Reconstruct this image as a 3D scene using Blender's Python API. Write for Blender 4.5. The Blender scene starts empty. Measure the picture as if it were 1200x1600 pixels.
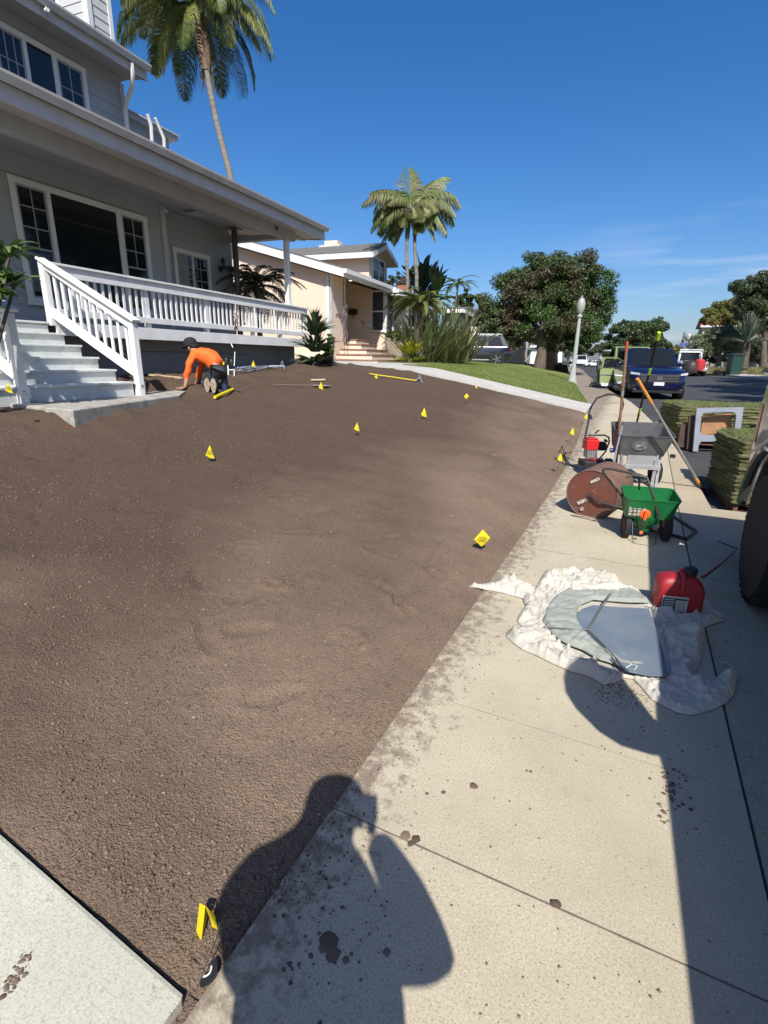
import bpy, bmesh, math, random
import numpy as np
from mathutils import Vector, Matrix, noise
random.seed(7); RNG = np.random.default_rng(7)
SC = bpy.context.scene; COL = SC.collection; R_ = math.radians
# ------------------------------------------------------------------ camera
F, PITCH, ROLL, YAW, H = 795., R_(16.9), R_(1.0), R_(25.7), 1.6
_fh = np.array([-math.sin(YAW), math.cos(YAW), 0]); _r0 = np.array([math.cos(YAW), math.sin(YAW), 0]); _up = np.array([0, 0, 1.])
FW = _fh*math.cos(PITCH)-_up*math.sin(PITCH); _dn = -(_up*math.cos(PITCH)+_fh*math.sin(PITCH))
RT = math.cos(ROLL)*_r0-math.sin(ROLL)*_dn; DN = math.sin(ROLL)*_r0+math.cos(ROLL)*_dn
CO = np.array([0, 0, H])
cd = bpy.data.cameras.new("camera"); cam = bpy.data.objects.new("camera", cd); COL.objects.link(cam)
m = Matrix.Identity(4)
for i in range(3):
    m[i][0] = RT[i]; m[i][1] = -DN[i]; m[i][2] = -FW[i]; m[i][3] = CO[i]
cam.matrix_world = m; cd.sensor_fit = 'HORIZONTAL'; cd.sensor_width = 36; cd.lens = F/1200*36; cd.clip_start = .02; cd.clip_end = 2000
SC.camera = cam
# ------------------------------------------------------------------ sky, sun
SUN_AZ, SUN_EL = R_(27), R_(46.2)      # light travels to -x, +y
w = bpy.data.worlds.new("World"); SC.world = w; w.use_nodes = True; nt = w.node_tree; nt.nodes.clear()
out = nt.nodes.new('ShaderNodeOutputWorld'); bg = nt.nodes.new('ShaderNodeBackground'); sky = nt.nodes.new('ShaderNodeTexSky')
sky.sky_type = 'NISHITA'; sky.sun_disc = False; sky.sun_elevation = SUN_EL; sky.sun_rotation = R_(180)-SUN_AZ
sky.air_density = 1.0; sky.dust_density = 1.6; sky.ozone_density = 4.5; sky.altitude = 50
bg.inputs[1].default_value = 0.105
hs = nt.nodes.new('ShaderNodeHueSaturation'); hs.inputs['Saturation'].default_value = 1.3
# thin cirrus low over the street
tc = nt.nodes.new('ShaderNodeTexCoord'); mp = nt.nodes.new('ShaderNodeMapping'); mp.inputs['Scale'].default_value = (2.2, 2.2, 22); mp.inputs['Rotation'].default_value = (0, .05, 0)
nz = nt.nodes.new('ShaderNodeTexNoise'); nz.inputs['Scale'].default_value = 1.6; nz.inputs['Detail'].default_value = 5; nz.inputs['Roughness'].default_value = .55
cr = nt.nodes.new('ShaderNodeMapRange'); cr.inputs[1].default_value = .5; cr.inputs[2].default_value = .78; cr.inputs[3].default_value = 0; cr.inputs[4].default_value = .7
sp = nt.nodes.new('ShaderNodeSeparateXYZ'); el = nt.nodes.new('ShaderNodeMapRange'); el.inputs[1].default_value = .24; el.inputs[2].default_value = .12
sx = nt.nodes.new('ShaderNodeMapRange'); sx.inputs[1].default_value = -.22; sx.inputs[2].default_value = .05
mu = nt.nodes.new('ShaderNodeMath'); mu.operation = 'MULTIPLY'; mu2 = nt.nodes.new('ShaderNodeMath'); mu2.operation = 'MULTIPLY'
mx = nt.nodes.new('ShaderNodeMixRGB'); mx.inputs[2].default_value = (5.2, 5.9, 7.0, 1)
L = nt.links.new
L(tc.outputs['Generated'], mp.inputs[0]); L(mp.outputs[0], nz.inputs[0]); L(nz.outputs[0], cr.inputs[0]); L(tc.outputs['Generated'], sp.inputs[0])
L(sp.outputs[2], el.inputs[0]); L(sp.outputs[0], sx.inputs[0]); L(cr.outputs[0], mu.inputs[0]); L(el.outputs[0], mu.inputs[1]); L(mu.outputs[0], mu2.inputs[0]); L(sx.outputs[0], mu2.inputs[1])
tn = nt.nodes.new('ShaderNodeMixRGB'); tn.blend_type = 'MULTIPLY'; tn.inputs[0].default_value = 1; tn.inputs[2].default_value = (.94, .93, 1.03, 1)
L(sky.outputs[0], hs.inputs['Color']); L(hs.outputs[0], tn.inputs[1]); L(tn.outputs[0], mx.inputs[1]); L(mu2.outputs[0], mx.inputs[0]); L(mx.outputs[0], bg.inputs[0]); L(bg.outputs[0], out.inputs[0])
sl = bpy.data.lights.new("sun", 'SUN'); so = bpy.data.objects.new("sun", sl); COL.objects.link(so)
sl.energy = 4.8; sl.angle = R_(.53); sl.color = (1, .965, .90)
dv = Vector((-math.sin(SUN_AZ)*math.cos(SUN_EL), math.cos(SUN_AZ)*math.cos(SUN_EL), -math.sin(SUN_EL)))
so.rotation_euler = dv.to_track_quat('-Z', 'Y').to_euler()
vs = SC.view_settings; vs.view_transform = 'Standard'; vs.look = 'None'; vs.exposure = 0.4; vs.gamma = 1; vs.use_curve_mapping = False
# ------------------------------------------------------------------ places
def ray(x, y): return FW+RT*(x-600)/F+DN*(y-800)/F
def at(x, y, d): return CO+ray(x, y)*d
def pz(x, y, z=0.): r = ray(x, y); return CO+r*((z-H)/r[2])
def interp(tab, v): return float(np.interp(v, [a for a, b in tab], [b for a, b in tab]))
ET = [(-40, -.78), (7.6, -.8), (10, -.88), (13.3, -1.05), (15.6, -1.2), (20, -1.85), (26, -2.67), (39, -4.4), (53, -6.3), (70, -9.3), (100, -16), (130, -24)]
KT = [(-40, .95), (6.5, .93), (8, .87), (10.4, .71), (12.9, .4), (15, .12), (17, -.16), (20.2, -.74), (25.6, -1.51), (36.2, -2.98), (53, -5.0), (70, -7.9), (100, -14.4), (130, -22)]
RK = [(-40, 9.6), (20, 9.6), (30, 9.2), (38, 8.0), (45.7, 6.2), (52, 4.9), (62, 3), (80, -1.), (100, -6.5), (130, -14)]
def eY(Y): return interp(ET, Y)
def kY(Y): return interp(KT, Y)
def rkY(Y): return interp(RK, Y)
def s(Y):
    if Y < 4: return 0.
    if Y < 19:
        t = (Y-4)/15; return .45*t*t*(3-2*t)+.05*t
    return .5+.009*(Y-19)
def rise(u):
    if u <= 0: return 0.
    if u < 5.8: return .185*u
    return 1.073+.05*min(u-5.8, 9)
def g(X, Y):
    v = s(Y)+rise(eY(Y)-X)
    return v if v < 1.25 else 1.25+(v-1.25)*.35
def roadz(X, Y):
    return s(Y)-.13+max(0., X-3)*.012
def ghit(x, y, fn=g, off=0.):
    r = ray(x, y); t = .5
    while t < 200:
        p = CO+r*t
        if p[2] < fn(p[0], p[1])+off: return p, t
        t += .01 if t < 20 else .05
    return CO+r*100, 100
# ------------------------------------------------------------------ materials
def M(name, col, rough=.7, col2=None, scale=4., detail=4., mid=(.35, .65), metal=0., bump=None, spec=.5, coat=0., island=0., trans=0., stretch=None, dirt=None, emit=None, alpha=None):
    m = bpy.data.materials.new(name); m.use_nodes = True; t = m.node_tree; b = t.nodes['Principled BSDF']
    b.inputs['Roughness'].default_value = rough; b.inputs['Metallic'].default_value = metal; b.inputs['Specular IOR Level'].default_value = spec
    b.inputs['Coat Weight'].default_value = coat; b.inputs['Coat Roughness'].default_value = .04
    c = None
    tc = t.nodes.new('ShaderNodeTexCoord'); src = tc.outputs['Object']
    if stretch:
        mp = t.nodes.new('ShaderNodeMapping'); mp.inputs['Scale'].default_value = stretch; t.links.new(src, mp.inputs[0]); src = mp.outputs[0]
    b.inputs['Base Color'].default_value = (*col, 1)
    if col2:
        n = t.nodes.new('ShaderNodeTexNoise'); n.inputs['Scale'].default_value = scale; n.inputs['Detail'].default_value = detail; n.inputs['Roughness'].default_value = .62
        r = t.nodes.new('ShaderNodeMapRange'); r.inputs[1].default_value, r.inputs[2].default_value = mid
        x = t.nodes.new('ShaderNodeMixRGB'); x.inputs[1].default_value = (*col, 1); x.inputs[2].default_value = (*col2, 1)
        t.links.new(src, n.inputs[0]); t.links.new(n.outputs[0], r.inputs[0]); t.links.new(r.outputs[0], x.inputs[0]); c = x.outputs[0]
    if dirt:   # (colour, scale, lo, hi, amount)
        n = t.nodes.new('ShaderNodeTexNoise'); n.inputs['Scale'].default_value = dirt[1]; n.inputs['Detail'].default_value = 8; n.inputs['Roughness'].default_value = .7
        r = t.nodes.new('ShaderNodeMapRange'); r.inputs[1].default_value = dirt[2]; r.inputs[2].default_value = dirt[3]; r.inputs[4].default_value = dirt[4]
        x = t.nodes.new('ShaderNodeMixRGB'); x.inputs[2].default_value = (*dirt[0], 1)
        if c: t.links.new(c, x.inputs[1])
        else: x.inputs[1].default_value = (*col, 1)
        t.links.new(src, n.inputs[0]); t.links.new(n.outputs[0], r.inputs[0]); t.links.new(r.outputs[0], x.inputs[0]); c = x.outputs[0]
    if island:
        gi = t.nodes.new('ShaderNodeNewGeometry'); hv = t.nodes.new('ShaderNodeHueSaturation'); r = t.nodes.new('ShaderNodeMapRange')
        r.inputs[3].default_value = 1-island; r.inputs[4].default_value = 1+island
        r2 = t.nodes.new('ShaderNodeMapRange'); r2.inputs[3].default_value = .5-island*.05; r2.inputs[4].default_value = .5+island*.03
        t.links.new(gi.outputs['Random Per Island'], r.inputs[0]); t.links.new(r.outputs[0], hv.inputs['Value']); t.links.new(gi.outputs['Random Per Island'], r2.inputs[0]); t.links.new(r2.outputs[0], hv.inputs['Hue'])
        if c: t.links.new(c, hv.inputs['Color'])
        else: hv.inputs['Color'].default_value = (*col, 1)
        c = hv.outputs[0]
    if c: t.links.new(c, b.inputs['Base Color'])
    if bump:
        n = t.nodes.new('ShaderNodeTexNoise'); n.inputs['Scale'].default_value = bump[0]; n.inputs['Detail'].default_value = 6; n.inputs['Roughness'].default_value = .65
        bp = t.nodes.new('ShaderNodeBump'); bp.inputs['Strength'].default_value = bump[1]; bp.inputs['Distance'].default_value = bump[2]
        t.links.new(src, n.inputs[0]); t.links.new(n.outputs[0], bp.inputs['Height']); t.links.new(bp.outputs[0], b.inputs['Normal'])
    if trans:
        tr = t.nodes.new('ShaderNodeBsdfTranslucent'); ms = t.nodes.new('ShaderNodeMixShader'); ms.inputs[0].default_value = trans
        o = t.nodes['Material Output']
        if c: t.links.new(c, tr.inputs[0])
        else: tr.inputs[0].default_value = (*col, 1)
        t.links.new(b.outputs[0], ms.inputs[1]); t.links.new(tr.outputs[0], ms.inputs[2]); t.links.new(ms.outputs[0], o.inputs[0])
    if emit: b.inputs['Emission Color'].default_value = (*emit[0], 1); b.inputs['Emission Strength'].default_value = emit[1]
    return m
def nodes(m): return m.node_tree, m.node_tree.nodes['Principled BSDF']
# ------------------------------------------------------------------ mesh builder
class MB:
    def __init__(s_): s_.v = []; s_.f = []
    def add(s_, vs, fs):
        b = len(s_.v); s_.v += [tuple(map(float, p)) for p in vs]; s_.f += [tuple(b+i for i in q) for q in fs]; return s_
    def box(s_, x0, x1, y0, y1, z0, z1):
        x0, x1 = sorted((x0, x1)); y0, y1 = sorted((y0, y1)); z0, z1 = sorted((z0, z1))
        return s_.add([(x0, y0, z0), (x1, y0, z0), (x1, y1, z0), (x0, y1, z0), (x0, y0, z1), (x1, y0, z1), (x1, y1, z1), (x0, y1, z1)],
                      [(0, 3, 2, 1), (4, 5, 6, 7), (0, 1, 5, 4), (1, 2, 6, 5), (2, 3, 7, 6), (3, 0, 4, 7)])
    def bar(s_, p, q, w, h, up=(0, 0, 1)):
        p = Vector(p); q = Vector(q); d = (q-p).normalized(); u = Vector(up); sd = d.cross(u).normalized(); uu = sd.cross(d).normalized()
        vs = []
        for c in (p, q):
            for a, b in ((-1, -1), (1, -1), (1, 1), (-1, 1)): vs.append(c+sd*a*w/2+uu*b*h/2)
        return s_.add(vs, [(0, 1, 2, 3), (7, 6, 5, 4), (0, 4, 5, 1), (1, 5, 6, 2), (2, 6, 7, 3), (3, 7, 4, 0)])
    def tube(s_, pts, r, n=8, cap=True):
        pts = [Vector(p) for p in pts]; k = len(pts); rr = r if isinstance(r, (list, tuple)) else [r]*k
        vs = []; fs = []; pu = None
        for i, p in enumerate(pts):
            d = (pts[min(i+1, k-1)]-pts[max(i-1, 0)]).normalized()
            if pu is None: pu = d.orthogonal().normalized()
            else: pu = (pu-d*pu.dot(d)); pu = pu.normalized() if pu.length > 1e-6 else d.orthogonal().normalized()
            b = d.cross(pu)
            for j in range(n):
                a = 2*math.pi*j/n; vs.append(p+(pu*math.cos(a)+b*math.sin(a))*rr[i])
        for i in range(k-1):
            for j in range(n): fs.append((i*n+j, i*n+(j+1) % n, (i+1)*n+(j+1) % n, (i+1)*n+j))
        if cap: fs += [tuple(range(n))[::-1], tuple((k-1)*n+j for j in range(n))]
        return s_.add(vs, fs)
    def lathe(s_, c, prof, axis=(0, 0, 1), n=20, ref=None):
        ax = Vector(axis).normalized(); u = Vector(ref) if ref else ax.orthogonal().normalized(); v = ax.cross(u); c = Vector(c)
        vs = []; fs = []; k = len(prof)
        for r, h in prof:
            for j in range(n):
                a = 2*math.pi*j/n; vs.append(c+ax*h+(u*math.cos(a)+v*math.sin(a))*r)
        for i in range(k-1):
            for j in range(n): fs.append((i*n+j, i*n+(j+1) % n, (i+1)*n+(j+1) % n, (i+1)*n+j))
        fs += [tuple(range(n))[::-1], tuple((k-1)*n+j for j in range(n))]
        return s_.add(vs, fs)
    def prism(s_, poly, d):           # poly: list of 3D points (planar), extruded by vector d
        n = len(poly); d = Vector(d); a = [Vector(p) for p in poly]
        return s_.add(a+[p+d for p in a], [tuple(range(n))[::-1], tuple(range(n, 2*n))]+[(i, (i+1) % n, n+(i+1) % n, n+i) for i in range(n)])
    def sphere(s_, c, r, n=10, k=7):
        rx, ry, rz = r if isinstance(r, (tuple, list)) else (r, r, r); vs = [(c[0], c[1], c[2]-rz)]; fs = []
        for i in range(1, k):
            a = -math.pi/2+math.pi*i/k
            for j in range(n):
                b = 2*math.pi*j/n; vs.append((c[0]+rx*math.cos(a)*math.cos(b), c[1]+ry*math.cos(a)*math.sin(b), c[2]+rz*math.sin(a)))
        vs.append((c[0], c[1], c[2]+rz))
        for j in range(n): fs.append((0, 1+(j+1) % n, 1+j)); fs.append((len(vs)-1, len(vs)-1-n+j, len(vs)-1-n+(j+1) % n))
        for i in range(k-2):
            for j in range(n): fs.append((1+i*n+j, 1+i*n+(j+1) % n, 1+(i+1)*n+(j+1) % n, 1+(i+1)*n+j))
        return s_.add(vs, fs)
    def build(s_, name, mat, parent=None, smooth=False, bevel=0, fix=True):
        me = bpy.data.meshes.new(name); me.from_pydata(s_.v, [], s_.f)
        if fix and len(s_.f) < 60000:
            bm = bmesh.new(); bm.from_mesh(me); bmesh.ops.recalc_face_normals(bm, faces=bm.faces)
            bm.to_mesh(me); bm.free()
        o = bpy.data.objects.new(name, me); COL.objects.link(o)
        if isinstance(mat, (list, tuple)):
            for q in mat: me.materials.append(q)
        else: me.materials.append(mat)
        if smooth:
            me.polygons.foreach_set('use_smooth', [True]*len(me.polygons)); me.set_sharp_from_angle(angle=R_(38 if smooth is True else smooth))
        if bevel:
            b = o.modifiers.new('bevel', 'BEVEL'); b.width = bevel; b.segments = 2; b.limit_method = 'ANGLE'; b.angle_limit = R_(40)
        if parent: o.parent = parent
        return o
def npmesh(name, V, Fq, mat, parent=None, smooth=False):
    """V (n,3) array, Fq (m,k) int array"""
    V = np.asarray(V, np.float32); Fq = np.asarray(Fq, np.int32); me = bpy.data.meshes.new(name); k = Fq.shape[1]
    me.vertices.add(len(V)); me.vertices.foreach_set('co', V.ravel()); me.loops.add(Fq.size); me.loops.foreach_set('vertex_index', Fq.ravel())
    me.polygons.add(len(Fq)); me.polygons.foreach_set('loop_start', np.arange(0, Fq.size, k, dtype=np.int32)); me.polygons.foreach_set('loop_total', np.full(len(Fq), k, np.int32))
    me.update(calc_edges=True); me.validate()
    if smooth: me.polygons.foreach_set('use_smooth', [True]*len(me.polygons))
    me.materials.append(mat); o = bpy.data.objects.new(name, me); COL.objects.link(o)
    if parent: o.parent = parent
    return o
def tag(o, label=None, cat=None, group=None, kind=None):
    if label: o['label'] = label
    if cat: o['category'] = cat
    if group: o['group'] = group
    if kind: o['kind'] = kind
    return o
def thing(name, label, cat, loc=(0, 0, 0), rz=0., group=None):
    o = bpy.data.objects.new(name, None); COL.objects.link(o); o.location = [float(a) for a in loc]; o.rotation_euler = (0, 0, rz); o.empty_display_size = .1
    return tag(o, label, cat, group)
def dup(root, loc, rz=0., label=None, scale=None):
    r = root.copy(); COL.objects.link(r); r.location = [float(a) for a in loc]; r.rotation_euler = (0, 0, rz)
    if label: r['label'] = label
    if scale: r.scale = (scale,)*3
    for c in list(root.children):
        d = c.copy(); COL.objects.link(d); d.parent = r
        for e in list(c.children):
            f = e.copy(); COL.objects.link(f); f.parent = d
    return r
class Fr:
    def __init__(s_, ox, oy, deg, oz=0.):
        a = R_(deg); s_.rz = a; s_.o = np.array([ox, oy, oz]); s_.n = np.array([math.cos(a), math.sin(a), 0]); s_.a = np.array([-math.sin(a), math.cos(a), 0])
    def loc(s_, p): v = np.array(p)-s_.o; return np.array([v@s_.n, v@s_.a, v[2]])
    def world(s_, p): return s_.o+s_.n*p[0]+s_.a*p[1]+np.array([0, 0, p[2]])
    def ix(s_, x, y, c): r = ray(x, y); return s_.loc(CO+r*((c-(CO-s_.o)@s_.n)/(r@s_.n)))
    def iy(s_, x, y, c): r = ray(x, y); return s_.loc(CO+r*((c-(CO-s_.o)@s_.a)/(r@s_.a)))
    
def _iz(s_, x, y, c): return s_.loc(pz(x, y, c))
Fr.iz = _iz
def textmesh(body, size, name, mat, parent, mw, depth=.004):
    cu = bpy.data.curves.new('txt', 'FONT'); cu.body = body; cu.size = size; cu.extrude = depth; cu.align_x = 'CENTER'; cu.align_y = 'CENTER'
    o = bpy.data.objects.new('txt', cu); me = bpy.data.meshes.new_from_object(o); bpy.data.objects.remove(o); bpy.data.curves.remove(cu)
    me.name = name; me.materials.clear(); me.materials.append(mat); q = bpy.data.objects.new(name, me); COL.objects.link(q); q.parent = parent; q.matrix_local = mw; return q
def basis(o, x, y, z): # matrix from columns
    mm = Matrix.Identity(4)
    for i in range(3): mm[i][0] = x[i]; mm[i][1] = y[i]; mm[i][2] = z[i]; mm[i][3] = o[i]
    return mm
# ================================================================== setting
def nfb(x, y, sc, oct=4, z=0.): return noise.fractal(Vector((x*sc, y*sc, z)), 1., 2., oct)
def concrete(name, c1, c2, dirtcol=(.17, .125, .09), groove=True, edge=True):
    m = M(name, c1, .85, c2, 1.6, 6, (.3, .7), bump=(160, .35, .004)); t, b = nodes(m); N = t.nodes.new; K = t.links.new
    tc = N('ShaderNodeTexCoord'); sp = N('ShaderNodeSeparateXYZ'); K(tc.outputs['Object'], sp.inputs[0])
    cur = b.inputs['Base Color'].links[0].from_socket
    def mix(fac, col, cur, amount=1.):
        x = N('ShaderNodeMixRGB'); x.inputs[2].default_value = (*col, 1); K(cur, x.inputs[1])
        if amount != 1.:
            q = N('ShaderNodeMath'); q.operation = 'MULTIPLY'; q.inputs[1].default_value = amount; K(fac, q.inputs[0]); fac = q.outputs[0]
        K(fac, x.inputs[0]); return x.outputs[0]
    def noi(sc, lo, hi, det=6, rough=.6):
        n = N('ShaderNodeTexNoise'); n.inputs['Scale'].default_value = sc; n.inputs['Detail'].default_value = det; n.inputs['Roughness'].default_value = rough; K(tc.outputs['Object'], n.inputs[0])
        r = N('ShaderNodeMapRange'); r.inputs[1].default_value = lo; r.inputs[2].default_value = hi; K(n.outputs[0], r.inputs[0]); return r.outputs[0]
    def mul(a, c):
        q = N('ShaderNodeMath'); q.operation = 'MULTIPLY'; K(a, q.inputs[0])
        if isinstance(c, float): q.inputs[1].default_value = c
        else: K(c, q.inputs[1])
        return q.outputs[0]
    # sand grain and aggregate
    cur = mix(noi(150, .50, .64, 3), tuple(a*.5 for a in c1), cur, .6)
    cur = mix(noi(110, .56, .68, 3), (.68, .62, .5), cur, .5)
    cur = mix(noi(.9, .45, .7, 4), tuple(a*.78 for a in c1), cur, .55)
    cur = mix(noi(9, .55, .75, 8, .75), tuple(a*.7 for a in c1), cur, .5)
    # sparse dark drips
    vo = N('ShaderNodeTexVoronoi'); vo.inputs['Scale'].default_value = 7.; vo.inputs['Randomness'].default_value = 1; 
    ns = N('ShaderNodeTexNoise'); ns.inputs['Scale'].default_value = 30; K(tc.outputs['Object'], ns.inputs[0])
    ad = N('ShaderNodeMixRGB'); ad.inputs[0].default_value = .03; K(tc.outputs['Object'], ad.inputs[1]); K(ns.outputs['Color'], ad.inputs[2]); K(ad.outputs[0], vo.inputs['Vector'])
    r = N('ShaderNodeMapRange'); r.inputs[1].default_value = .085; r.inputs[2].default_value = .065; K(vo.outputs['Distance'], r.inputs[0])
    cur = mix(mul(mul(r.outputs[0], noi(1.3, .5, .6)), .75), (.07, .05, .035), cur)
    cur = mix(mul(noi(28, .62, .68, 5, .7), noi(1.1, .5, .62)), dirtcol, cur, .7)
    if edge:
        e = N('ShaderNodeMapRange'); e.inputs[1].default_value = -.25; e.inputs[2].default_value = -.85; K(sp.outputs[0], e.inputs[0])
        a = N('ShaderNodeMath'); a.operation = 'ADD'; 
        n1 = N('ShaderNodeTexNoise'); n1.inputs['Scale'].default_value = 14; n1.inputs['Detail'].default_value = 8; n1.inputs['Roughness'].default_value = .72; K(tc.outputs['Object'], n1.inputs[0])
        K(mul(e.outputs[0], .42), a.inputs[0]); K(n1.outputs[0], a.inputs[1])
        r = N('ShaderNodeMapRange'); r.inputs[1].default_value = .76; r.inputs[2].default_value = .9; K(a.outputs[0], r.inputs[0])
        cur = mix(r.outputs[0], dirtcol, cur, .8)
    if groove:
        def line(sock, per, off, w):
            a = N('ShaderNodeMath'); a.operation = 'ADD'; a.inputs[1].default_value = -off; K(sock, a.inputs[0])
            q = N('ShaderNodeMath'); q.operation = 'PINGPONG'; q.inputs[1].default_value = per/2; K(a.outputs[0], q.inputs[0])
            n1 = N('ShaderNodeTexNoise'); n1.inputs['Scale'].default_value = 12; n1.inputs['Detail'].default_value = 4; K(tc.outputs['Object'], n1.inputs[0])
            w2 = N('ShaderNodeMapRange'); w2.inputs[3].default_value = w*.1; w2.inputs[4].default_value = w*1.5; K(n1.outputs[0], w2.inputs[0])
            c = N('ShaderNodeMath'); c.operation = 'LESS_THAN'; K(q.outputs[0], c.inputs[0]); K(w2.outputs[0], c.inputs[1]); return c.outputs[0]
        cur = mix(line(sp.outputs[1], 3.12, 1.265, .0045), (.09, .07, .05), cur, .85)
        cur = mix(line(sp.outputs[1], .78, 1.265, .0035), (.16, .13, .10), cur, .45)
    K(cur, b.inputs['Base Color']); return m
m_side = concrete('sidewalk_concrete', (.45, .385, .27), (.53, .465, .335))
m_park = concrete('parkway_concrete', (.39, .325, .22), (.47, .395, .275), edge=False)
m_walk = concrete('walk_concrete', (.46, .45, .36), (.53, .52, .42), groove=False, edge=False)
m_new = M('kerb_concrete', (.5, .48, .44), .85, (.4, .38, .34), 3, 6, bump=(60, .3, .004), dirt=((.2, .17, .14), 2.5, .55, .72, .6), stretch=(1, 6, 1))
m_asph = M('asphalt', (.035, .036, .038), .9, (.055, .054, .052), 1.2, 8, bump=(90, .5, .006), dirt=((.13, .12, .1), 60, .6, .66, .5))
m_soil = M('soil', (.262, .190, .135), .97, (.158, .112, .078), .9, 8, (.36, .78), bump=(60, 1., .0095), dirt=((.33, .26, .2), 70, .56, .72, .6), spec=.15)
t, b = nodes(m_soil); N = t.nodes.new; K = t.links.new; tc = N('ShaderNodeTexCoord'); sp = N('ShaderNodeSeparateXYZ'); K(tc.outputs['Object'], sp.inputs[0])
n1 = N('ShaderNodeTexNoise'); n1.inputs['Scale'].default_value = .8; n1.inputs['Detail'].default_value = 6; K(tc.outputs['Object'], n1.inputs[0])
r0 = N('ShaderNodeMapRange'); r0.inputs[1].default_value = -.8; r0.inputs[2].default_value = -4.6; K(sp.outputs[0], r0.inputs[0]); a0 = N('ShaderNodeMath'); K(r0.outputs[0], a0.inputs[0]); K(n1.outputs[0], a0.inputs[1])
r1 = N('ShaderNodeMapRange'); r1.inputs[1].default_value = .62; r1.inputs[2].default_value = 1.15; r1.inputs[4].default_value = .85; K(a0.outputs[0], r1.inputs[0]); x = N('ShaderNodeMixRGB'); x.inputs[2].default_value = (.090, .060, .042, 1); K(b.inputs['Base Color'].links[0].from_socket, x.inputs[1]); K(r1.outputs[0], x.inputs[0]); K(x.outputs[0], b.inputs['Base Color'])
bp = b.inputs['Normal'].links[0].from_node; hn = bp.inputs['Height'].links[0].from_socket
def vor(sc):
    v = N('ShaderNodeTexVoronoi'); v.inputs['Scale'].default_value = sc; wv = N('ShaderNodeMixRGB'); wv.inputs[0].default_value = .025; n2 = N('ShaderNodeTexNoise'); n2.inputs['Scale'].default_value = 22; n2.inputs['Detail'].default_value = 4
    K(tc.outputs['Object'], n2.inputs[0]); K(tc.outputs['Object'], wv.inputs[1]); K(n2.outputs['Color'], wv.inputs[2]); K(wv.outputs[0], v.inputs['Vector']); return v.outputs['Distance']
def mth(op, a, c):
    q = N('ShaderNodeMath'); q.operation = op
    for i_, z_ in enumerate((a, c)):
        if isinstance(z_, (int, float)): q.inputs[i_].default_value = z_
        else: K(z_, q.inputs[i_])
    return q.outputs[0]
hh_ = mth('SUBTRACT', mth('MULTIPLY', hn, 1.0), mth('ADD', mth('MULTIPLY', vor(115.), .6), mth('MULTIPLY', vor(250.), .4))); K(hh_, bp.inputs['Height'])
# fine crevice shade between the crumbs, painted into the soil colour
cv = N('ShaderNodeMapRange'); cv.inputs[1].default_value = .55; cv.inputs[2].default_value = .95; cv.inputs[4].default_value = .42; K(vor(95.), cv.inputs[0]); x2 = N('ShaderNodeMixRGB'); x2.inputs[2].default_value = (.06, .042, .03, 1); K(x.outputs[0], x2.inputs[1]); K(cv.outputs[0], x2.inputs[0]); K(x2.outputs[0], b.inputs['Base Color'])
m_gnd = M('ground_earth', (.11, .1, .06), .95, (.07, .08, .035), .3, 6)
def strip(name, lf, rf, Ys, zf, mat, nx=2, skirt=.25, lo=0., parent=None):
    mb = MB(); P = []
    for Y in Ys:
        a, b = lf(Y), rf(Y)
        P.append([(a+(b-a)*i/(nx-1), Y, zf(a+(b-a)*i/(nx-1), Y)+lo) for i in range(nx)])
    vs = [p for r in P for p in r]; fs = []
    for j in range(len(Ys)-1):
        for i in range(nx-1): fs.append((j*nx+i, j*nx+i+1, (j+1)*nx+i+1, (j+1)*nx+i))
    n0 = len(vs)
    ring = [j*nx for j in range(len(Ys))]; ring2 = [j*nx+nx-1 for j in range(len(Ys))]
    for rg in (ring, ring2, list(range(nx)), list(range((len(Ys)-1)*nx, len(Ys)*nx))):
        b = len(vs); vs += [(vs[k][0], vs[k][1], vs[k][2]-skirt) for k in rg]
        for k in range(len(rg)-1): fs.append((rg[k], rg[k+1], b+k+1, b+k))
    mb.add(vs, fs); return mb.build(name, mat, parent)
YS = [-14, -10, -6, -3, -1, 0, 1, 2, 3, 4]+[4+.75*i for i in range(1, 60)]+[50+2.5*i for i in range(33)]
# one sheet to the horizon
xs = [-600, -300, -150, -80, -50, -30, -18, -12, -8, -5, -3, -1, 1, 3, 6, 10, 14, 20, 30, 50, 80, 150, 300, 600]
ys = [-200, -60, -20, -8, 0, 4, 8, 12, 16, 20, 26, 34, 44, 56, 70, 90, 120, 160, 220, 400, 900]
V = []
for Y in ys:
    for X in xs:
        Yc = min(Y, 130); z = (g(X, Yc) if X < eY(Yc) else s(Yc)-.13)-.33
        V.append((X, Y, z))
Fq = [(j*len(xs)+i, j*len(xs)+i+1, (j+1)*len(xs)+i+1, (j+1)*len(xs)+i) for j in range(len(ys)-1) for i in range(len(xs)-1)]
tag(npmesh('ground', V, Fq, m_gnd), kind='structure')
tag(strip('road', lambda Y: kY(Y)+.0, lambda Y: rkY(Y), YS, roadz, m_asph, 8), kind='structure')
tag(strip('sidewalk', eY, lambda Y: min(.588, kY(Y)) if Y < 11.2 else kY(Y), YS, lambda X, Y: s(Y), m_side, 4), kind='structure')
YP = [-14, -6, -2, 0, 2, 4, 6, 6.55]
tag(strip('parkway', lambda Y: .6, lambda Y: 3.4, YP, lambda X, Y: s(Y)-.004-max(0, X-1.6)*.055, m_park, 5), kind='structure')
tag(strip('kerb_strip', lambda Y: .6, lambda Y: max(.605, kY(Y)), [6.56+.4*i for i in range(13)], lambda X, Y: s(Y)-.004, m_park, 2), kind='structure')
tag(strip('far_verge', lambda Y: rkY(Y), lambda Y: rkY(Y)+1.8, YS, lambda X, Y: roadz(X, Y)+.13, m_new, 2), kind='structure')
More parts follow.
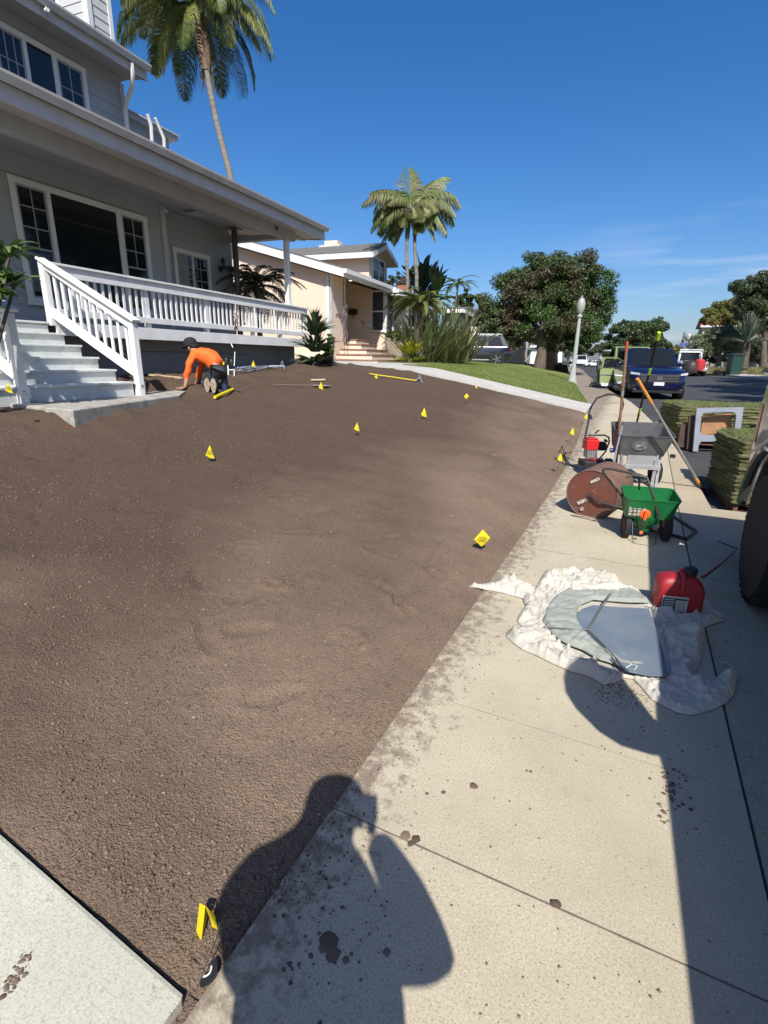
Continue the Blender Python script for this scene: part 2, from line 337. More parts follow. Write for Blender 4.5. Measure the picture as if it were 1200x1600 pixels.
m_dry = M('dry_verge', (.23, .2, .1), .95, (.09, .11, .035), 1.5, 8, bump=(30, .8, .03))
tag(strip('far_ground', lambda Y: rkY(Y)+1.8, lambda Y: rkY(Y)+60, YS, lambda X, Y: roadz(rkY(Y), Y)+.12+(X-rkY(Y)-1.8)*.03, m_dry, 6), kind='structure')
MARKS = []
for ln in ([(415, 905), (428, 915), (447, 914), (470, 903)], [(563, 906), (590, 910), (612, 926), (630, 948), (645, 962)], [(430, 826), (450, 832), (475, 830), (503, 836)], [(572, 853), (595, 866), (618, 871)], [(540, 988), (556, 992), (562, 1003)], [(655, 880), (675, 893), (690, 905)], [(600, 842), (625, 838), (650, 850)], [(430, 776), (462, 770), (500, 778)], [(350, 860), (372, 846), (400, 848)], [(700, 700), (742, 712), (770, 708)], [(480, 735), (520, 728), (560, 734)]):
    P_ = [ghit(x, y, g)[0] for x, y in ln]
    for i in range(len(P_)-1): MARKS.append((P_[i][0], P_[i][1], P_[i+1][0], P_[i+1][1]))
FOOT = {}; _r = random.Random(4)
for k in range(90):
    fx, fy, a = -1-5.5*_r.random(), 1+11*_r.random(), _r.random()*6.28
    for i in (-1, 0, 1):
        for j in (-1, 0, 1): FOOT.setdefault((int(fx//.5)+i, int(fy//.5)+j), []).append((fx, fy, math.cos(a), math.sin(a)))
# --- bare soil of the yard, finely rough
def soil_z(X, Y):
    z = g(X, Y)-.012
    d = math.hypot(X, Y)
    z += nfb(X, Y, .9, 3)*.018+nfb(X, Y, 5., 3, 3.)*.008
    if d < 11: z += abs(nfb(X, Y, 20., 3, 9.))*.005+nfb(X, Y, 50., 2, 5.)*.0038
    if X < -5.6 and Y > 5: z += nfb(X, Y, 3.2, 4, 7.)*.05*min(1, (-5.6-X)*1.5)
    # loose heaps near the porch and the neighbour's walk
    for hx, hy, hr, hh in ((-5.6, 4.1, .75, .09), (-5.7, 5.2, .6, .04), (-5.75, 3.4, .7, .08), (-7.9, 12.0, .9, .22), (-7.2, 12.9, .8, .10), (-6.9, 5.9, .5, .09), (-7.1, 7.9, .6, .08), (-7.3, 10.6, .8, .12), (-6.8, 9.2, .5, .07), (-7.0, 11.6, .5, .06)):
        q = math.hypot(X-hx, Y-hy)/hr
        if q < 1.6: z += hh*math.exp(-q*q*2)*(1+.5*nfb(X, Y, 4, 3, 2.))
    if -7.0 < X < -5.3 and 3.0 < Y < 6.2: z = min(z, .985+.02*nfb(X, Y, 4, 2))
    if d < 12:
        for (ax_, ay_, bx_, by_) in MARKS:
            if min(ay_, by_)-.08 < Y < max(ay_, by_)+.08 and min(ax_, bx_)-.08 < X < max(ax_, bx_)+.08:
                vx, vy = bx_-ax_, by_-ay_; tt = max(0, min(1, ((X-ax_)*vx+(Y-ay_)*vy)/(vx*vx+vy*vy+1e-9))); q = math.hypot(X-ax_-vx*tt, Y-ay_-vy*tt)/.032
                if q < 2.5: z += .02*(.6+nfb(X, Y, 9, 2))*(math.exp(-(q-1.1)**2*2)-1.5*math.exp(-q*q*2))
        for (fx, fy, ca, sa_) in FOOT.get((int(X//.5), int(Y//.5)), ()):
            lx = ((X-fx)*ca+(Y-fy)*sa_)/.15; lyy = (-(X-fx)*sa_+(Y-fy)*ca)/.055; q = lx*lx+lyy*lyy
            if q < 2.2: z += -.014*math.exp(-q**3)+.007*math.exp(-(q-1.4)**2*6)
    u = eY(Y)-X
    if u < .10: z -= (.10-u)*.12
    return z
def axis(lo, hi, c, d0, gr):
    a = [c]; st = d0
    while a[-1] < hi: a.append(a[-1]+st); st = max(d0, d0*(1+gr*abs(a[-1]-c)))
    b = [c]
    while b[-1] > lo: st = max(d0, d0*(1+gr*abs(b[-1]-c))); b.append(b[-1]-st)
    r = sorted(set(b[1:]+a)); r[0] = lo; r[-1] = hi; return r
ux = axis(0., 11.4, .5, .017, .62); uy = axis(.6, 13.9, 1.2, .017, .55)
V = np.empty((len(uy)*len(ux), 3), np.float32); k = 0
for Y in uy:
    e = eY(Y)
    for u in ux:
        X = e-u; z = soil_z(X, Y)
        if Y < .68: z -= (.68-Y)*.12
        V[k] = (X, Y, z); k += 1
nxx = len(ux); I = np.arange(len(uy)*nxx).reshape(len(uy), nxx)
Fq = np.stack([I[:-1, 1:], I[:-1, :-1], I[1:, :-1], I[1:, 1:]], -1).reshape(-1, 4)
tag(npmesh('yard_soil', V, Fq, m_soil, smooth=True), kind='structure')
print('soil verts', len(V))
# clods and crumbs
def chunks(n, fn, smin, smax, seed, flat=.6):
    rg = np.random.default_rng(seed); base = np.array([(1, 0, 0), (-1, 0, 0), (0, 1, 0), (0, -1, 0), (0, 0, 1), (0, 0, -1)], float)
    ff = np.array([(0, 2, 4), (2, 1, 4), (1, 3, 4), (3, 0, 4), (2, 0, 5), (1, 2, 5), (3, 1, 5), (0, 3, 5)]); VV = []; FF = []; b = 0
    for i in range(n):
        p = fn(rg)
        if p is None: continue
        sz = smin*(smax/smin)**(rg.random()**2.2); a = rg.random()*6.28; q = base*(.6+.8*rg.random((6, 3)))*sz; q[:, 2] *= flat
        c, s_ = math.cos(a), math.sin(a); q = q@np.array([(c, s_, 0), (-s_, c, 0), (0, 0, 1)]); VV.append(q+np.array(p)); FF.append(ff+b); b += 6
    return np.concatenate(VV), np.concatenate(FF)
def clodpos(rg):
    d = .8+9.5*rg.random()**1.35; a = R_(-64)+rg.random()*R_(84); X = math.sin(a)*d; Y = math.cos(a)*d
    if Y < .66 or X > eY(Y)-.01 or Y > 13.5 or X < -7.6: return None
    return (X, Y, soil_z(X, Y)+.001)
V, Fq = chunks(95000, clodpos, .002, .0095, 3)
m_clod = M('clod_soil', (.215, .158, .115), .97, (.14, .10, .072), 1.2, 6, island=.25, spec=.15)
tag(npmesh('soil_clods', V, Fq, m_clod), 'crumbs and clods of loose brown soil over the yard', 'soil', kind='stuff')
m_chip = M('pale_chips', (.42, .36, .27), .9, (.25, .2, .14), 30, island=.3)
def chippos(rg):
    p = clodpos(rg); return p if p and rg.random() < .5 else None
V, Fq = chunks(5200, chippos, .0018, .009, 31, .3)
tag(npmesh('pale_chips', V, Fq, m_chip), 'pale straw bits and pebbles scattered on the soil', 'chips', kind='stuff')
m_crumb = M('crumb_soil', (.15, .11, .08), .97, spec=.15, island=.35)
def crumbpos(rg):
    Y = .9+11*rg.random()**1.5
    X = eY(Y)+rg.exponential(.11) if rg.random() < .7 else eY(Y)+rg.random()*1.5
    if rg.random() < .12: X, Y = rg.normal(.12, .10), rg.normal(2.5, .07)
    if X > .9: return None
    return (X, Y, s(Y)+.001)
V, Fq = chunks(6500, crumbpos, .0012, .0058, 4, .5)
bl = []
for (x, y, r_, fl) in ((740, 1228, .017, .3), (868, 1412, .016, .5), (633, 1306, .02, .15), (650, 1311, .017, .15), (642, 1318, .013, .15), (667, 1240, .008, .3), (693, 1238, .01, .3), (829, 1206, .008, .4), (823, 1204, .006, .4), (515, 1470, .03, .12), (520, 1490, .022, .12), (505, 1480, .015, .12), (540, 1500, .01, .2), (604, 1488, .012, .2)):
    bl.append((*pz(x, y, 0)[:2], r_, fl))
for k in range(60): q = pz(1045+_r.gauss(0, 14), 1240+_r.gauss(0, 22), 0); bl.append((q[0], q[1], .002+.007*_r.random(), .4))
for k in range(90): q = pz(470+_r.gauss(0, 45), 1450+_r.gauss(0, 70), 0); bl.append((q[0], q[1], .0015+.006*_r.random()**2, .3))
for k in range(60): q = pz(1000+_r.gauss(0, 60), 1140+_r.gauss(0, 60), 0); bl.append((q[0], q[1], .0015+.004*_r.random(), .4))
for k in range(70): t_ = _r.random(); q = pz(6+38*t_+_r.gauss(0, 4), 1548-62*t_+_r.gauss(0, 5), .1); bl.append((q[0], q[1], .0015+.006*_r.random()**2, -1))
VB = []; FB = []; kk = len(V)
for (x, y, r_, fl) in bl:
    zo = 0. if fl > 0 else g(x, 0)+.0125; fl = abs(fl)*(.4 if fl < 0 else 1); n = 9; ring = [(x+r_*(.75+.45*_r.random())*math.cos(2*math.pi*j/n), y+r_*(.75+.45*_r.random())*math.sin(2*math.pi*j/n), zo+.0006) for j in range(n)]; top = [((a+x)/2, (b_+y)/2, zo+r_*fl*(.7+.5*_r.random())+.0008) for a, b_, c_ in ring]; b0_ = kk+len(VB); VB += ring+top+[(x, y, zo+r_*fl+.001)]
    for j in range(n): FB += [(b0_+j, b0_+(j+1) % n, b0_+n+j), (b0_+(j+1) % n, b0_+n+(j+1) % n, b0_+n+j), (b0_+n+j, b0_+n+(j+1) % n, b0_+2*n)]
V = np.concatenate([V, np.array(VB)]); Fq = np.concatenate([Fq, np.array(FB)])
tag(npmesh('soil_crumbs', V, Fq, m_crumb), 'soil crumbs spilled along the edge of the sidewalk', 'soil', kind='stuff')
# near front walk of our house
tag(strip('front_walk', lambda Y: -9., lambda Y: -.83-(.006 if Y > .58 else 0), [-3, -1, .0, .578, .588], lambda X, Y: g(X, 0)+.012-(.003 if Y > .58 else 0), m_walk, 30, skirt=.2), kind='structure')
tag(strip('soil_gap', lambda Y: -.87, lambda Y: -.772, [-3, -1, 0, .3, .606], lambda X, Y: -.014, m_soil, 3), kind='structure')
# neighbour's walk with raised kerbs, beyond the soil
def nwz(X, Y): return g(X, 14.3)+.01+(Y-14.)*.005
def nw0(X): return 13.92+.0*(X)
mb = MB(); XS = [-1.10-.35*i for i in range(24)]
def ribbon(mb, fa, fb, za, zb, XS):
    vs = []; fs = []
    for X in XS: vs += [(X, fa(X), za(X)), (X, fb(X), zb(X)), (X, fa(X), za(X)-.3), (X, fb(X), zb(X)-.3)]
    for i in range(len(XS)-1):
        a = 4*i; fs += [(a, a+1, a+5, a+4), (a, a+4, a+6, a+2), (a+1, a+3, a+7, a+5)]
    fs += [(0, 2, 3, 1), tuple(4*(len(XS)-1)+k for k in (0, 1, 3, 2))]
    mb.add(vs, fs)
ribbon(mb, lambda X: 13.9, lambda X: 14.55, lambda X: g(X, 14)+.015, lambda X: g(X, 14)+.03, XS)
ribbon(mb, lambda X: 14.55, lambda X: 14.72, lambda X: g(X, 14)-.01, lambda X: g(X, 14)-.01, XS)
ribbon(mb, lambda X: 14.72, lambda X: 15.4, lambda X: g(X, 14.5)+.03, lambda X: g(X, 14.9)+.06, XS)
tag(mb.build('neighbor_walk', m_new), kind='structure')
# green lawn beyond
m_grass = M('lawn_turf', (.14, .175, .038), .85, (.2, .22, .065), 1.2, 5, (.3, .7), bump=(50, 1., .03))
t, b = nodes(m_grass); N = t.nodes.new; K = t.links.new
tc = N('ShaderNodeTexCoord'); ds = N('ShaderNodeVectorMath'); ds.operation = 'DISTANCE'; ds.inputs[1].default_value = (-1.95, 15.9, s(15.8)+.15); K(tc.outputs['Object'], ds.inputs[0])
n1 = N('ShaderNodeTexNoise'); n1.inputs['Scale'].default_value = 4; n1.inputs['Detail'].default_value = 6; K(tc.outputs['Object'], n1.inputs[0])
a = N('ShaderNodeMath'); a.operation = 'SUBTRACT'; K(ds.outputs['Value'], a.inputs[0]); K(n1.outputs[0], a.inputs[1])
r = N('ShaderNodeMapRange'); r.inputs[1].default_value = .28; r.inputs[2].default_value = .0; K(a.outputs[0], r.inputs[0])
x = N('ShaderNodeMixRGB'); x.inputs[2].default_value = (.38, .28, .14, 1); K(b.inputs['Base Color'].links[0].from_socket, x.inputs[1]); K(r.outputs[0], x.inputs[0]); K(x.outputs[0], b.inputs['Base Color'])
tag(strip('lawn', lambda Y: -6.9 if Y < 18 else -14., lambda Y: eY(Y)-.02, [15.42+.8*i for i in range(36)], lambda X, Y: g(X, max(Y, 15))+.045*min(1, (eY(Y)-X)*2)+nfb(X, Y, .7, 2)*.02, m_grass, 26), kind='structure')
tag(strip('landing', lambda Y: -12., lambda Y: -6.92, [15.405, 16, 17, 18.2], lambda X, Y: g(X, 15)+.055+(Y-15.4)*.0, m_new, 8), kind='structure')
m_blade = M('grass_blades', (.16, .21, .05), .7, island=.35, trans=.25)
m_bladed = m_blade
def blades(n, fn, h, w, seed, lean=.5):
    rg = np.random.default_rng(seed); V = []; k = 0
    P = []
    while len(P) < n:
        p = fn(rg)
        if p is not None: P.append(p)
    P = np.array(P); a = rg.random(n)*6.283; hh = h*(.5+rg.random(n)); ww = w*(.6+.8*rg.random(n)); la = rg.random(n)*6.283; lm = lean*rg.random(n)*hh
    dx = np.stack([np.cos(a)*ww, np.sin(a)*ww, np.zeros(n)], -1); tip = P+np.stack([np.cos(la)*lm, np.sin(la)*lm, hh], -1)
    V = np.stack([P-dx, P+dx, tip], 1).reshape(-1, 3); return V, np.arange(3*n).reshape(-1, 3)
def lawnpos(rg):
    Y = 15.45+16*rg.random()**1.6; X = eY(Y)-.02-(rg.random()**1.2)*9.5
    if Y < 18 and X < -6.88: return None
    return (X, Y, g(X, max(Y, 15))+.04*min(1, (eY(Y)-X)*2))
V, Fq = blades(45000, lawnpos, .045, .008, 5)
tag(npmesh('lawn_grass', V, Fq, m_blade), 'short mown green grass on the neighbour lawn', 'grass', kind='stuff')
# ================================================================== our grey house
m_sid = M('grey_siding', (.34, .35, .36), .6, (.38, .39, .40), 1.5, 5, bump=(90, .15, .003))
m_sid2 = M('pale_siding', (.5, .5, .48), .6, (.56, .55, .53), 1.5, 5)
m_wht = M('white_paint', (.74, .74, .72), .5, (.66, .66, .64), 2.2, 6, dirt=((.38, .36, .33), 9, .64, .78, .55), bump=(60, .15, .002))
m_wht2 = M('worn_white_paint', (.80, .80, .78), .5, (.68, .68, .66), 2.5, 7, dirt=((.30, .27, .23), 7, .62, .74, .6), bump=(50, .2, .002))
m_trim = M('grey_white_trim', (.5, .5, .5), .55, (.42, .42, .43), 3, 6, dirt=((.25, .22, .19), 6, .6, .75, .6))
m_soff = M('soffit_grey', (.34, .335, .33), .7, (.38, .37, .36), 2)
m_stucco = M('grey_stucco', (.19, .193, .20), .9, (.23, .232, .235), 1.8, 7, bump=(45, .5, .006), dirt=((.2, .17, .14), 3, .62, .75, .4))
m_glass = M('dark_glass', (.012, .015, .018), .04, spec=.6)
m_sash = M('sash_grey', (.30, .31, .33), .5)
m_black = M('black_metal', (.018, .018, .02), .4)
m_shingle = M('dark_shingle', (.055, .053, .055), .9, (.09, .085, .08), 8, bump=(40, .7, .01))
m_deck = M('deck_boards', (.3, .3, .29), .7, (.4, .4, .38), 4, stretch=(1, 8, 1))
m_copp = M('chrome', (.7, .7, .72), .25, metal=1)
h = Fr(-8, 5, 3.5)
HS = thing('grey_house', 'two storey grey clapboard house with white trimmed porch and wide steps', 'house', (-8, 5, 0), h.rz)
def siding(mb, p0, p1, z0, z1, pitch=.19, t=.012, out=(1, 0)):
    """lapped boards on a wall from p0 to p1 (local xy), facing out"""
    z = z0; ox, oy = out
    while z < z1-.01:
        zt = min(z+pitch, z1)
        a = (p0[0]+ox*t, p0[1]+oy*t, z); b = (p1[0]+ox*t, p1[1]+oy*t, z); c = (p1[0]+ox*.001, p1[1]+oy*.001, zt); d = (p0[0]+ox*.001, p0[1]+oy*.001, zt)
        e = (p0[0], p0[1], z); f = (p1[0], p1[1], z); gg = (p1[0]-ox*.1, p1[1]-oy*.1, z); hh = (p0[0]-ox*.1, p0[1]-oy*.1, z); ii = (p1[0]-ox*.1, p1[1]-oy*.1, zt); jj = (p0[0]-ox*.1, p0[1]-oy*.1, zt)
        mb.add([a, b, c, d, gg, hh, ii, jj], [(0, 1, 2, 3), (5, 4, 1, 0), (3, 2, 6, 7), (4, 5, 7, 6), (0, 3, 7, 5), (1, 4, 6, 2)]); z = zt
WX = -2.0; RX = -2.38; LEND = -9.
mb = MB(); siding(mb, (WX, LEND), (WX, 4.62), 2.02, 4.84)
siding(mb, (WX, 4.62), (RX, 4.62), 2.02, 4.86, out=(0, 1)); siding(mb, (RX, 4.63), (RX, 7.42), 2.02, 4.88)
siding(mb, (RX, 7.42), (-9, 7.42), 1.2, 4.8, out=(0, 1)); mb.build('lower_wall', m_sid, HS, fix=False)
mb = MB(); UX = -2.15; UE = 3.98
siding(mb, (UX, LEND), (UX, UE), 5.0, 7.0, .2); siding(mb, (UX, UE), (-8.5, UE), 5.0, 7.0, .2, out=(0, 1)); siding(mb, (UX, LEND), (-8.5, LEND), 5., 7., .2, out=(0, -1)); mb.build('upper_wall', m_sid, HS, fix=False)
MB().box(-9, WX-.1, LEND, 4.55, 1.0, 4.85).box(-9, RX-.1, 4.5, 7.32, 1., 4.85).box(-8.4, UX-.1, LEND+.1, UE-.1, 4.8, 7.0).build('inner_walls', m_soff, HS)
MB().box(WX+.013, WX+.035, 4.52, 4.66, 2.02, 4.80).box(WX-.38, WX+.014, 4.635, 4.658, 2.02, 4.80).build('corner_trim', m_trim, HS, bevel=.004)
MB().box(RX+.012, RX+.03, 7.36, 7.45, 2.02, 4.8).build('corner_trim', m_trim, HS, bevel=.004)
MB().box(UX+.013, UX+.03, UE-.07, UE+.03, 5.3, 6.86).build('corner_trim', m_trim, HS, bevel=.004)
# porch roof: sloped slab with ceiling
FE = 7.97; FX = .30
m_ = MB(); prof = [(FX, 4.62), (FX, 4.80), (UX+.02, 5.42), (-9, 5.42), (-9, 4.9), (RX, 4.88), (-.26, 4.60), (-.26, 4.64)]
m_.prism([(x, LEND, z) for x, z in prof], (0, FE-.03-LEND, 0)); m_.build('porch_roof', m_soff, HS)
MB().box(-.25, -.05, LEND, 7.1, 4.42, 4.655).box(-.25, -8.5, 7.0, 7.2, 4.50, 4.62).build('porch_beam', m_soff, HS)
mb = MB(); mb.prism([(FX+.002, LEND, 4.59), (FX+.03, LEND, 4.59), (FX+.03, LEND, 4.80), (FX+.002, LEND, 4.80)], (0, FE-LEND, 0))
mb.prism([(FX, FE-.03, 4.59), (FX, FE-.03, 4.80), (-9, FE-.03, 5.45), (-9, FE-.03, 5.2)], (0, .03, 0)); mb.build('fascia', m_trim, HS)
def gutter(mb, x, z, y0, y1):
    P = [(0, .0), (.02, -.085), (.075, -.10), (.10, -.06), (.125, -.02), (.13, .012), (.118, .012), (.118, -.01), (.0, -.01)]
    mb.prism([(x+a, y0, z+b) for a, b in P], (0, y1-y0, 0))
mb = MB(); gutter(mb, FX+.032, 4.885, LEND, FE+.04); mb.build('gutter', m_trim, HS)
mb = MB(); gutter(mb, -1.60, 7.13, LEND, 4.16); mb.build('gutter', m_trim, HS)
mb = MB(); mb.prism([(x, LEND, z) for x, z in [(FX+.03, 4.80), (FX+.05, 4.895), (UX, 5.52), (UX, 5.43)]], (0, FE-LEND, 0)); mb.build('porch_shingles', m_shingle, HS)
# upper roof
mb = MB(); mb.prism([(x, LEND-.3, z) for x, z in [(-1.63, 6.92), (-1.63, 7.12), (-5.3, 8.3), (-8.9, 7.1), (-8.9, 6.9), (-8.3, 6.98), (UX, 6.98)]], (0, UE+.15-LEND+.3, 0)); mb.build('upper_soffit', m_soff, HS)
mb = MB(); mb.prism([(-1.628, LEND, 6.89), (-1.60, LEND, 6.89), (-1.60, LEND, 7.12), (-1.628, LEND, 7.12)], (0, 4.14-LEND, 0))
mb.prism([(-1.62, 4.13, 6.89), (-1.62, 4.13, 7.11), (-5.3, 4.13, 8.31), (-8.9, 4.13, 7.1), (-8.9, 4.13, 6.9), (-5.3, 4.13, 8.1)], (0, .03, 0)); mb.build('upper_fascia', m_trim, HS)
mb = MB(); mb.prism([(x, LEND-.3, z) for x, z in [(-1.6, 7.125), (-1.58, 7.15), (-5.3, 8.36), (-8.95, 7.15), (-8.9, 7.12), (-5.3, 8.32)]], (0, 4.2-LEND+.3, 0)); rf = mb.build('upper_roof', m_shingle, HS)
# siding-clad chimney
c1 = h.ix(137, 20, -2.6); CX = -2.6; cy = float(c1[1]); mb = MB()
siding(mb, (CX, cy), (CX, cy+.55), 7.2, 10.4, .17); siding(mb, (CX, cy), (CX-.75, cy), 7.2, 10.4, .17, out=(0, -1)); ch = mb.build('chimney', m_sid2, HS, fix=False)
mb = MB(); mb.box(CX+.013, CX+.03, cy-.02, cy+.09, 7.2, 10.4).box(CX-.09, CX+.012, cy-.035, cy-.013, 7.2, 10.4).box(CX+.013, CX+.03, cy+.49, cy+.58, 7.2, 10.4).box(CX-.80, CX-.70, cy-.035, cy-.013, 7.2, 10.4).build('chimney_trim', m_wht, ch)
# rear flat wing roof beyond upper storey
a = h.ix(205, 178, -3.); b = h.ix(275, 215, -3.)
mb = MB(); mb.box(-7, -3.05, 4.1, b[1]-.22, 5.2, a[2]-.1); mb.build('rear_wing', m_sid, HS)
mb = MB(); mb.box(-7.1, -2.95, 4.1, b[1], a[2]-.1, a[2]).box(-7.15, -2.9, 4.1, b[1]+.04, a[2]+.002, a[2]+.03); mb.build('rear_wing_eave', m_trim, HS)
for q0, q1 in (((230, 178), (236, 196)), ((242, 184), (256, 216))):
    p0 = h.ix(*q0, -2.7); p1 = h.ix(*q1, -2.7)
    MB().tube([(-2.7, p1[1]-.03, p1[2]-.5), (-2.7, p1[1], p1[2]), p0], .04, 8).build('vent_pipe', m_wht, HS, smooth=True)
# downspout
d1 = h.ix(205, 110, -1.55); MB().tube([(-1.55, 3.72, 7.0), (-1.56, 3.73, 6.84), (-1.68, 3.80, 6.68), (-2.0, 3.93, 6.52), (-2.09, 3.96, 6.38), (-2.09, 3.96, 5.4)], .042, 8).build('downspout', m_wht, HS, smooth=True)
# windows: frame + sashes + panes
def window(x, y0, y1, z0, z1, cols, fw=.1, parent=HS, sill=True, lower=None):
    """cols: list of (ya, yb, nx, nz, split) ; muntins in the upper part"""
    f = MB(); X0 = x+.0125; X1 = x+.045
    f.box(X0, X1, y0, y0+fw, z0, z1).box(X0, X1, y1-fw, y1, z0, z1).box(X0, X1+.003, y0-.01, y1+.01, z1-fw, z1+.002).box(X0, X1, y0+fw, y1-fw, z0, z0+fw*.6)
    for i in range(len(cols)-1): f.box(X0, X1, cols[i][1], cols[i+1][0], z0+fw*.6, z1-fw)
    fo = f.build('window', m_wht, parent, bevel=.004)
    if sill: MB().box(X0, X1+.05, y0-.03, y1+.03, z0-.07, z0-.001).build('sill', m_wht, fo, bevel=.004)
    za, zb = z0+fw*.6, z1-fw
    for (a, b, nx, nz, sp_) in cols:
        p = MB(); mu = MB(); sa = MB()
        p.box(x+.002, x+.018, a, b, za, zb)
        if nx:
            t = .035; zs = za+(zb-za)*sp_
            sa.box(x+.018, x+.030, a, a+t, za, zb).box(x+.018, x+.030, b-t, b, za, zb).box(x+.018, x+.031, a+t, b-t, zb-t, zb).box(x+.018, x+.031, a+t, b-t, za, za+t)
            if sp_ > .02: sa.box(x+.018, x+.033, a+t, b-t, zs-t/2, zs+t/2)
            for i in range(1, nx): yy = a+(b-a)*i/nx; mu.box(x+.018, x+.027, yy-.009, yy+.009, zs+t/2 if sp_ > .02 else za+t, zb-t)
            for i in range(1, nz): zz = zs+(zb-zs)*i/nz; mu.box(x+.018, x+.0265, a+t, b-t, zz-.009, zz+.009)
        p.build('pane', m_glass, fo)
        if sa.v: sa.build('sash', m_sash, fo)
        if mu.v: mu.build('muntins', m_sash, fo)
    return fo
def yz(x, q): p = h.ix(*q, x); return float(p[1]), float(p[2])
y0 = yz(WX, (9, 272))[0]; y1, zt = yz(WX, (227, 341)); zb = yz(WX, (44, 468))[1]
ys_ = [yz(WX, q)[0] for q in ((21, 287), (69, 303), (76, 305), (180, 338), (188, 341), (221, 352))]
window(WX, y0, y1, zb-.02, zt+.02, [(y0+.1, ys_[1], 2, 3, .46), (ys_[2], ys_[3], 0, 0, 0), (ys_[4], y1-.1, 2, 3, .46)], .1)
# upper window
uy_ = [yz(UX, q)[0] for q in ((33, 62), (38, 66), (79, 90), (86, 94))]; uy1, uzt = yz(UX, (131, 108)); 
window(UX, uy1-1.75, uy1, uzt-.95, uzt, [(uy1-1.66, uy_[0]-.01, 3, 2, 0.01), (uy_[1], uy_[2], 0, 0, 0), (uy_[3], uy1-.09, 2, 2, 0.01)], .085, sill=True)
# recessed french window, with pane of curtain
m_curt = M('curtain', (.33, .33, .30), .9, (.2, .2, .19), 9, stretch=(1, 4, .3))
ry0, rz1 = yz(RX, (268, 385)); ry1 = yz(RX, (326, 402))[0]; rz0 = yz(RX, (327, 452))[1]-.2
rw = window(RX, ry0, ry1, rz0, rz1, [(ry0+.1, ry0+(ry1-ry0)*.5-.02, 2, 3, .01), (ry0+(ry1-ry0)*.5+.02, ry1-.1, 2, 3, .01)], .1)
MB().box(RX+.0185, RX+.0187, ry0+.12, ry0+.5, rz0+.1, rz1-.12).build('curtain', m_curt, rw)
# wall lantern
ly_, lz_ = yz(RX+.1, (348, 420)); lt = MB(); lt.box(RX+.012, RX+.03, ly_-.04, ly_+.04, lz_-.08, lz_+.08).tube([(RX+.02, ly_, lz_), (RX+.1, ly_, lz_-.02), (RX+.13, ly_, lz_+.03)], .012, 6)
lt.lathe((RX+.13, ly_, lz_-.02), [(.01, 0), (.03, .02), (.035, .04), (.06, .2), (.075, .205), (.05, .25), (.012, .28), (.012, .32)], n=6).build('wall_lantern', m_black, HS)
# ceiling lights and vent plate
m_lamp = M('warm_light', (.9, .8, .65), .5, emit=((1, .85, .6), 1.2))
def ceilz(x): return 4.60+(.26+x)*-.1325
for q in ((150, 253), (375, 343), (338, 330)):
    best = None
    for x in np.arange(-.4, -2.3, -.02):
        p = h.ix(*q, x)
        if best is None or abs(p[2]-ceilz(x)) < best[0]: best = (abs(p[2]-ceilz(x)), x, p)
    p = best[2]; r = MB().lathe((p[0], p[1], ceilz(best[1])-.012), [(.05, 0), (.085, 0), (.09, .012), (.05, .013)], n=16).build('ceiling_light', m_wht, HS, smooth=True)
    MB().lathe((p[0], p[1], ceilz(best[1])-.008), [(.048, 0), (.048, .006)], n=16).build('bulb', m_lamp if q[0] == 150 else m_black, r)
p = h.ix(305, 344, -1.5); MB().box(-1.75, -1.35, p[1]-.1, p[1]+.25, ceilz(-1.35)-.03, ceilz(-1.35)-.006).build('ceiling_vent', m_soff, HS)
# security cameras, speaker under the eaves
def cam_small(x, y, z): return MB().tube([(x, y, z+.05), (x, y, z)], .012, 6).sphere((x, y, z-.02), .035).tube([(x, y, z-.02), (x+.08, y-.03, z-.04)], .028, 8)
q = h.ix(258, 328, WX+.05); cam_small(*q).build('security_camera', m_wht, HS, smooth=True)
q = h.ix(72, 14, -1.52); cam_small(*q).build('security_camera', m_wht, HS, smooth=True)
q = h.ix(495, 372, .0); cam_small(*q).build('security_camera', m_black, HS, smooth=True)
q = h.ix(433, 357, -.03); MB().box(-.05, -.03, q[1]-.04, q[1]+.04, q[2]-.04, q[2]+.04).build('junction_box', m_black, HS)
# deck, rim boards, foundation
MB().box(RX, 0., -6, 7.40, 1.97, 2.02).build('deck', m_deck, HS)
MB().box(.001, .045, .13, 7.43, 1.835, 2.035).box(-.3, .0, 7.405, 7.435, 1.84, 2.03).box(.001, .045, -6, -1.62, 1.835, 2.035).build('rim_board', m_wht2, HS, bevel=.004)
MB().box(-.55, -.35, -6, 7.36, .6, 1.968).box(-4, -.56, 7.2, 7.36, .6, 1.968).build('foundation', m_stucco, HS)
MB().tube([(-.348, 1.2, 1.62), (-.348, 3.7, 1.64), (-.348, 5.2, 1.60)], .006, 5).build('cable', m_black, HS)
# columns
c = h.iy(446, 380, 6.85); MB().box(-.23, -.11, 6.79, 6.91, 2.85, 4.42).box(-.25, -.09, 6.77, 6.93, 2.842, 2.90).build('porch_column', m_wht, HS, bevel=.005)
c = h.iy(367, 380, 6.85); MB().lathe((c[0], 6.85, 2.02), [(.075, 0), (.075, 2.74)], n=14).box(c[0]-.16, c[0]+.16, 6.69, 7.01, 4.755, 4.775).build('metal_column', M('dark_column', (.07, .065, .06), .5), HS, smooth=True)
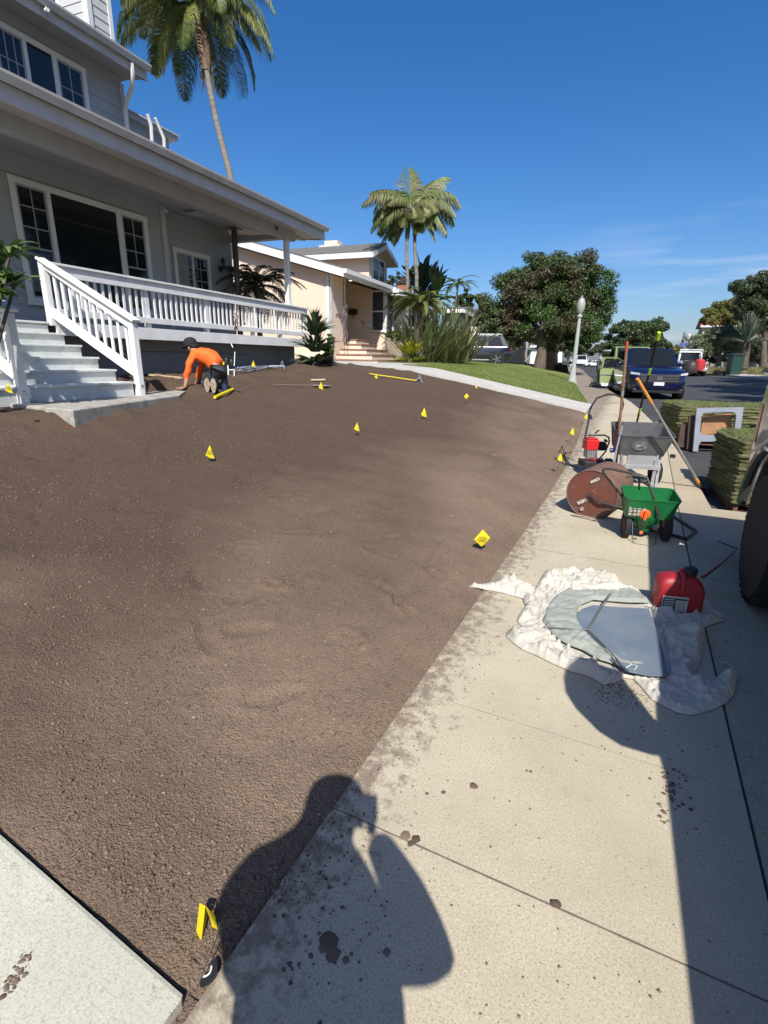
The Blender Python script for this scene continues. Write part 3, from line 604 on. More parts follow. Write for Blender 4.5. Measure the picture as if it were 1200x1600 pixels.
# porch railing
rl = MB().box(-.06, .075, .12, 7.45, 2.815, 2.85).box(.0, .045, .12, 7.44, 2.665, 2.813).box(.0, .045, .12, 7.43, 2.115, 2.215).build('railing', m_wht2, HS, bevel=.004)
y = .26; posts = [1.95, 3.5, 5.05, 6.2]; i = 0
while y < 7.4:
    if all(abs(y-p_) > .085 for p_ in posts): MB().box(-.022, .0, y-.02, y+.02, 2.14, 2.70).build('baluster', m_wht2, rl)
    y += .1335
for p_ in posts+[7.38]: MB().box(-.085, -.001, p_-.045, p_+.045, 2.02, 2.80).build('rail_post', m_wht2, rl)
q = h.ix(367, 498, .06); mb = MB()
for k in range(3): mb.tube([(.05, q[1]-.08+.06*k, q[2]+.12), (.10, q[1]-.05+.08*k, q[2]+.02*k), (.06, q[1]+.05-.05*k, q[2]-.08), (.05, q[1]-.04+.07*k, q[2]-.22)], .009, 6)
tag(mb.build('wire_bundle', M('red_brown_wire', (.16, .05, .05), .6)), 'small red and black wire bundle tied on the white porch railing', 'wires').matrix_world = Matrix.Translation(tuple(h.o)) @ Matrix.Rotation(h.rz, 4, 'Z')
# stairs
NR = 6; z0, z1 = 1.05, 2.02; dz = (z1-z0)/NR; run = 1.56/(NR-1)
mb = MB(); tr = MB()
for k in range(NR):            # k=0 lowest
    x = 1.56-run*k; zt = z0+dz*(k+1)
    mb.box(x-.02, x, -1.62 if k > 1 else -2.5, .02, zt-dz-.05, zt-.032)
    tr.box(x-run-.03 if k < NR-1 else -.1, x+.03, -1.62 if k > 1 else -2.52, .03, zt-.03, zt)
m_tread = M('worn_step_paint', (.60, .62, .60), .6, (.50, .52, .50), 3, 7, dirt=((.28, .24, .2), 6, .56, .74, .6), bump=(50, .25, .003))
st = tr.build('stair_treads', m_tread, HS, bevel=.006); mb.build('risers', m_tread, st)
mb = MB()
def rail_sloped(ly, x0, zt0, x1, zt1):
    r = MB(); a = (x0-.06, ly, zt0); b = (x1+.09, ly, zt1)
    r.bar((x0-.05, ly, zt0), (x1+.10, ly, zt1-.02), .14, .035)
    r.bar((x0, ly, zt0-.075), (x1, ly, zt1-.075), .04, .10)
    r.bar((x0, ly, zt0-.71), (x1, ly, zt1-.71), .045, .13)
    o = r.build('stair_rail', m_wht2, HS, bevel=.004)
    n = 11
    for i in range(1, n):
        t = i/n; x = x0+(x1-x0)*t; z = zt0+(zt1-zt0)*t; MB().box(x-.02, x+.02, ly+.021, ly+.043, z-.72, z-.06).build('baluster', m_wht2, o)
    MB().box(x0-.05, x0+.045, ly-.045, ly+.045, 1.97, zt0-.02).build('newel', m_wht2, o, bevel=.004)
    n1 = MB().box(x1-.03, x1+.065, ly-.045, ly+.045, z0-.04, zt1-.045).build('newel', m_wht2, o, bevel=.004)
    MB().lathe((x1+.066, ly, z0+.1), [(.022, 0), (.022, .006), (.01, .01)], axis=(1, 0, 0), n=12).build('bolt', m_copp, o)
    MB().box(x1-.03, x1+.02, ly+.046, ly+.10, z0+.02, z0+.16).build('bracket', m_wht2, o)
    return o
rail_sloped(.10, .0, 2.89, 1.58, 2.04); rail_sloped(-1.56, .0, 2.89, 1.58, 2.04)
# loose slab in front of the steps
mb = MB(); P = [h.iz(*q, 1.03) for q in ((113, 640), (280, 617), (262, 606), (34, 626))]
P = [(P[0][0], P[0][1]), (P[1][0], P[1][1]), (1.1, P[2][1]+.1), (1.35, P[3][1]-.3)]
mb.prism([h.world((a, b, .72)) for a, b in P], (0, 0, .305)); tag(mb.build('step_slab', M('old_slab', (.42, .4, .35), .9, (.3, .28, .24), 4, 7, bump=(50, .5, .006), dirt=((.13, .09, .06), 5, .5, .68, .8)), bevel=.012), 'weathered concrete slab on the soil at the foot of the white porch steps', 'slab')
# ================================================================== tools and things on the sidewalk
m_rust = M('rusty_red_drum', (.16, .045, .028), .5, (.10, .05, .035), 5, 6, dirt=((.28, .17, .12), 9, .55, .75, .6), bump=(50, .3, .003))
m_rust2 = M('rusty_drum_side', (.22, .12, .085), .6, (.15, .08, .055), 6, 7, dirt=((.09, .05, .035), 14, .5, .7, .7), bump=(60, .4, .003))
m_dark = M('dark_steel', (.03, .028, .027), .45, (.06, .045, .035), 12)
m_green = M('green_plastic', (.012, .14, .04), .35, (.018, .17, .05), 3)
m_orange = M('orange_plastic', (.8, .13, .03), .4)
m_rub = M('rubber', (.016, .016, .017), .8, bump=(80, .3, .004))
m_gal = M('galvanised', (.42, .43, .44), .4, (.5, .5, .5), 8, metal=.6)
m_gpl = M('grey_plastic', (.075, .08, .085), .55, (.11, .115, .12), 6, 6, dirt=((.25, .22, .18), 16, .58, .7, .5))
m_dust = M('dusty_inside', (.24, .21, .18), .95, (.12, .11, .1), 9, 8, (.35, .6), dirt=((.4, .36, .3), 12, .6, .7, .6))
m_wood = M('worn_wood', (.30, .17, .09), .7, (.2, .10, .05), 5, 6, stretch=(3, 3, .6))
m_red = M('red_paint', (.55, .02, .02), .3, coat=.5)
m_blk = M('black_plastic', (.02, .02, .021), .45)
m_label = M('pale_sticker', (.55, .52, .48), .6, (.25, .18, .15), 60, 3, (.45, .55))
def nrm(v): v = np.array(v, float); return v/np.linalg.norm(v)
# --- lawn roller
R0 = .262; Lr = .62; ax = nrm((math.sin(R_(13)), math.cos(R_(13)), 0)); c0 = pz(918, 811, 0); c0 = np.array([c0[0], c0[1]+.02, R0])
rz = math.atan2(ax[1], ax[0]); RO = thing('lawn_roller', 'rusty red steel lawn roller drum lying on the sidewalk by the soil', 'roller', (c0[0], c0[1], 0), rz)
# local: +x along axis, y to the left
MB().lathe((0, 0, R0), [(R0-.012, .012), (R0-.006, .0), (R0, .004), (R0, Lr-.004), (R0-.006, Lr), (R0-.012, Lr-.01)], axis=(1, 0, 0), n=56).build('drum', m_rust2, RO, smooth=True)
ed = MB().lathe((0, 0, R0), [(.0, -.004), (.045, -.002), (.05, .006), (R0-.03, .010), (R0-.012, .010), (R0-.012, .02)], axis=(1, 0, 0), n=56).build('end_plate', m_rust, RO, smooth=True)
MB().lathe((-.012, 0, R0), [(.018, -.03), (.018, .01), (.04, .012), (.04, .02)], axis=(1, 0, 0), n=16).build('axle', m_dark, RO, smooth=True)
MB().lathe((-.004, .07, R0-.17), [(.02, -.006), (.02, .01)], axis=(1, 0, 0), n=14).build('plug', m_label, RO)
for (yy, zz, w_, hh, rr) in ((.075, -.085, .12, .035, -.6), (-.02, .155, .10, .03, -.6)):
    c, s1 = math.cos(rr), math.sin(rr); P = [(-.002, yy+(a*c-b*s1), R0+zz+(a*s1+b*c)) for a, b in ((-w_/2, -hh/2), (w_/2, -hh/2), (w_/2, hh/2), (-w_/2, hh/2))]
    MB().prism([(x, -0+y, z) for x, y, z in P], (-.002, 0, 0)).build('sticker', m_label, RO)
def RL(p): # world -> roller local
    c, s1 = math.cos(-rz), math.sin(-rz); x, y = p[0]-c0[0], p[1]-c0[1]; return (x*c-y*s1, x*s1+y*c, p[2])
hl = [(-.03, 0, R0), (-.035, -.12, R0-.05), RL(pz(985, 800, .14)), RL(pz(1050, 806, .04)), RL(pz(1088, 830, .03)), RL(pz(1072, 842, .03)), RL(pz(1042, 834, .03)), RL(pz(1000, 826, .05))]
MB().tube([hl[0], hl[1], hl[2], hl[3]], .014, 8).tube(hl[3:7], .017, 8).tube([hl[6], hl[7]], .015, 8).build('handle', m_dark, RO, smooth=True)
# --- small green broadcast spreader (hopper, wheels, folded handle)
gx = pz(1003, 842, 0); GS = thing('green_spreader', 'small green plastic seed spreader with orange dial and folded black handle', 'spreader', (gx[0], gx[1], 0), R_(25.7-14))
def hopper(mb, wt, dt, wb, db, zt, zb, wall=.008, lip=.015):
    vs = []; rings = [(wt+lip, dt+lip, zt-.012), (wt+lip, dt+lip, zt), (wt, dt, zt), (wb+.01, db+.01, zb+.015)]; out = [(wt+lip, dt+lip, zt-.012), (wt+.006, dt+.006, zt-.014), (wb+.02, db+.02, zb)]
    def rr(w_, d_, z, n=5, r=.045):
        P = []; r = min(r, w_*.4, d_*.4)
        for cx, cy, a0 in ((w_/2-r, d_/2-r, 0), (-w_/2+r, d_/2-r, 90), (-w_/2+r, -d_/2+r, 180), (w_/2-r, -d_/2+r, 270)):
            for k in range(n): a = R_(a0+90*k/(n-1)); P.append((cx+r*math.cos(a), cy+r*math.sin(a), z))
        return P
    for seq, capd in ((rings, True), (out, True)):
        allp = [rr(*q) for q in seq]; n = len(allp[0]); V = [p for q in allp for p in q]; Fs = [(i*n+j, i*n+(j+1) % n, (i+1)*n+(j+1) % n, (i+1)*n+j) for i in range(len(allp)-1) for j in range(n)]
        Fs.append(tuple((len(allp)-1)*n+j for j in range(n))); mb.add(V, Fs)
    return mb
hopper(MB(), .45, .31, .38, .24, .45, .25).build('hopper', m_green, GS, smooth=25)
MB().lathe((-.045, -.125, .30), [(.05, .0), (.05, .018), (.035, .03)], axis=(0, -1, 0), n=14).box(-.055, -.035, -.175, -.15, .255, .345).build('dial', m_orange, GS, smooth=True)
lb = MB()
for i in range(4):
    for j in range(3): lb.box(-.185+.036*i, -.185+.036*i+.028, -.146-.003*j, -.137-.003*j, .345-.03*j, .345-.03*j+.02)
lb.build('sticker', m_label, GS)
MB().lathe((0, 0, .09), [(.05, 0), (.07, .06), (.13, .10), (.15, .16)], n=18).build('impeller_housing', m_green, GS, smooth=True)
MB().tube([(-.2, 0, .11), (.2, 0, .11)], .009, 8).build('axle', m_dark, GS)
for sx, rr in ((-.16, .13), (.185, .14)):
    w_ = MB().lathe((sx, 0, rr), [(.06, -.018), (rr-.02, -.024), (rr, -.02), (rr, .02), (rr-.02, .024), (.06, .018)], axis=(1, 0, 0), n=26).build('wheel', m_rub, GS, smooth=True)
    MB().lathe((sx, 0, rr), [(.015, -.026), (.058, -.02), (.058, .02), (.015, .026)], axis=(1, 0, 0), n=18).build('hub', m_blk, w_, smooth=True)
MB().tube([(-.12, -.05, .2), (-.12, -.16, .03), (-.10, -.19, .008), (.04, -.21, .008), (.07, -.18, .03), (.09, -.05, .2)], .0045, 6).build('kickstand', m_dark, GS, smooth=True)
MB().sphere((-.05, -.13, .10), .018).build('gate_knob', m_orange, GS, smooth=True)
_c, _s = math.cos(-R_(11.7)), math.sin(-R_(11.7))
def GL(p): x, y = p[0]-gx[0], p[1]-gx[1]; return (x*_c-y*_s, x*_s+y*_c, p[2])
dG = float((np.array([gx[0], gx[1], .5])-CO)@FW)
hp = [at(1031, 812, dG-.1), at(1020, 775, dG-.12), at(1011, 747, dG-.13), at(1000, 742, dG-.10), at(950, 732, dG+.0), at(943, 733, dG+.02), at(942, 738, dG+.04), at(972, 776, dG+.12), at(980, 792, dG+.14)]
MB().tube([GL(p) for p in hp], .0115, 8).build('handle', m_dark, GS, smooth=True)
MB().tube([GL(at(978, 746, dG-.1)), GL(at(990, 742, dG-.1)), GL(at(1010, 746, dG-.12))], .009, 8).tube([GL(at(998, 743, dG-.1)), GL(at(999, 765, dG+.0))], .008, 6).build('control_lever', m_blk, GS, smooth=True)
# --- big grey spreader
q0 = pz(1003, 772, 0); dB = 6.75; bz = thing('grey_spreader', 'large grey tub spreader on a galvanised frame, dust inside the hopper', 'spreader', (*at(986, 768, dB)[:2], 0.04), R_(25.7-8))
hb = hopper(MB(), .66, .46, .54, .36, .75, .46).build('hopper', m_gpl, bz, smooth=25)
MB().box(-.25, .25, -.16, .16, .53, .54).lathe((0.05, .03, .54), [(.18, .0), (.13, .05), (.06, .07), (.0, .075)], n=24).build('seed_dust', m_dust, bz, smooth=True)
lg = MB(); random.seed(3)
E = MB()
for k in range(18): a0 = 2*math.pi*k/18; a1 = a0+.26; E.bar((.0-.06+.085*math.cos(a0), -.2185, .62+.055*math.sin(a0)), (.0-.06+.085*math.cos(a1), -.2185, .62+.055*math.sin(a1)), .004, .012, up=(0, 1, 0))
for x0_, z0_, x1_, z1_ in ((-.11, .60, -.02, .645), (-.10, .585, .01, .63), (-.06, .655, .01, .60), (-.03, .66, .0, .65), (-.12, .62, -.07, .65), (-.02, .60, .01, .58)): E.bar((x0_, -.216, z0_), (x1_, -.216, z1_), .005, .014, up=(0, 1, 0))
o = E.build('oval_emblem', M('faded_white_print', (.45, .46, .46), .7, (.2, .21, .21), 40, 3), bz); o.location = (.0, -.0, .0)
MB().bar((-.24, -.14, .46), (-.2, -.2, .0), .03, .03).bar((.2, -.14, .46), (.17, -.2, .0), .035, .035).bar((.24, -.1, .46), (.235, -.16, .0), .03, .03).bar((-.2, -.19, .28), (.24, -.19, .28), .03, .05).box(-.17, .15, -.19, -.175, .28, .43).build('frame', m_gal, bz)
MB().lathe((0, 0, .36), [(.10, .0), (.14, .05), (.12, .1)], n=16).box(-.2, .2, -.15, .15, .44, .47).build('gearbox', m_blk, bz, smooth=True)
for sx in (-.30, .30): 
    MB().lathe((sx, .12, .16), [(.07, -.035), (.14, -.045), (.16, -.03), (.16, .03), (.14, .045), (.07, .035)], axis=(1, 0, 0), n=26).build('wheel', m_rub, bz, smooth=True)
MB().tube([(-.38, -.15, .47), (-.33, -.15, .48)], .03, 10).build('blue_grip', M('blue_plastic', (.02, .03, .2), .4), bz, smooth=True)
MB().tube([(.33, -.2, .44), (.38, -.2, .44)], .025, 10).build('end_cap', m_gpl, bz, smooth=True)
MB().tube([(-.31, -.24, .78), (-.34, -.26, .5), (-.36, -.3, .2)], .012, 8).tube([(-.31, -.24, .74), (-.31, -.24, .82)], .016, 8).build('frame_rod', m_gal, bz, smooth=True)
for o_, pv, an in ([(o2, Vector((0, 0, .58)), 15) for o2 in bz.children if o2.name.split('.')[0] in ('hopper', 'seed_dust', 'oval_emblem')]+[(o2, Vector((0, 0, .34)), 9) for o2 in GS.children if o2.name.split('.')[0] in ('hopper', 'dial', 'sticker')]):
    o_.rotation_euler = (R_(an), 0, 0); o_.location = pv-Matrix.Rotation(R_(an), 3, 'X')@pv
# --- red engine tiller
dT = 7.1; tb = at(930, 757, dT); TI = thing('tiller', 'black and red motor tiller with looped handle standing beside the soil', 'tiller', (tb[0], tb[1], s(tb[1])), R_(25.7))
def TL(x, y, dd=0.):
    p = at(x, y, dT+dd); v = p-np.array([tb[0], tb[1], s(tb[1])]); c, s1 = math.cos(-R_(25.7)), math.sin(-R_(25.7)); return (v[0]*c-v[1]*s1, v[0]*s1+v[1]*c, v[2])
e0 = TL(924, 695); MB().box(e0[0]-.095, e0[0]+.075, e0[1]-.09, e0[1]+.09, e0[2]-.06, e0[2]+.08).box(e0[0]-.08, e0[0]+.06, e0[1]-.08, e0[1]+.07, e0[2]+.08, e0[2]+.105).build('engine_cover', m_red, TI, bevel=.02)
fs = MB()
for k in range(5): fs.box(e0[0]-.075+.03*k, e0[0]-.075+.03*k+.012, e0[1]-.10, e0[1]+.05, e0[2]-.17, e0[2]-.062)
fs.box(e0[0]-.06, e0[0]+.05, e0[1]-.07, e0[1]+.05, e0[2]-.17, e0[2]-.06).build('cooling_fins', m_gal, TI)
f0 = TL(942, 697); MB().lathe((f0[0]-.03, f0[1], f0[2]), [(.04, -.04), (.065, -.02), (.065, .05), (.04, .07)], axis=(1, 0, 0), n=14).build('air_filter', m_blk, TI, smooth=True)
t0_ = TL(928, 722); MB().box(t0_[0]-.18, t0_[0]+.16, t0_[1]-.12, t0_[1]+.12, t0_[2]-.02, t0_[2]+.03).box(t0_[0]-.17, t0_[0]+.15, t0_[1]-.135, t0_[1]-.12, t0_[2]-.14, t0_[2]+.02).box(t0_[0]-.18, t0_[0]-.165, t0_[1]-.12, t0_[1]+.12, .12, t0_[2]).build('tine_guard', m_blk, TI, bevel=.008)
MB().box(t0_[0]-.10, t0_[0]+.09, t0_[1]-.06, t0_[1]+.06, t0_[2]+.03, t0_[2]+.05).build('engine_mount', m_red, TI)
tm = MB()
for k in range(4):
    xx = t0_[0]-.10+.07*k
    for a in range(4): aa = a*math.pi/2+k*.5; tm.bar((xx, t0_[1], .12), (xx, t0_[1]+.115*math.cos(aa), .12+.115*math.sin(aa)), .008, .03, up=(1, 0, 0))
tm.tube([(t0_[0]-.15, t0_[1], .12), (t0_[0]+.13, t0_[1], .12)], .013, 8).tube([(t0_[0]-.01, t0_[1], .12), (t0_[0]-.01, t0_[1], t0_[2])], .03, 8).build('tines', m_gal, TI)
MB().tube([TL(*q) for q in [(914, 685, -.1), (920, 655, .05), (921, 643, .12), (924, 635, .15), (933, 622, .22), (950, 616, .28), (962, 617, .3), (972, 622, .28), (974, 632, .25), (966, 660, .1)]], .0135, 8).build('handle', m_blk, TI, smooth=True)
MB().tube([TL(*q) for q in [(919, 680, -.12), (945, 680, -.12), (951, 683, -.1), (952, 690, -.1), (946, 706, -.08), (932, 722, -.05)]], .011, 8).build('lower_handle', m_blk, TI, smooth=True)
MB().tube([TL(940, 618, .2), TL(946, 630, .18), TL(966, 629, .2)], .004, 5).build('throttle_cable', m_blk, TI)
MB().tube([TL(922, 648, .05), TL(924, 655, .05)], .018, 8).tube([TL(944, 687, -.12), TL(949, 690, -.12)], .015, 8).tube([TL(930, 677, -.1), TL(936, 672, -.1)], .012, 8).build('clamp_knob', m_blk, TI, smooth=True)
# --- long handled tools leaning on the grey spreader
def pole(p, q, r, mat, name, label, cat, parts=()):
    o = MB().tube([p, q], r, 8).build(name, mat, smooth=True); tag(o, label, cat)
    for nm, a, b, rr, mt in parts:
        P = [tuple(np.array(p)+(np.array(q)-np.array(p))*t) for t in (a, b)]; MB().tube(P, rr, 8).build(nm, mt, o, smooth=True)
    return o
p0 = at(961, 742, 6.95); p1 = at(980, 534, 6.2)
o = pole(p0, p1, .0165, m_wood, 'shovel', 'long brown wooden shovel handle with red tip leaning on the grey spreader', 'shovel', (('red_tip', .94, 1.002, .0175, M('faded_red', (.45, .08, .04), .6)), ('collar', .62, .66, .018, m_gal)))
v = nrm(np.array(p1)-np.array(p0)); b0 = np.array(p0)-v*.02; b1 = b0.copy(); b1 = b0-v*.3; rr_ = _r0*.1
MB().prism([b0-rr_*.7, b0+rr_*.7, b1+rr_*.9, b1-v*.0+rr_*0-v*.08, b1-rr_*.9], tuple(np.array([0, .006, 0]))).build('blade', m_gal, o)
p0 = at(992, 672, 7.0); p1 = at(1030, 520, 5.9)
v_ = np.array(p0)-(np.array(p1)-np.array(p0))*.38
o = pole(v_, p1, .013, m_blk, 'lopper_pole', 'black pole tool with lime green bands leaning behind the grey spreader', 'pole', ())
for a, b, rr in ((.955, 1.003, .022), (.72, .765, .0165), (.42, .46, .0165)):
    P = [tuple(v_+(np.array(p1)-v_)*t) for t in (a, b)]; MB().tube(P, rr, 10).build('lime_band', M('lime_plastic', (.42, .62, .03), .4), o, smooth=True)
P = [tuple(v_+(np.array(p1)-v_)*t) for t in (.80, .955)]; MB().tube(P, .021, 10).build('foam_grip', m_rub, o, smooth=True)
p0 = at(1096, 762, 6.55); p1 = at(996, 592, 5.7)
o = pole(p0, p1, .0155, M('grey_fibreglass', (.2, .2, .19), .5, (.28, .27, .25), 9), 'long_handled_tool', 'grey shaft tool with orange wooden grip leaning across the kerb', 'hand tool',
    (('wooden_grip', .80, 1.003, .0175, M('orange_wood', (.75, .33, .05), .5, (.62, .25, .04), 8)), ('orange_band', .02, .10, .018, M('orange_wood2', (.75, .33, .05), .5))))
dv_ = nrm(np.array(p1)-np.array(p0)); MB().prism([np.array(p0)+_r0*.03, np.array(p0)-_r0*.03, np.array(p0)-dv_*.24-_r0*.06, np.array(p0)-dv_*.24+_r0*.06], (0, .008, 0)).build('blade', m_dark, o)
# --- petrol can
cz = pz(1062, 955, 0); GC = thing('fuel_can', 'red plastic fuel can with green and white label in the truck shadow', 'fuel can', (cz[0]-.03, cz[1]+.0, 0), R_(25.7-12))
m_can = M('red_can', (.36, .016, .022), .5, (.28, .014, .02), 4)
cw, cdp, chh = .145, .09, .27; prf = []
mb = MB(); n = 24
def sup(a, e): c, s1 = math.cos(a), math.sin(a); return math.copysign(abs(c)**e, c), math.copysign(abs(s1)**e, s1)
lv = [(0, .90), (.012, .98), (.05, 1.), (.17, .99), (.215, .93), (.245, .78), (.262, .5), (.268, .0)]; V = []; Fs = []
for zz, k in lv:
    for j in range(n):
        x, y = sup(2*math.pi*j/n, .45); dent = 1-.05*math.exp(-((x)/.18)**2)*(zz > .1)
        V.append((x*cw*k+(-.012 if zz > .2 else 0), y*cdp*(k if zz < .25 else k)*dent, zz))
for i in range(len(lv)-1):
    for j in range(n): Fs.append((i*n+j, i*n+(j+1) % n, (i+1)*n+(j+1) % n, (i+1)*n+j))
Fs.append(tuple(range(n))[::-1]); mb.add(V, Fs); mb.build('body', m_can, GC, smooth=60)
MB().tube([(-.01, -.092, .155), (-.01, -.085, .215), (-.005, -.05, .262), (.0, .0, .285), (.0, .05, .27)], [.010, .016, .02, .02, .016], 10).build('handle', m_can, GC, smooth=True)
MB().lathe((.045, .0, .25), [(.036, 0), (.036, .02), (.044, .022), (.044, .06), (.03, .066)], n=14).tube([(.045, 0, .31), (.075, .03, .30), (.09, .04, .27)], .017, 8).build('cap', m_blk, GC, smooth=True)
m_gl = M('label_green', (.02, .1, .06), .5, (.015, .07, .05), 50); m_wl = M('label_white', (.5, .5, .48), .6)
lb = MB().box(-.118, .035, -.0925, -.0905, .035, .14).build('label', m_wl, GC); MB().box(-.114, -.035, -.0940, -.0930, .035, .128).box(-.034, .031, -.0940, -.0930, .115, .128).build('label_print', m_gl, lb)
pr = MB(); random.seed(5)
for k in range(5): pr.box(-.108, -.108+.05*random.random()+.02, -.0955, -.0945, .045+.017*k, .052+.017*k)
pr.build('print_lines', m_wl, lb)
pr = MB()
for k in range(6): pr.box(-.028, -.028+.05, -.0940, -.0930, .04+.012*k, .0435+.012*k)
pr.build('print_text', M('print_grey', (.15, .15, .15), .6), lb)
q1 = pz(1148, 862, .06); q0_ = pz(1098, 902, .24)
tag(MB().tube([tuple(q0_), tuple((q0_+q1)/2+np.array([0, 0, -.01])), tuple(q1)], .011, 8).build('red_pole', M('dark_red_paint', (.2, .02, .02), .5), smooth=True), 'thin dark red rod leaning from behind the fuel can towards the tyre', 'rod')
# --- tarp, folded cloth and metal plate
def poly_sheet(px, zfun, step, name, mat, zbase=.004, under=True):
    P = [pz(x, y, 0) for x, y in px]; P = np.array([(p[0], p[1]) for p in P]); x0, y0 = P.min(0); x1, y1 = P.max(0)
    nx = int((x1-x0)/step)+2; ny = int((y1-y0)/step)+2; gx_ = x0+np.arange(nx)*step; gy_ = y0+np.arange(ny)*step; GX, GY = np.meshgrid(gx_, gy_)
    A = P; B = np.roll(P, -1, 0)
    ins = np.zeros(GX.shape, bool); D = np.full(GX.shape, 9.); NX_ = GX.copy(); NY_ = GY.copy()
    for a, b in zip(A, B):
        c = ((a[1] > GY) != (b[1] > GY)) & (GX < (b[0]-a[0])*(GY-a[1])/(b[1]-a[1]+1e-12)+a[0]); ins ^= c
        d = b-a; t = np.clip(((GX-a[0])*d[0]+(GY-a[1])*d[1])/(d@d+1e-12), 0, 1); qx = a[0]+d[0]*t; qy = a[1]+d[1]*t; dd = np.hypot(GX-qx, GY-qy)
        u = dd < D; D[u] = dd[u]; NX_[u] = qx[u]; NY_[u] = qy[u]
    near = (~ins) & (D < step*1.2); use = ins | near
    XX = np.where(near, NX_, GX); YY = np.where(near, NY_, GY); DD = np.where(ins, D, 0)
    idx = -np.ones(GX.shape, int); V = []
    for j in range(ny):
        for i in range(nx):
            if use[j, i]: idx[j, i] = len(V); V.append((XX[j, i], YY[j, i], zfun(XX[j, i], YY[j, i], DD[j, i])+zbase))
    Fs = []
    for j in range(ny-1):
        for i in range(nx-1):
            q = (idx[j, i], idx[j, i+1], idx[j+1, i+1], idx[j+1, i])
            if min(q) >= 0 and (ins[j, i] or ins[j, i+1] or ins[j+1, i+1] or ins[j+1, i]): Fs.append(q)
    o = npmesh(name, np.array(V), np.array(Fs), mat, smooth=True)
    m_ = o.modifiers.new('solid', 'SOLIDIFY'); m_.thickness = .002; m_.offset = 1
    return o
T = lambda l: [(720+x*.4, 820+y*.4) for x, y in l]
tarp_px = T([(40, 236), (62, 238), (110, 232), (150, 224), (205, 222), (240, 238), (286, 262), (300, 235), (316, 205), (332, 182), (360, 175), (400, 181), (450, 184), (500, 186), (545, 196), (600, 213), (650, 236), (690, 262), (715, 280), (765, 303), (830, 312), (870, 330), (900, 345), (935, 335), (935, 305), (962, 308), (985, 330), (1005, 348), (1028, 352), (1022, 378), (990, 388), (952, 402), (950, 440), (940, 490), (940, 530), (925, 560), (905, 590), (915, 615), (950, 628), (982, 618), (1005, 590), (1040, 575), (1078, 573), (1074, 620), (1066, 662), (1035, 700), (985, 725), (900, 747), (850, 738), (800, 715), (745, 685), (700, 632), (672, 605), (640, 600), (600, 620), (555, 627), (520, 605), (480, 590), (430, 577), (350, 541), (290, 512), (240, 490), (200, 462), (178, 440), (180, 422), (240, 402), (220, 380), (226, 355), (252, 320), (240, 290), (200, 278), (150, 265), (100, 256), (60, 248), (40, 246)])
def rdg(X, Y, f, o):
    wx = nfb(X, Y, f*.35, 2, o+20.)*.22; wy = nfb(X, Y, f*.35, 2, o+40.)*.22
    return max(0, 1-abs(nfb(X+wx, Y+wy, f, 2, o))*3.0)**3.5
def inpoly(P, X, Y):
    c = False; n = len(P)
    for i in range(n):
        a = P[i]; b = P[i-1]
        if (a[1] > Y) != (b[1] > Y) and X < (b[0]-a[0])*(Y-a[1])/(b[1]-a[1])+a[0]: c = not c
    return c
core = [tuple(pz(x, y, .02)[:2]) for x, y in T([(330, 400), (335, 350), (400, 285), (480, 270), (600, 272), (700, 300), (745, 325), (780, 400), (812, 500), (818, 590), (700, 590), (600, 580), (480, 520), (380, 470)])]
def foldz(X, Y, D):
    if inpoly(core, X, Y): return .012+.006*nfb(X, Y, 6, 2)
    e = min(1, D/.035); ang = nfb(X, Y, 2.2, 2, 1.)*2.2
    a = X*.9+Y*.35+nfb(X, Y, 3.5, 3, 2.)*.16; w1 = abs(math.sin(a*62)); b = (X*.3-Y)*1.+nfb(X, Y, 5., 3, 8.)*.12; w2 = abs(math.sin(b*38))
    k = .5+.5*math.tanh(nfb(X, Y, 3., 2, 11.)*4)
    return e*(.010+.014*(1-w1)**3*k+.014*(1-w2)**3*(1-k)+rdg(X, Y, 4.2, 1.)*.038+rdg(X, Y, 8., 7.)*.016+rdg(X*1.6, Y*.6, 15., 3.)*.006+.001*abs(nfb(X, Y, 40., 3, 3.))+.06*max(0, nfb(X, Y, 2.6, 2, 6.))) + .006*e
m_tarp = M('white_cloth', (.52, .49, .42), .9, (.43, .40, .34), 4, 6, dirt=((.30, .22, .15), 3.5, .58, .75, .7), bump=(180, .25, .002))
tarp = tag(poly_sheet(tarp_px, foldz, .0065, 'drop_cloth', m_tarp), 'crumpled off white cloth spread over the sidewalk slabs', 'cloth')
ring_ = MB(); c_ = pz(736, 916, .012)
for k in range(12): a0 = k*math.pi/6; a1 = a0+math.pi/6; ring_.tube([(c_[0]+.012*math.cos(a0), c_[1]+.012*math.sin(a0), .01), (c_[0]+.012*math.cos(a1), c_[1]+.012*math.sin(a1), .01)], .003, 5)
ring_.build('corner_ring', m_tarp, tarp)
gc_px = T([(318, 395), (322, 360), (345, 325), (375, 292), (410, 272), (470, 262), (530, 263), (590, 264), (650, 272), (700, 290), (728, 312), (735, 324), (640, 322), (560, 316), (515, 312), (470, 330), (452, 352), (455, 400), (480, 440), (530, 490), (585, 530), (640, 556), (720, 570), (740, 582), (660, 584), (610, 572), (540, 550), (470, 510), (420, 492), (380, 470), (350, 440)])
def gz(X, Y, D): e = min(1, D/.02); return .032+e*(.016+.006*abs(math.sin((X+Y*.6+nfb(X, Y, 4, 2)*.16)*48))+.014*abs(nfb(X, Y, 4, 3, 4.))+.006*abs(nfb(X, Y, 14, 3, 4.)))
o = tag(poly_sheet(gc_px, gz, .006, 'canvas_sheet', M('greenish_canvas', (.32, .335, .29), .85, (.25, .265, .23), 5, 5, bump=(200, .2, .002))), 'sage green folded canvas wrapped round the metal plate', 'cloth')
pl_px = T([(450, 352), (470, 328), (515, 312), (620, 320), (735, 325), (762, 400), (790, 490), (812, 588), (740, 588), (650, 570), (590, 528), (530, 486), (478, 436), (453, 400)])
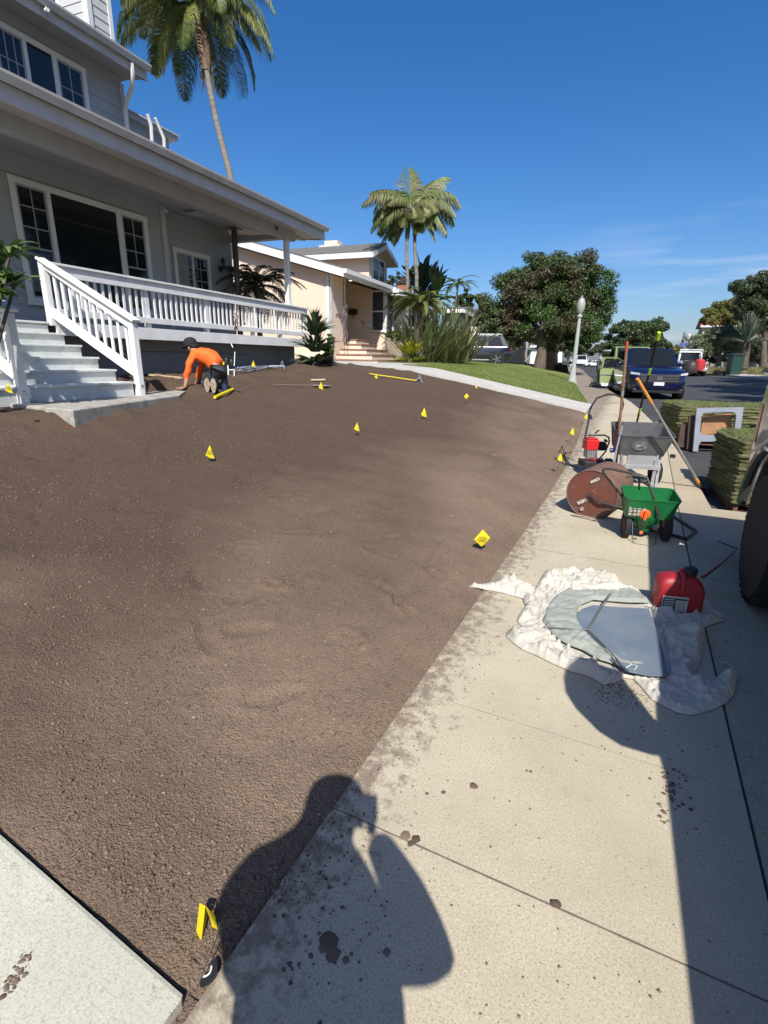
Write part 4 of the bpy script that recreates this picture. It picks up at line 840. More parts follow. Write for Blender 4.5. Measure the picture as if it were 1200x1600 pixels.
pp = [pz(x, y, .058) for x, y in pl_px]; m_plate = M('blue_grey_sheet', (.12, .155, .19), .6, (.17, .205, .235), 3, 6, metal=0., spec=.3, dirt=((.5, .5, .46), 6, .62, .78, .4))
PLT = tag(MB().prism([(p[0], p[1], .05) for p in pp], (0, 0, .006)).build('metal_plate', m_plate, bevel=.002), 'bluish grey flat metal plate tied with cord on the white cloth', 'plate')
def cord(pts, z=.066, r=.003, mat=None): return [tuple(pz(720+x*.4, 820+y*.4, zz)) for (x, y, zz) in pts]
m_cord = M('white_cord', (.6, .6, .56), .8)
cb = MB()
cb.tube(cord([(588, 268, .075), (545, 335, .065), (500, 410, .065), (570, 480, .064), (655, 574, .07)]), .0035, 6).tube(cord([(583, 268, .075), (538, 335, .065), (494, 410, .065), (560, 482, .064), (640, 572, .07)]), .003, 6)
cb.tube(cord([(322, 398, .05), (380, 402, .075), (450, 409, .07), (500, 410, .068)]), .0035, 6).tube(cord([(715, 318, .06), (735, 323, .062), (748, 328, .05)]), .004, 6)
tag(cb.build('tie_cord', M('grey_cord', (.14, .15, .15), .8), smooth=True), 'dark knotted cord crossing the bluish metal plate', 'cord')
cb = MB(); cb.tube(cord([(560, 625, .03), (580, 600, .05), (600, 580, .06), (590, 560, .07)]), .0025, 5).tube(cord([(1010, 535, .01), (1040, 540, .012), (1062, 556, .01), (1058, 572, .02)]), .002, 5).tube(cord([(640, 560, .06), (668, 545, .075), (690, 552, .075), (675, 568, .06)]), .0025, 5)
tag(cb.build('white_string', m_cord, smooth=True), 'loose white string ends on the crumpled cloth', 'string')
# --- hand tool lying by the tyre: small saw-like trowel
q = pz(1132, 838, .01); tag(MB().bar(tuple(pz(1118, 840, .012)), tuple(pz(1150, 850, .012)), .05, .006).tube([tuple(pz(1122, 846, .015)), tuple(pz(1152, 858, .015))], .009, 6).build('hand_tool', m_dark), 'dark hand tool lying on the parkway slab by the tyre', 'hand tool')
# ================================================================== sod pallets
m_sod = M('sod_green', (.09, .125, .04), .9, (.13, .125, .06), 5, 6, bump=(70, 1., .02))
m_sodside = M('sod_side', (.10, .125, .04), .95, (.19, .165, .08), 9, 8, (.35, .62), bump=(60, 1., .02), stretch=(1, 1, 3.2), dirt=((.05, .04, .022), 11, .55, .7, .8))
m_sodblade = M('sod_blades', (.14, .21, .06), .8, island=.5, trans=.15, col2=(.22, .19, .10), scale=6, mid=(.45, .6))
def sod_stack(name, label, P, zt, zb, seed, nb=9000):
    """P: 4 ground corners in world (near-left, near-right, far-right, far-left)"""
    P = [np.array(p[:2]) for p in P]; c = sum(P)/4; T_ = thing(name, label, 'sod pallet', (c[0], c[1], zb))
    Q = [p-c for p in P]; Hh = zt-zb; n = 34; m_ = 44; V = []; Fs = []
    layers = int(Hh/.055)
    Nh = 66; m_ = 66; per = []
    for k in range(4):
        for i in range(n): per.append((Q[k]+(Q[(k+1) % 4]-Q[k])*i/n))
    N = len(per); base = .11
    def disp(p, z):
        lay = (z-base)/(Hh-base)*layers; f = abs(math.sin(math.pi*lay)); st = .02*nfb(p[0], p[1], 2.2, 2, math.floor(lay)*3.7+seed)
        return .022*f**.4+st+.02*nfb(p[0], p[1], 5, 2, math.floor(lay)*1.7+seed)+.012*nfb(p[0]*3, p[1]*3, 9, 3, z*18)
    for j in range(m_+1):
        z = base+(Hh-base)*j/m_
        for p in per:
            L_ = np.linalg.norm(p); r = 1+disp(p, z)/L_*1.6
            if j == m_: r -= .02
            wob = .018*nfb(p[0], p[1], 1.1, 2, 30.+seed)*(j/m_)
            V.append((p[0]*r, p[1]*r, z+wob))
    for j in range(m_):
        for i in range(N): Fs.append((j*N+i, j*N+(i+1) % N, (j+1)*N+(i+1) % N, (j+1)*N+i))
    so_ = npmesh('sod_layers', np.array(V), np.array(Fs), m_sodside, T_)
    # top
    V2 = []; F2 = []; k = 30
    for a in range(k+1):
        for b_ in range(k+1):
            u, v = a/k, b_/k; p = (Q[0]*(1-u)+Q[1]*u)*(1-v)+(Q[3]*(1-u)+Q[2]*u)*v; edge = min(u, v, 1-u, 1-v); z = Hh+.018*nfb(p[0], p[1], 1.1, 2, 30.+seed)+.02*nfb(p[0], p[1], 6, 3, seed)-.03*math.exp(-edge*18)+.012
            V2.append((p[0], p[1], z))
    for a in range(k):
        for b_ in range(k): F2.append((a*(k+1)+b_, (a+1)*(k+1)+b_, (a+1)*(k+1)+b_+1, a*(k+1)+b_+1))
    npmesh('top_sod', np.array(V2), np.array(F2), m_sod, T_)
    rg = np.random.default_rng(seed)
    def tp(rg):
        u, v = rg.random(2); p = (Q[0]*(1-u)+Q[1]*u)*(1-v)+(Q[3]*(1-u)+Q[2]*u)*v; return (p[0], p[1], Hh+.018*nfb(p[0], p[1], 1.1, 2, 30.+seed))
    V3, F3 = blades(nb, tp, .035, .004, seed, 1.2)
    # side blades stick out of each layer
    pts = []; dirs = []
    for q in range(nb*2):
        sd = rg.integers(0, 4); t_ = rg.random(); p = Q[sd]+(Q[(sd+1) % 4]-Q[sd])*t_; e_ = Q[(sd+1) % 4]-Q[sd]; nn = np.array([e_[1], -e_[0]])/np.linalg.norm(e_)
        if nn@p < 0: nn = -nn
        lay = rg.integers(0, layers); z = base+(Hh-base)*(lay+.55+.4*rg.random())/layers
        pts.append((p[0]+nn[0]*.012, p[1]+nn[1]*.012, z)); l = .012+.028*rg.random(); dirs.append((nn[0]*l+rg.normal(0, .008), nn[1]*l+rg.normal(0, .008), -.014*rg.random()+.006))
    pts = np.array(pts); dirs = np.array(dirs); wv = np.cross(dirs, rg.normal(size=(len(pts), 3))); wv = wv/np.linalg.norm(wv, axis=1)[:, None]*.0028
    V4 = np.stack([pts-wv, pts+wv, pts+dirs], 1).reshape(-1, 3); n3 = len(V3)
    npmesh('grass_blades', np.concatenate([V3, V4]), np.arange(n3+len(V4)).reshape(-1, 3), m_sodblade, T_)
    # wooden pallet
    u = (Q[1]-Q[0])/np.linalg.norm(Q[1]-Q[0]); v = (Q[3]-Q[0])/np.linalg.norm(Q[3]-Q[0]); pm = MB()
    for z in (.012, .10):
        for t_ in np.linspace(.04, .96, 7):
            a = Q[0]+(Q[3]-Q[0])*t_; b_ = Q[1]+(Q[2]-Q[1])*t_; pm.bar((a[0]*.99, a[1]*.99, z), (b_[0]*.99, b_[1]*.99, z), .09, .018)
    for t_ in (.04, .5, .96):
        a = Q[0]+(Q[1]-Q[0])*t_; b_ = Q[3]+(Q[2]-Q[3])*t_; pm.bar((a[0]*.99, a[1]*.99, .056), (b_[0]*.99, b_[1]*.99, .056), .045, .066)
    pm.build('pallet', M('pallet_wood', (.16, .07, .045), .8, (.10, .05, .035), 8), T_); return T_
zr = roadz(1.2, 7.0)
A = pz(1124, 800, zr); A = np.array([A[0]+.11, A[1]+.02]); dU = np.array([.985, .17]); dV = np.array([-.14, .99])
topz = float((CO+ray(1128, 686)*((A[1]-CO[1])/ray(1128, 686)[1]))[2])
sod_stack('sod_pallet', 'nearer tall pallet of stacked turf slabs beside the truck tyre', [A, A+dU*1.0, A+dU*1.0+dV*1.05, A+dV*1.05], topz, zr, 3)
zr2 = roadz(1., 12.5); B0 = pz(1058, 694, zr2)
B0 = np.array([B0[0]-.02, B0[1]+.0]); dU2 = np.array([.97, .22]); dV2 = np.array([-.2, .98])
p_ = CO+ray(1062, 634)*((B0[1]-CO[1])/ray(1062, 634)[1])
SB = sod_stack('sod_pallet', 'farther wide pallet of stacked turf behind the grey frame panel', [B0, B0+dU2*1.95, B0+dU2*1.95+dV2*1.3, B0+dV2*1.3], float(p_[2]), zr2, 9, 12000)
# boards and grey frame panel against the far stack
dD = 10.1
def quad_at(px, d, th, mat, name, label=None, cat=None, parent=None):
    P = [at(x, y, d) for x, y in px]; v = _fh*th; o = MB().prism([tuple(p) for p in P], tuple(v)).build(name, mat, parent); 
    if label: tag(o, label, cat)
    return o
mw_ = M('brown_board', (.05, .032, .025), .8, (.08, .05, .035), 7, stretch=(1, 1, 4)); m_tan = M('tan_board', (.38, .2, .09), .7, (.3, .15, .07), 3)
nF = np.array([dU2[1], -dU2[0], 0.]); nF = nF/np.linalg.norm(nF)
def onface(x, y, off): r = ray(x, y); q = np.array([B0[0], B0[1], 0])+nF*off; return CO+r*(((q-CO)@nF)/(r@nF))
def quad_at(px, off, th, mat, name, label=None, cat=None, parent=None):
    o = MB().prism([tuple(onface(x, y, off)) for x, y in px], tuple(-nF*th)).build(name, mat, parent)
    return tag(o, label, cat)
quad_at([(1058, 698), (1064, 664), (1078, 660), (1074, 700)], .12, .05, mw_, 'short_board', 'short dark brown board standing against the far turf pallet', 'board')
quad_at([(1073, 702), (1077, 650), (1092, 648), (1086, 702)], .2, .05, mw_, 'tall_board', 'taller dark brown board beside the grey frame panel', 'board')
quad_at([(1094, 680), (1098, 652), (1143, 646), (1143, 676)], .14, .04, m_tan, 'plywood_sheet', 'tan plywood sheet behind the grey frame panel', 'plywood')
m_frame = M('panel_grey', (.33, .36, .41), .4, (.28, .31, .36), 4, metal=.2)
def frame_panel(outer, holes, d, th, mat, name, label, cat):
    """panel from outer quad with rounded rectangular holes"""
    bm = bmesh.new(); Pw = lambda x, y: Vector(onface(x, y, d))
    O4 = [Vector((0, 0)), Vector((1, 0)), Vector((1, 1)), Vector((0, 1))]
    cor = [Pw(*q) for q in outer]
    def bil(u, v): return (cor[0]*(1-u)+cor[1]*u)*(1-v)+(cor[3]*(1-u)+cor[2]*u)*v
    nu, nv = 60, 60; vs = {}
    def inside(u, v):
        for (a, b_, c, e, r) in holes:
            if a < u < b_ and c < v < e:
                dx = max(a+r-u, u-(b_-r), 0); dy = max(c+r-v, v-(e-r), 0)
                if math.hypot(dx, dy) < r: return True
        return False
    for i in range(nu+1):
        for j in range(nv+1): vs[i, j] = bm.verts.new(bil(i/nu, j/nv))
    fsx = []
    for i in range(nu):
        for j in range(nv):
            if not inside((i+.5)/nu, (j+.5)/nv): fsx.append(bm.faces.new((vs[i, j], vs[i+1, j], vs[i+1, j+1], vs[i, j+1])))
    bmesh.ops.delete(bm, geom=[v for v in bm.verts if not v.link_faces], context='VERTS')
    me = bpy.data.meshes.new(name); bm.to_mesh(me); bm.free(); me.materials.append(mat); o = bpy.data.objects.new(name, me); COL.objects.link(o)
    m_ = o.modifiers.new('s', 'SOLIDIFY'); m_.thickness = th; m_.offset = 0; return tag(o, label, cat)
frame_panel([(1082, 705), (1152, 706), (1161, 636), (1088, 638)], [(.12, .86, .39, .90, .09), (.12, .80, -.12, .24, .10)], (.30), .05, m_frame, 'frame_panel', 'blue grey metal frame panel with a large window hole, propped on the far turf', 'frame panel')
# blue bottle by the kerb, blocks on the far sidewalk
q = pz(1030, 664, s(12.8)); q = np.array([q[0], q[1]]); yb = s(q[1])-.1
bt = thing('water_bottle', 'small crumpled clear bottle with blue label at the kerb', 'bottle', (q[0], q[1], s(q[1])))
MB().lathe((-.09, 0, .035), [(.0, 0), (.03, .0), (.034, .02), (.034, .07), (.03, .15), (.012, .19), (.012, .21), (0, .21)], axis=(1, .2, 0), n=14).build('body', M('clear_plastic', (.6, .65, .7), .15), bt, smooth=True)
MB().lathe((-.03, .01, .035), [(.0352, 0), (.0352, .07)], axis=(1, .2, 0), n=14).build('label', M('blue_label', (.03, .05, .35), .4), bt, smooth=True)
m_blkst = M('grey_block', (.2, .17, .14), .9, (.12, .1, .08), 9, bump=(40, .5, .01))
for (x0_, x1_, lab) in ((922, 934, 'brown grey stone block on the sidewalk, left of the pair by the green door'), (936, 946, 'brown grey stone block on the sidewalk, right of the pair by the green door')):
    a, ta = ghit((x0_+x1_)/2, 604, lambda X, Y: s(Y)); wd = (x1_-x0_)/795*ta
    b_ = thing('stone_block', lab, 'block', (a[0], a[1], s(a[1])), R_(25.7), 'stone blocks on the far sidewalk')
    MB().box(-wd/2, wd/2, -.1, .12, 0, .14).box(-wd/2+.04, wd/2-.03, -.08, .1, .14, .2).build('block', m_blkst, b_, bevel=.03)
# ================================================================== yellow marker flags
m_yel = M('yellow_vinyl', (.85, .70, .02), .5, trans=.25); m_ink = M('flag_ink', (.12, .10, .02), .6)
def flag(x, y, base_y, label, hpx, tilt=0., rot=0., z=None, kind='diamond', group='yellow marker flags in the soil'):
    """x,y: top pixel of the flag; base_y: pixel row where wire meets soil"""
    p, t = ghit(x, base_y, soil_z) if z is None else z
    hz = hpx/795*t; f = thing('marker_flag', label, 'flag', (p[0], p[1], p[2]), R_(25.7)+rot, group)
    ht = (base_y-y)/795*t*1.0
    MB().tube([(0, 0, -.03), (tilt*ht*.3, 0, ht*.5), (tilt*ht, 0, ht)], .0018, 5).build('wire', m_dark, f)
    w_ = hz*.45; zt = ht
    if kind == 'diamond':
        a = MB().add([(tilt*ht, 0, zt), (-w_+tilt*ht, -.01, zt-hz*.56), (0+tilt*ht*.6, .0, zt-hz), (w_+tilt*ht, .015, zt-hz*.52), (0+tilt*ht*.8, -.012, zt-hz*.5)], [(0, 1, 4), (1, 2, 4), (2, 3, 4), (3, 0, 4)])
    elif kind == 'tri':
        a = MB().add([(tilt*ht, -.002, zt), (-w_*.75+tilt*ht, -.012, zt-hz*.72), (tilt*ht-w_*.1, -.006, zt-hz*.92), (w_*.6+tilt*ht, -.004, zt-hz*.98), (w_*.35+tilt*ht, -.014, zt-hz*.45)], [(0, 1, 2), (0, 2, 4), (4, 2, 3)])
    else:
        a = MB().add([(tilt*ht, 0, zt), (-w_, -.02, zt-hz*.25), (-w_*.9, -.03, zt-hz*.9), (w_*.05, .01, zt-hz*.75), (w_*.9, .02, zt-hz*.7), (w_, .01, zt-hz*.1)], [(0, 1, 2, 3), (0, 3, 4, 5)])
    fl = a.build('flag_sheet', m_yel, f); so_ = fl.modifiers.new('s', 'SOLIDIFY'); so_.thickness = .001
    if hz > .06 and t < 6:
        ik = MB()
        for k, (dz_, wd) in enumerate(((.40, .5), (.50, .75), (.60, .5))):
            for j in range(4):
                xx = -w_*wd*.8+j*w_*wd*.42; ik.box(tilt*ht+xx, tilt*ht+xx+w_*.12, -.0200, -.0188, zt-hz*dz_-.004, zt-hz*dz_+.004)
        ik.build('printing', m_ink, f)
    return f
FL = [(752, 825, 862, 'yellow diamond flag nearest the roller, low on the brown soil', 29, 'diamond', 0),
      (330, 695, 722, 'yellow flag alone in the soil below the kneeling man', 22, 'tri', 0), (558, 660, 682, 'small yellow flag in the middle of the yard, left of its neighbour', 14, 'tri', 0),
      (661, 637, 655, 'yellow flag in the middle of the yard near the lawn', 15, 'tri', .08), (728, 615, 634, 'tiny yellow flag just below the pale neighbour walk, right of the middle', 9, 'diamond', 0),
      (870, 707, 742, 'yellow flag at the soil edge beside the red engine tiller', 14, 'tri', .06), (891, 668, 694, 'yellow flag at the sidewalk edge behind the tiller', 12, 'tri', .04),
      (914, 646, 664, 'yellow flag at the far corner of the soil by the tiller handle', 9, 'tri', 0), (397, 564, 582, 'yellow flag by the coil of pipes under the porch', 10, 'tri', 0),
      (502, 597, 609, 'yellow flag beside the shovel lying on the soil', 12, 'tri', 0), (588, 584, 594, 'tiny yellow flag at the end of the yellow measuring stick', 8, 'tri', 0)]
for x, y, by, lab, hp_, kd, tl in FL: flag(x, y, by, lab, hp_, tl, 0, None, kd)
p, t = ghit(744, 610, lambda X, Y: g(X, 14.)+.02); flag(744, 602, 611, 'tiny yellow flag standing on the pale neighbour walk', 6, 0, 0, (p, t), 'tri')
p = h.world(h.iy(17, 618, -2.25)); flag(17, 601, 622, 'yellow flag at the left foot of the white porch steps', 18, 0, 0, (p, float((p-CO)@FW)), 'tri')
# nearest flag, curled strip on a bent wire
p = pz(306, 1550, .01); f = thing('marker_flag', 'largest curled yellow flag on a thin wire in the near corner of the soil', 'flag', (p[0], p[1], .0), 0, 'yellow marker flags in the soil')
def near(x, y, d): return tuple(at(x, y, d)-np.array([p[0], p[1], 0.]))
dn = float((p-CO)@FW)
MB().tube([near(306, 1550, dn), near(325, 1500, dn+.03), near(340, 1462, dn+.06), near(352, 1425, dn+.06)], .0012, 5).build('wire', m_dark, f)
dq = float((pz(318, 1438, 0)-CO)@FW)-.045; V = []; a = MB()
a.add([near(312, 1411, dq), near(321, 1415, dq-.02), near(315, 1468, dq-.02), near(306, 1463, dq)], [(0, 1, 2, 3)])
a.add([near(321, 1415, dq-.02), near(326, 1420, dq+.01), near(319, 1459, dq+.015), near(315, 1468, dq-.02)], [(0, 1, 2, 3)])
a.add([near(321, 1415, dq-.02), near(336, 1430, dq+.0), near(341, 1455, dq+.02), near(334, 1462, dq+.03), near(330, 1440, dq+.01)], [(0, 1, 2, 3, 4)])
a.add([near(334, 1462, dq+.03), near(341, 1458, dq+.02), near(348, 1488, dq+.04), near(340, 1480, dq+.04)], [(0, 1, 2, 3)])
o = a.build('flag_sheet', m_yel, f); q = o.modifiers.new('s', 'SOLIDIFY'); q.thickness = .0008
# sprinkler ring
c_ = pz(326, 1523, .01); sh = thing('sprinkler_head', 'black ring of a sprinkler head with white rim, in the near soil corner', 'sprinkler', (c_[0]-.014, c_[1]+.002, .004))
def arc(r0, r1, a0, a1, z0, z1, n=16):
    mb = MB()
    for k in range(n):
        a, b = R_(a0+(a1-a0)*k/n), R_(a0+(a1-a0)*(k+1)/n); mb.prism([(r0*math.cos(a), r0*math.sin(a), z0), (r1*math.cos(a), r1*math.sin(a), z0), (r1*math.cos(b), r1*math.sin(b), z0), (r0*math.cos(b), r0*math.sin(b), z0)], (0, 0, z1-z0))
    return mb
arc(.019, .033, -70, 85, .0, .012).build('ring', m_blk, sh); arc(.0145, .018, -65, 60, .0, .013).build('rim', M('white_plastic', (.8, .8, .8), .4), sh)
# ================================================================== neighbour house, peach
m_peach = M('peach_stucco', (.74, .58, .44), .9, (.78, .61, .47), 1.2, 5, bump=(60, .3, .004))
m_step = M('cream_step', (.74, .63, .48), .85, (.66, .55, .42), 3); m_brick = M('brick_nosing', (.20, .10, .075), .85, (.28, .16, .12), 25, 3)
m_glass2 = M('window_glass', (.05, .06, .07), .08, spec=.6)
m_roofg = M('grey_shingle', (.10, .095, .09), .9, (.16, .15, .14), 12, bump=(30, .8, .02))
f2 = Fr(-9.08, 14.7, 5); H2 = thing('peach_house', 'peach stucco house with white eaves, brick edged steps and a small dormer', 'house', (-9.08, 14.7, 0), f2.rz)
Gz = 1.2; S2 = .275
def rk(x, z0=4.15, x0=.5): return z0+S2*(x0-x)
MB().prism([(0, .0, Gz-.3), (0, .0, rk(0)-.25), (-5, 0, rk(-5)-.25), (-10, 0, rk(0)-.25), (-10, 0, Gz-.3)], (0, 1.15, 0)).prism([(-1.25, 1.0, Gz-.3), (-1.25, 1., rk(-1.25)-.25), (-5, 1., rk(-5)-.25), (-10, 1., rk(0)-.25), (-10, 1., Gz-.3)], (0, 2.9, 0)).prism([(.37, 3.9, Gz-.3), (.37, 3.9, rk(.37)-.28), (-5, 3.9, rk(-5)-.25), (-10, 3.9, rk(0)-.25), (-10, 3.9, Gz-.3)], (0, 7.5, 0)).build('wall', m_peach, H2)
MB().box(-.02, .03, -.03, .12, Gz-.2, rk(0)-.26).box(-.12, .02, -.03, -.002, Gz-.2, rk(0)-.26).build('corner_board', m_wht, H2)
MB().prism([(.62, -.35, rk(.62)-.22), (.62, -.35, rk(.62)), (-5, -.35, rk(-5)), (-5, -.35, rk(-5)-.22)], (0, .04, 0)).prism([(-5, -.35, rk(-5)-.22), (-5, -.35, rk(-5)), (-10.6, -.35, rk(.62)), (-10.6, -.35, rk(.62)-.22)], (0, .04, 0)).build('rake_fascia', m_wht, H2)
rf2 = MB().prism([(.62, -.34, rk(.62)+.003), (.62, -.34, rk(.62)+.05), (-5, -.34, rk(-5)+.05), (-10.6, -.34, rk(.62)+.05), (-10.6, -.34, rk(.62)+.003), (-5, -.34, rk(-5)+.003)], (0, 12, 0)).build('roof', m_roofg, H2)
MB().prism([(.6, -.31, rk(.6)-.21), (.6, -.31, rk(.6)-.17), (-5, -.31, rk(-5)-.17), (-5, -.31, rk(-5)-.21)], (0, 11.9, 0)).build('soffit', m_peach, H2)
mb = MB(); mb.box(.60, .63, -.34, 3.75, rk(.62)-.22, rk(.62)-.0).box(.60, .64, 3.751, 11.6, rk(.62)-.24, rk(.62)-.0).box(.63, .74, -.36, 3.72, rk(.62)-.12, rk(.62)+.0).box(.64, .76, 3.9, 11.6, rk(.62)-.13, rk(.62)-.01)
mb.box(.60, .95, 3.74, 4.6, rk(.62)-.30, rk(.62)-.14); mb.build('gutter', m_wht, H2)
# house number
nb_ = f2.ix(528, 494, .0); textmesh('7715', .17, 'house_number', M('number_black', (.04, .03, .03), .5), H2, basis((.004, nb_[1], nb_[2]), (0, 1, 0), (0, 0, 1), (1, 0, 0)))
mbx = f2.iy(554, 487, 3.88); MB().box(mbx[0]-.2, mbx[0]+.12, 3.74, 3.89, mbx[2]-.11, mbx[2]+.09).box(mbx[0]-.03, mbx[0]+.0, 3.80, 3.83, mbx[2]-.25, mbx[2]-.11).build('mailbox', m_black, H2, bevel=.01)
li = f2.iy(552, 439, 2.4); MB().lathe((-.3, 2.2, rk(-.3)-.235), [(.06, 0), (.06, .02)], n=12).build('porch_light', m_lamp, H2)
po = f2.ix(539, 440, .35); mb = MB(); ppx = .35; ppy = float(po[1])
for k in range(7): mb.tube([(ppx-.05, ppy, 2.6+.2*k), (ppx+.05, ppy, 2.7+.2*k), (ppx-.05, ppy, 2.8+.2*k)], .010, 5)
mb.tube([(ppx-.06, ppy, 2.0), (ppx-.06, ppy, 3.95)], .014, 6).tube([(ppx+.06, ppy, 2.0), (ppx+.06, ppy, 3.95)], .014, 6).build('porch_post', M('weathered_iron', (.2, .2, .19), .6, (.05, .05, .05), 5, 3, (.45, .55)), H2)
# stairs of the neighbour
stx = [((518, 566), 591, 631), ((521, 557), 582, 618), ((537, 549), 573, 605), ((543, 541), 565, 590), ((547, 534), 557, 578)]
z_ = 1.36; stn = None
for k, (lf_, cx_, rx_) in enumerate(stx):
    zt = z_+.165*(k+1); ly0 = .05+.32*k; lx = float(f2.iy(cx_, lf_[1]-2, ly0)[0]); ly1 = float(f2.ix(rx_, lf_[1]-2, lx)[1])
    o = MB().box(-1.2, lx-.02, ly0+.02, ly1-.02, Gz-.2, zt-.045).build('step', m_step, H2); MB().box(-1.2, lx, ly0, ly1, zt-.044, zt).build('brick_nosing', m_brick, o)
MB().tube([f2.iy(545, 512, .9), f2.iy(535, 533, .9), f2.iy(534, 543, .9)], .014, 6).build('handrail', m_dark, H2, smooth=True)
MB().tube([f2.iy(564, 501, 2.2), f2.iy(584, 516, 1.9), f2.iy(606, 533, 1.6)], .014, 6).tube([f2.iy(566, 502, 2.2), f2.iy(570, 518, 2.2)], .012, 6).build('handrail', m_dark, H2, smooth=True)
def win2(name, P, n, parent, cols=1, split=True, fr=.07, frame=None):
    """P = (x0,x1,z0,z1) on a wall whose outward normal is n ('y-' or 'x+') at coordinate c"""
    c, (a0, a1, z0, z1) = P; f = MB(); p = MB(); s_ = MB()
    def bx(mb, a, b, z, zz, d0, d1):
        if n == 'y-': mb.box(a, b, c-d1, c-d0, z, zz)
        else: mb.box(c+d0, c+d1, a, b, z, zz)
    bx(f, a0, a0+fr, z0, z1, .002, .05); bx(f, a1-fr, a1, z0, z1, .002, .05); bx(f, a0, a1, z1, z1+fr, .002, .053); bx(f, a0-.02, a1+.02, z0-fr, z0, .002, .07)
    for i in range(1, cols): q = a0+(a1-a0)*i/cols; bx(f, q-fr/2, q+fr/2, z0, z1, .002, .05)
    if split: bx(f, a0+fr, a1-fr, (z0+z1)/2-.025, (z0+z1)/2+.025, .016, .04)
    o = f.build(name, frame or m_wht, parent); bx(p, a0+fr, a1-fr, z0, z1, .001, .015); p.build('pane', m_glass2, o); return o
a_ = f2.iy(580, 457, 3.9); b_ = f2.iy(602, 516, 3.9); wz0, wz1 = float(b_[2]), float(a_[2]); win2('window', (3.9, (float(a_[0]), .37, wz0, wz1)), 'y-', H2)
win2('window', (.37, (3.92, 4.75, wz0, wz1)), 'x+', H2); win2('window', (.37, (6.3, 7.6, wz0+.3, wz1)), 'x+', H2, 2)
MB().box(.36, .44, 3.84, 3.93, wz0-.1, wz1+.1).build('corner_board', m_wht, H2)
# dormer
DX = -1.0; dy0, dy1 = 5.55, 7.6; zb_ = rk(DX)-.1; ze = 5.62; za = 6.02; dm = (dy0+dy1)/2
dw = MB().prism([(DX, dy0, zb_), (DX, dy1, zb_), (DX, dy1, ze), (DX, dm, za-.05), (DX, dy0, ze)], (-4.2, 0, 0)).build('dormer', m_peach, H2)
ov = .4; sl_ = (za-ze)/(dm-dy0); zo = ze-sl_*ov*.8
MB().prism([(DX+.35, dy0-ov, zo+.10), (DX+.35, dm, za+.10), (DX+.35, dy1+ov, zo+.10), (DX+.35, dy1+ov, zo+.14), (DX+.35, dm, za+.16), (DX+.35, dy0-ov, zo+.14)], (-4.8, 0, 0)).build('dormer_roof', m_roofg, dw)
MB().prism([(DX+.35, dy0-ov, zo-.08), (DX+.35, dm, za-.08), (DX+.35, dy1+ov, zo-.08), (DX+.35, dy1+ov, zo+.098), (DX+.35, dm, za+.098), (DX+.35, dy0-ov, zo+.098)], (.03, 0, 0)).box(DX-4.4, DX+.34, dy0-ov-.02, dy0-ov+.02, zo-.1, zo+.10).build('dormer_fascia', m_wht, dw)
MB().prism([(DX+.34, dy0-ov+.03, zo-.05), (DX+.34, dm, za-.03), (DX+.34, dy1+ov, zo-.05), (DX+.34, dy1+ov, zo+.02), (DX+.34, dm, za+.05), (DX+.34, dy0-ov+.03, zo+.02)], (-4.7, 0, 0)).build('dormer_soffit', m_peach, dw)
MB().box(DX+.001, DX+.03, dy0+.12, dy0+.2, zb_+.05, ze-.05).build('dormer_trim', m_wht, dw)
win2('window', (DX, (dy0+.3, dy1-.35, zb_+.25, ze-.12)), 'x+', dw, 2)
cq = f2.iy(522, 385, 7.); MB().box(cq[0]-.42, cq[0]+.42, 6.6, 7.3, 5.2, cq[2]+.0).box(cq[0]-.50, cq[0]+.50, 6.52, 7.38, cq[2]-.22, cq[2]-.02).box(cq[0]-.32, cq[0]+.3, 6.7, 7.2, cq[2], cq[2]+.18).build('chimney', M('cream_chimney', (.6, .55, .47), .9), rf2)
# ------------------------------------------------------------------ far houses
def bungalow(name, label, px, d, deg, w, dp, hw, hr, wall, roof, base=None, wins=(), porch=False, axis='x'):
    p = at(px[0], px[1], d); f = Fr(p[0], p[1], deg); r = thing(name, label, 'house', (p[0], p[1], p[2]), f.rz)
    MB().box(0, w, 0, dp, -1.5, hw).build('wall', wall, r)
    o = .35
    if axis == 'x': rm = MB().prism([(-o, -o, hw-.02), (-o, dp/2, hw+hr), (-o, dp+o, hw-.02), (-o, dp+o, hw-.1), (-o, -o, hw-.1)], (w+2*o, 0, 0))
    else: rm = MB().prism([(-o, -o, hw-.02), (w/2, -o, hw+hr), (w+o, -o, hw-.02), (w+o, -o, hw-.1), (-o, -o, hw-.1)], (0, dp+2*o, 0))
    rm.build('roof', roof, r); MB().box(-o, w+o, -o-.04, -o-.002, hw-.22, hw-.02).box(w+o+.002, w+o+.04, -o, dp+o, hw-.22, hw-.02).build('fascia', m_wht, r)
    for (sd, a0, a1, z0, z1, cols) in wins:
        win2('window', (0 if sd == 'y-' else w, (a0, a1, z0, z1)), sd, r, cols)
    if porch:
        for k in range(3): MB().box(w+1.2, w+1.35, .4+k*(dp-.9)/2, .55+k*(dp-.9)/2, -1.5, hw-.2).build('column', m_wht, r)
        MB().box(w, w+1.6, 0, dp, hw-.2, hw-.08).build('porch_roof', m_wht, r)
    return r
m_gw = M('grey_wall', (.3, .3, .29), .8, (.36, .36, .35), 2)
bungalow('grey_house', 'low grey house with white posts behind the tall sword leaf plants', (690, 566), 31, 8, .9, 5, 3.0, .35, m_gw, m_roofg, wins=(('x+', .35, 1.3, .9, 2.5, 1), ('x+', 1.9, 2.8, .9, 2.5, 1), ('x+', 3.4, 4.4, .9, 2.5, 1))).scale = (1, 1, 1)
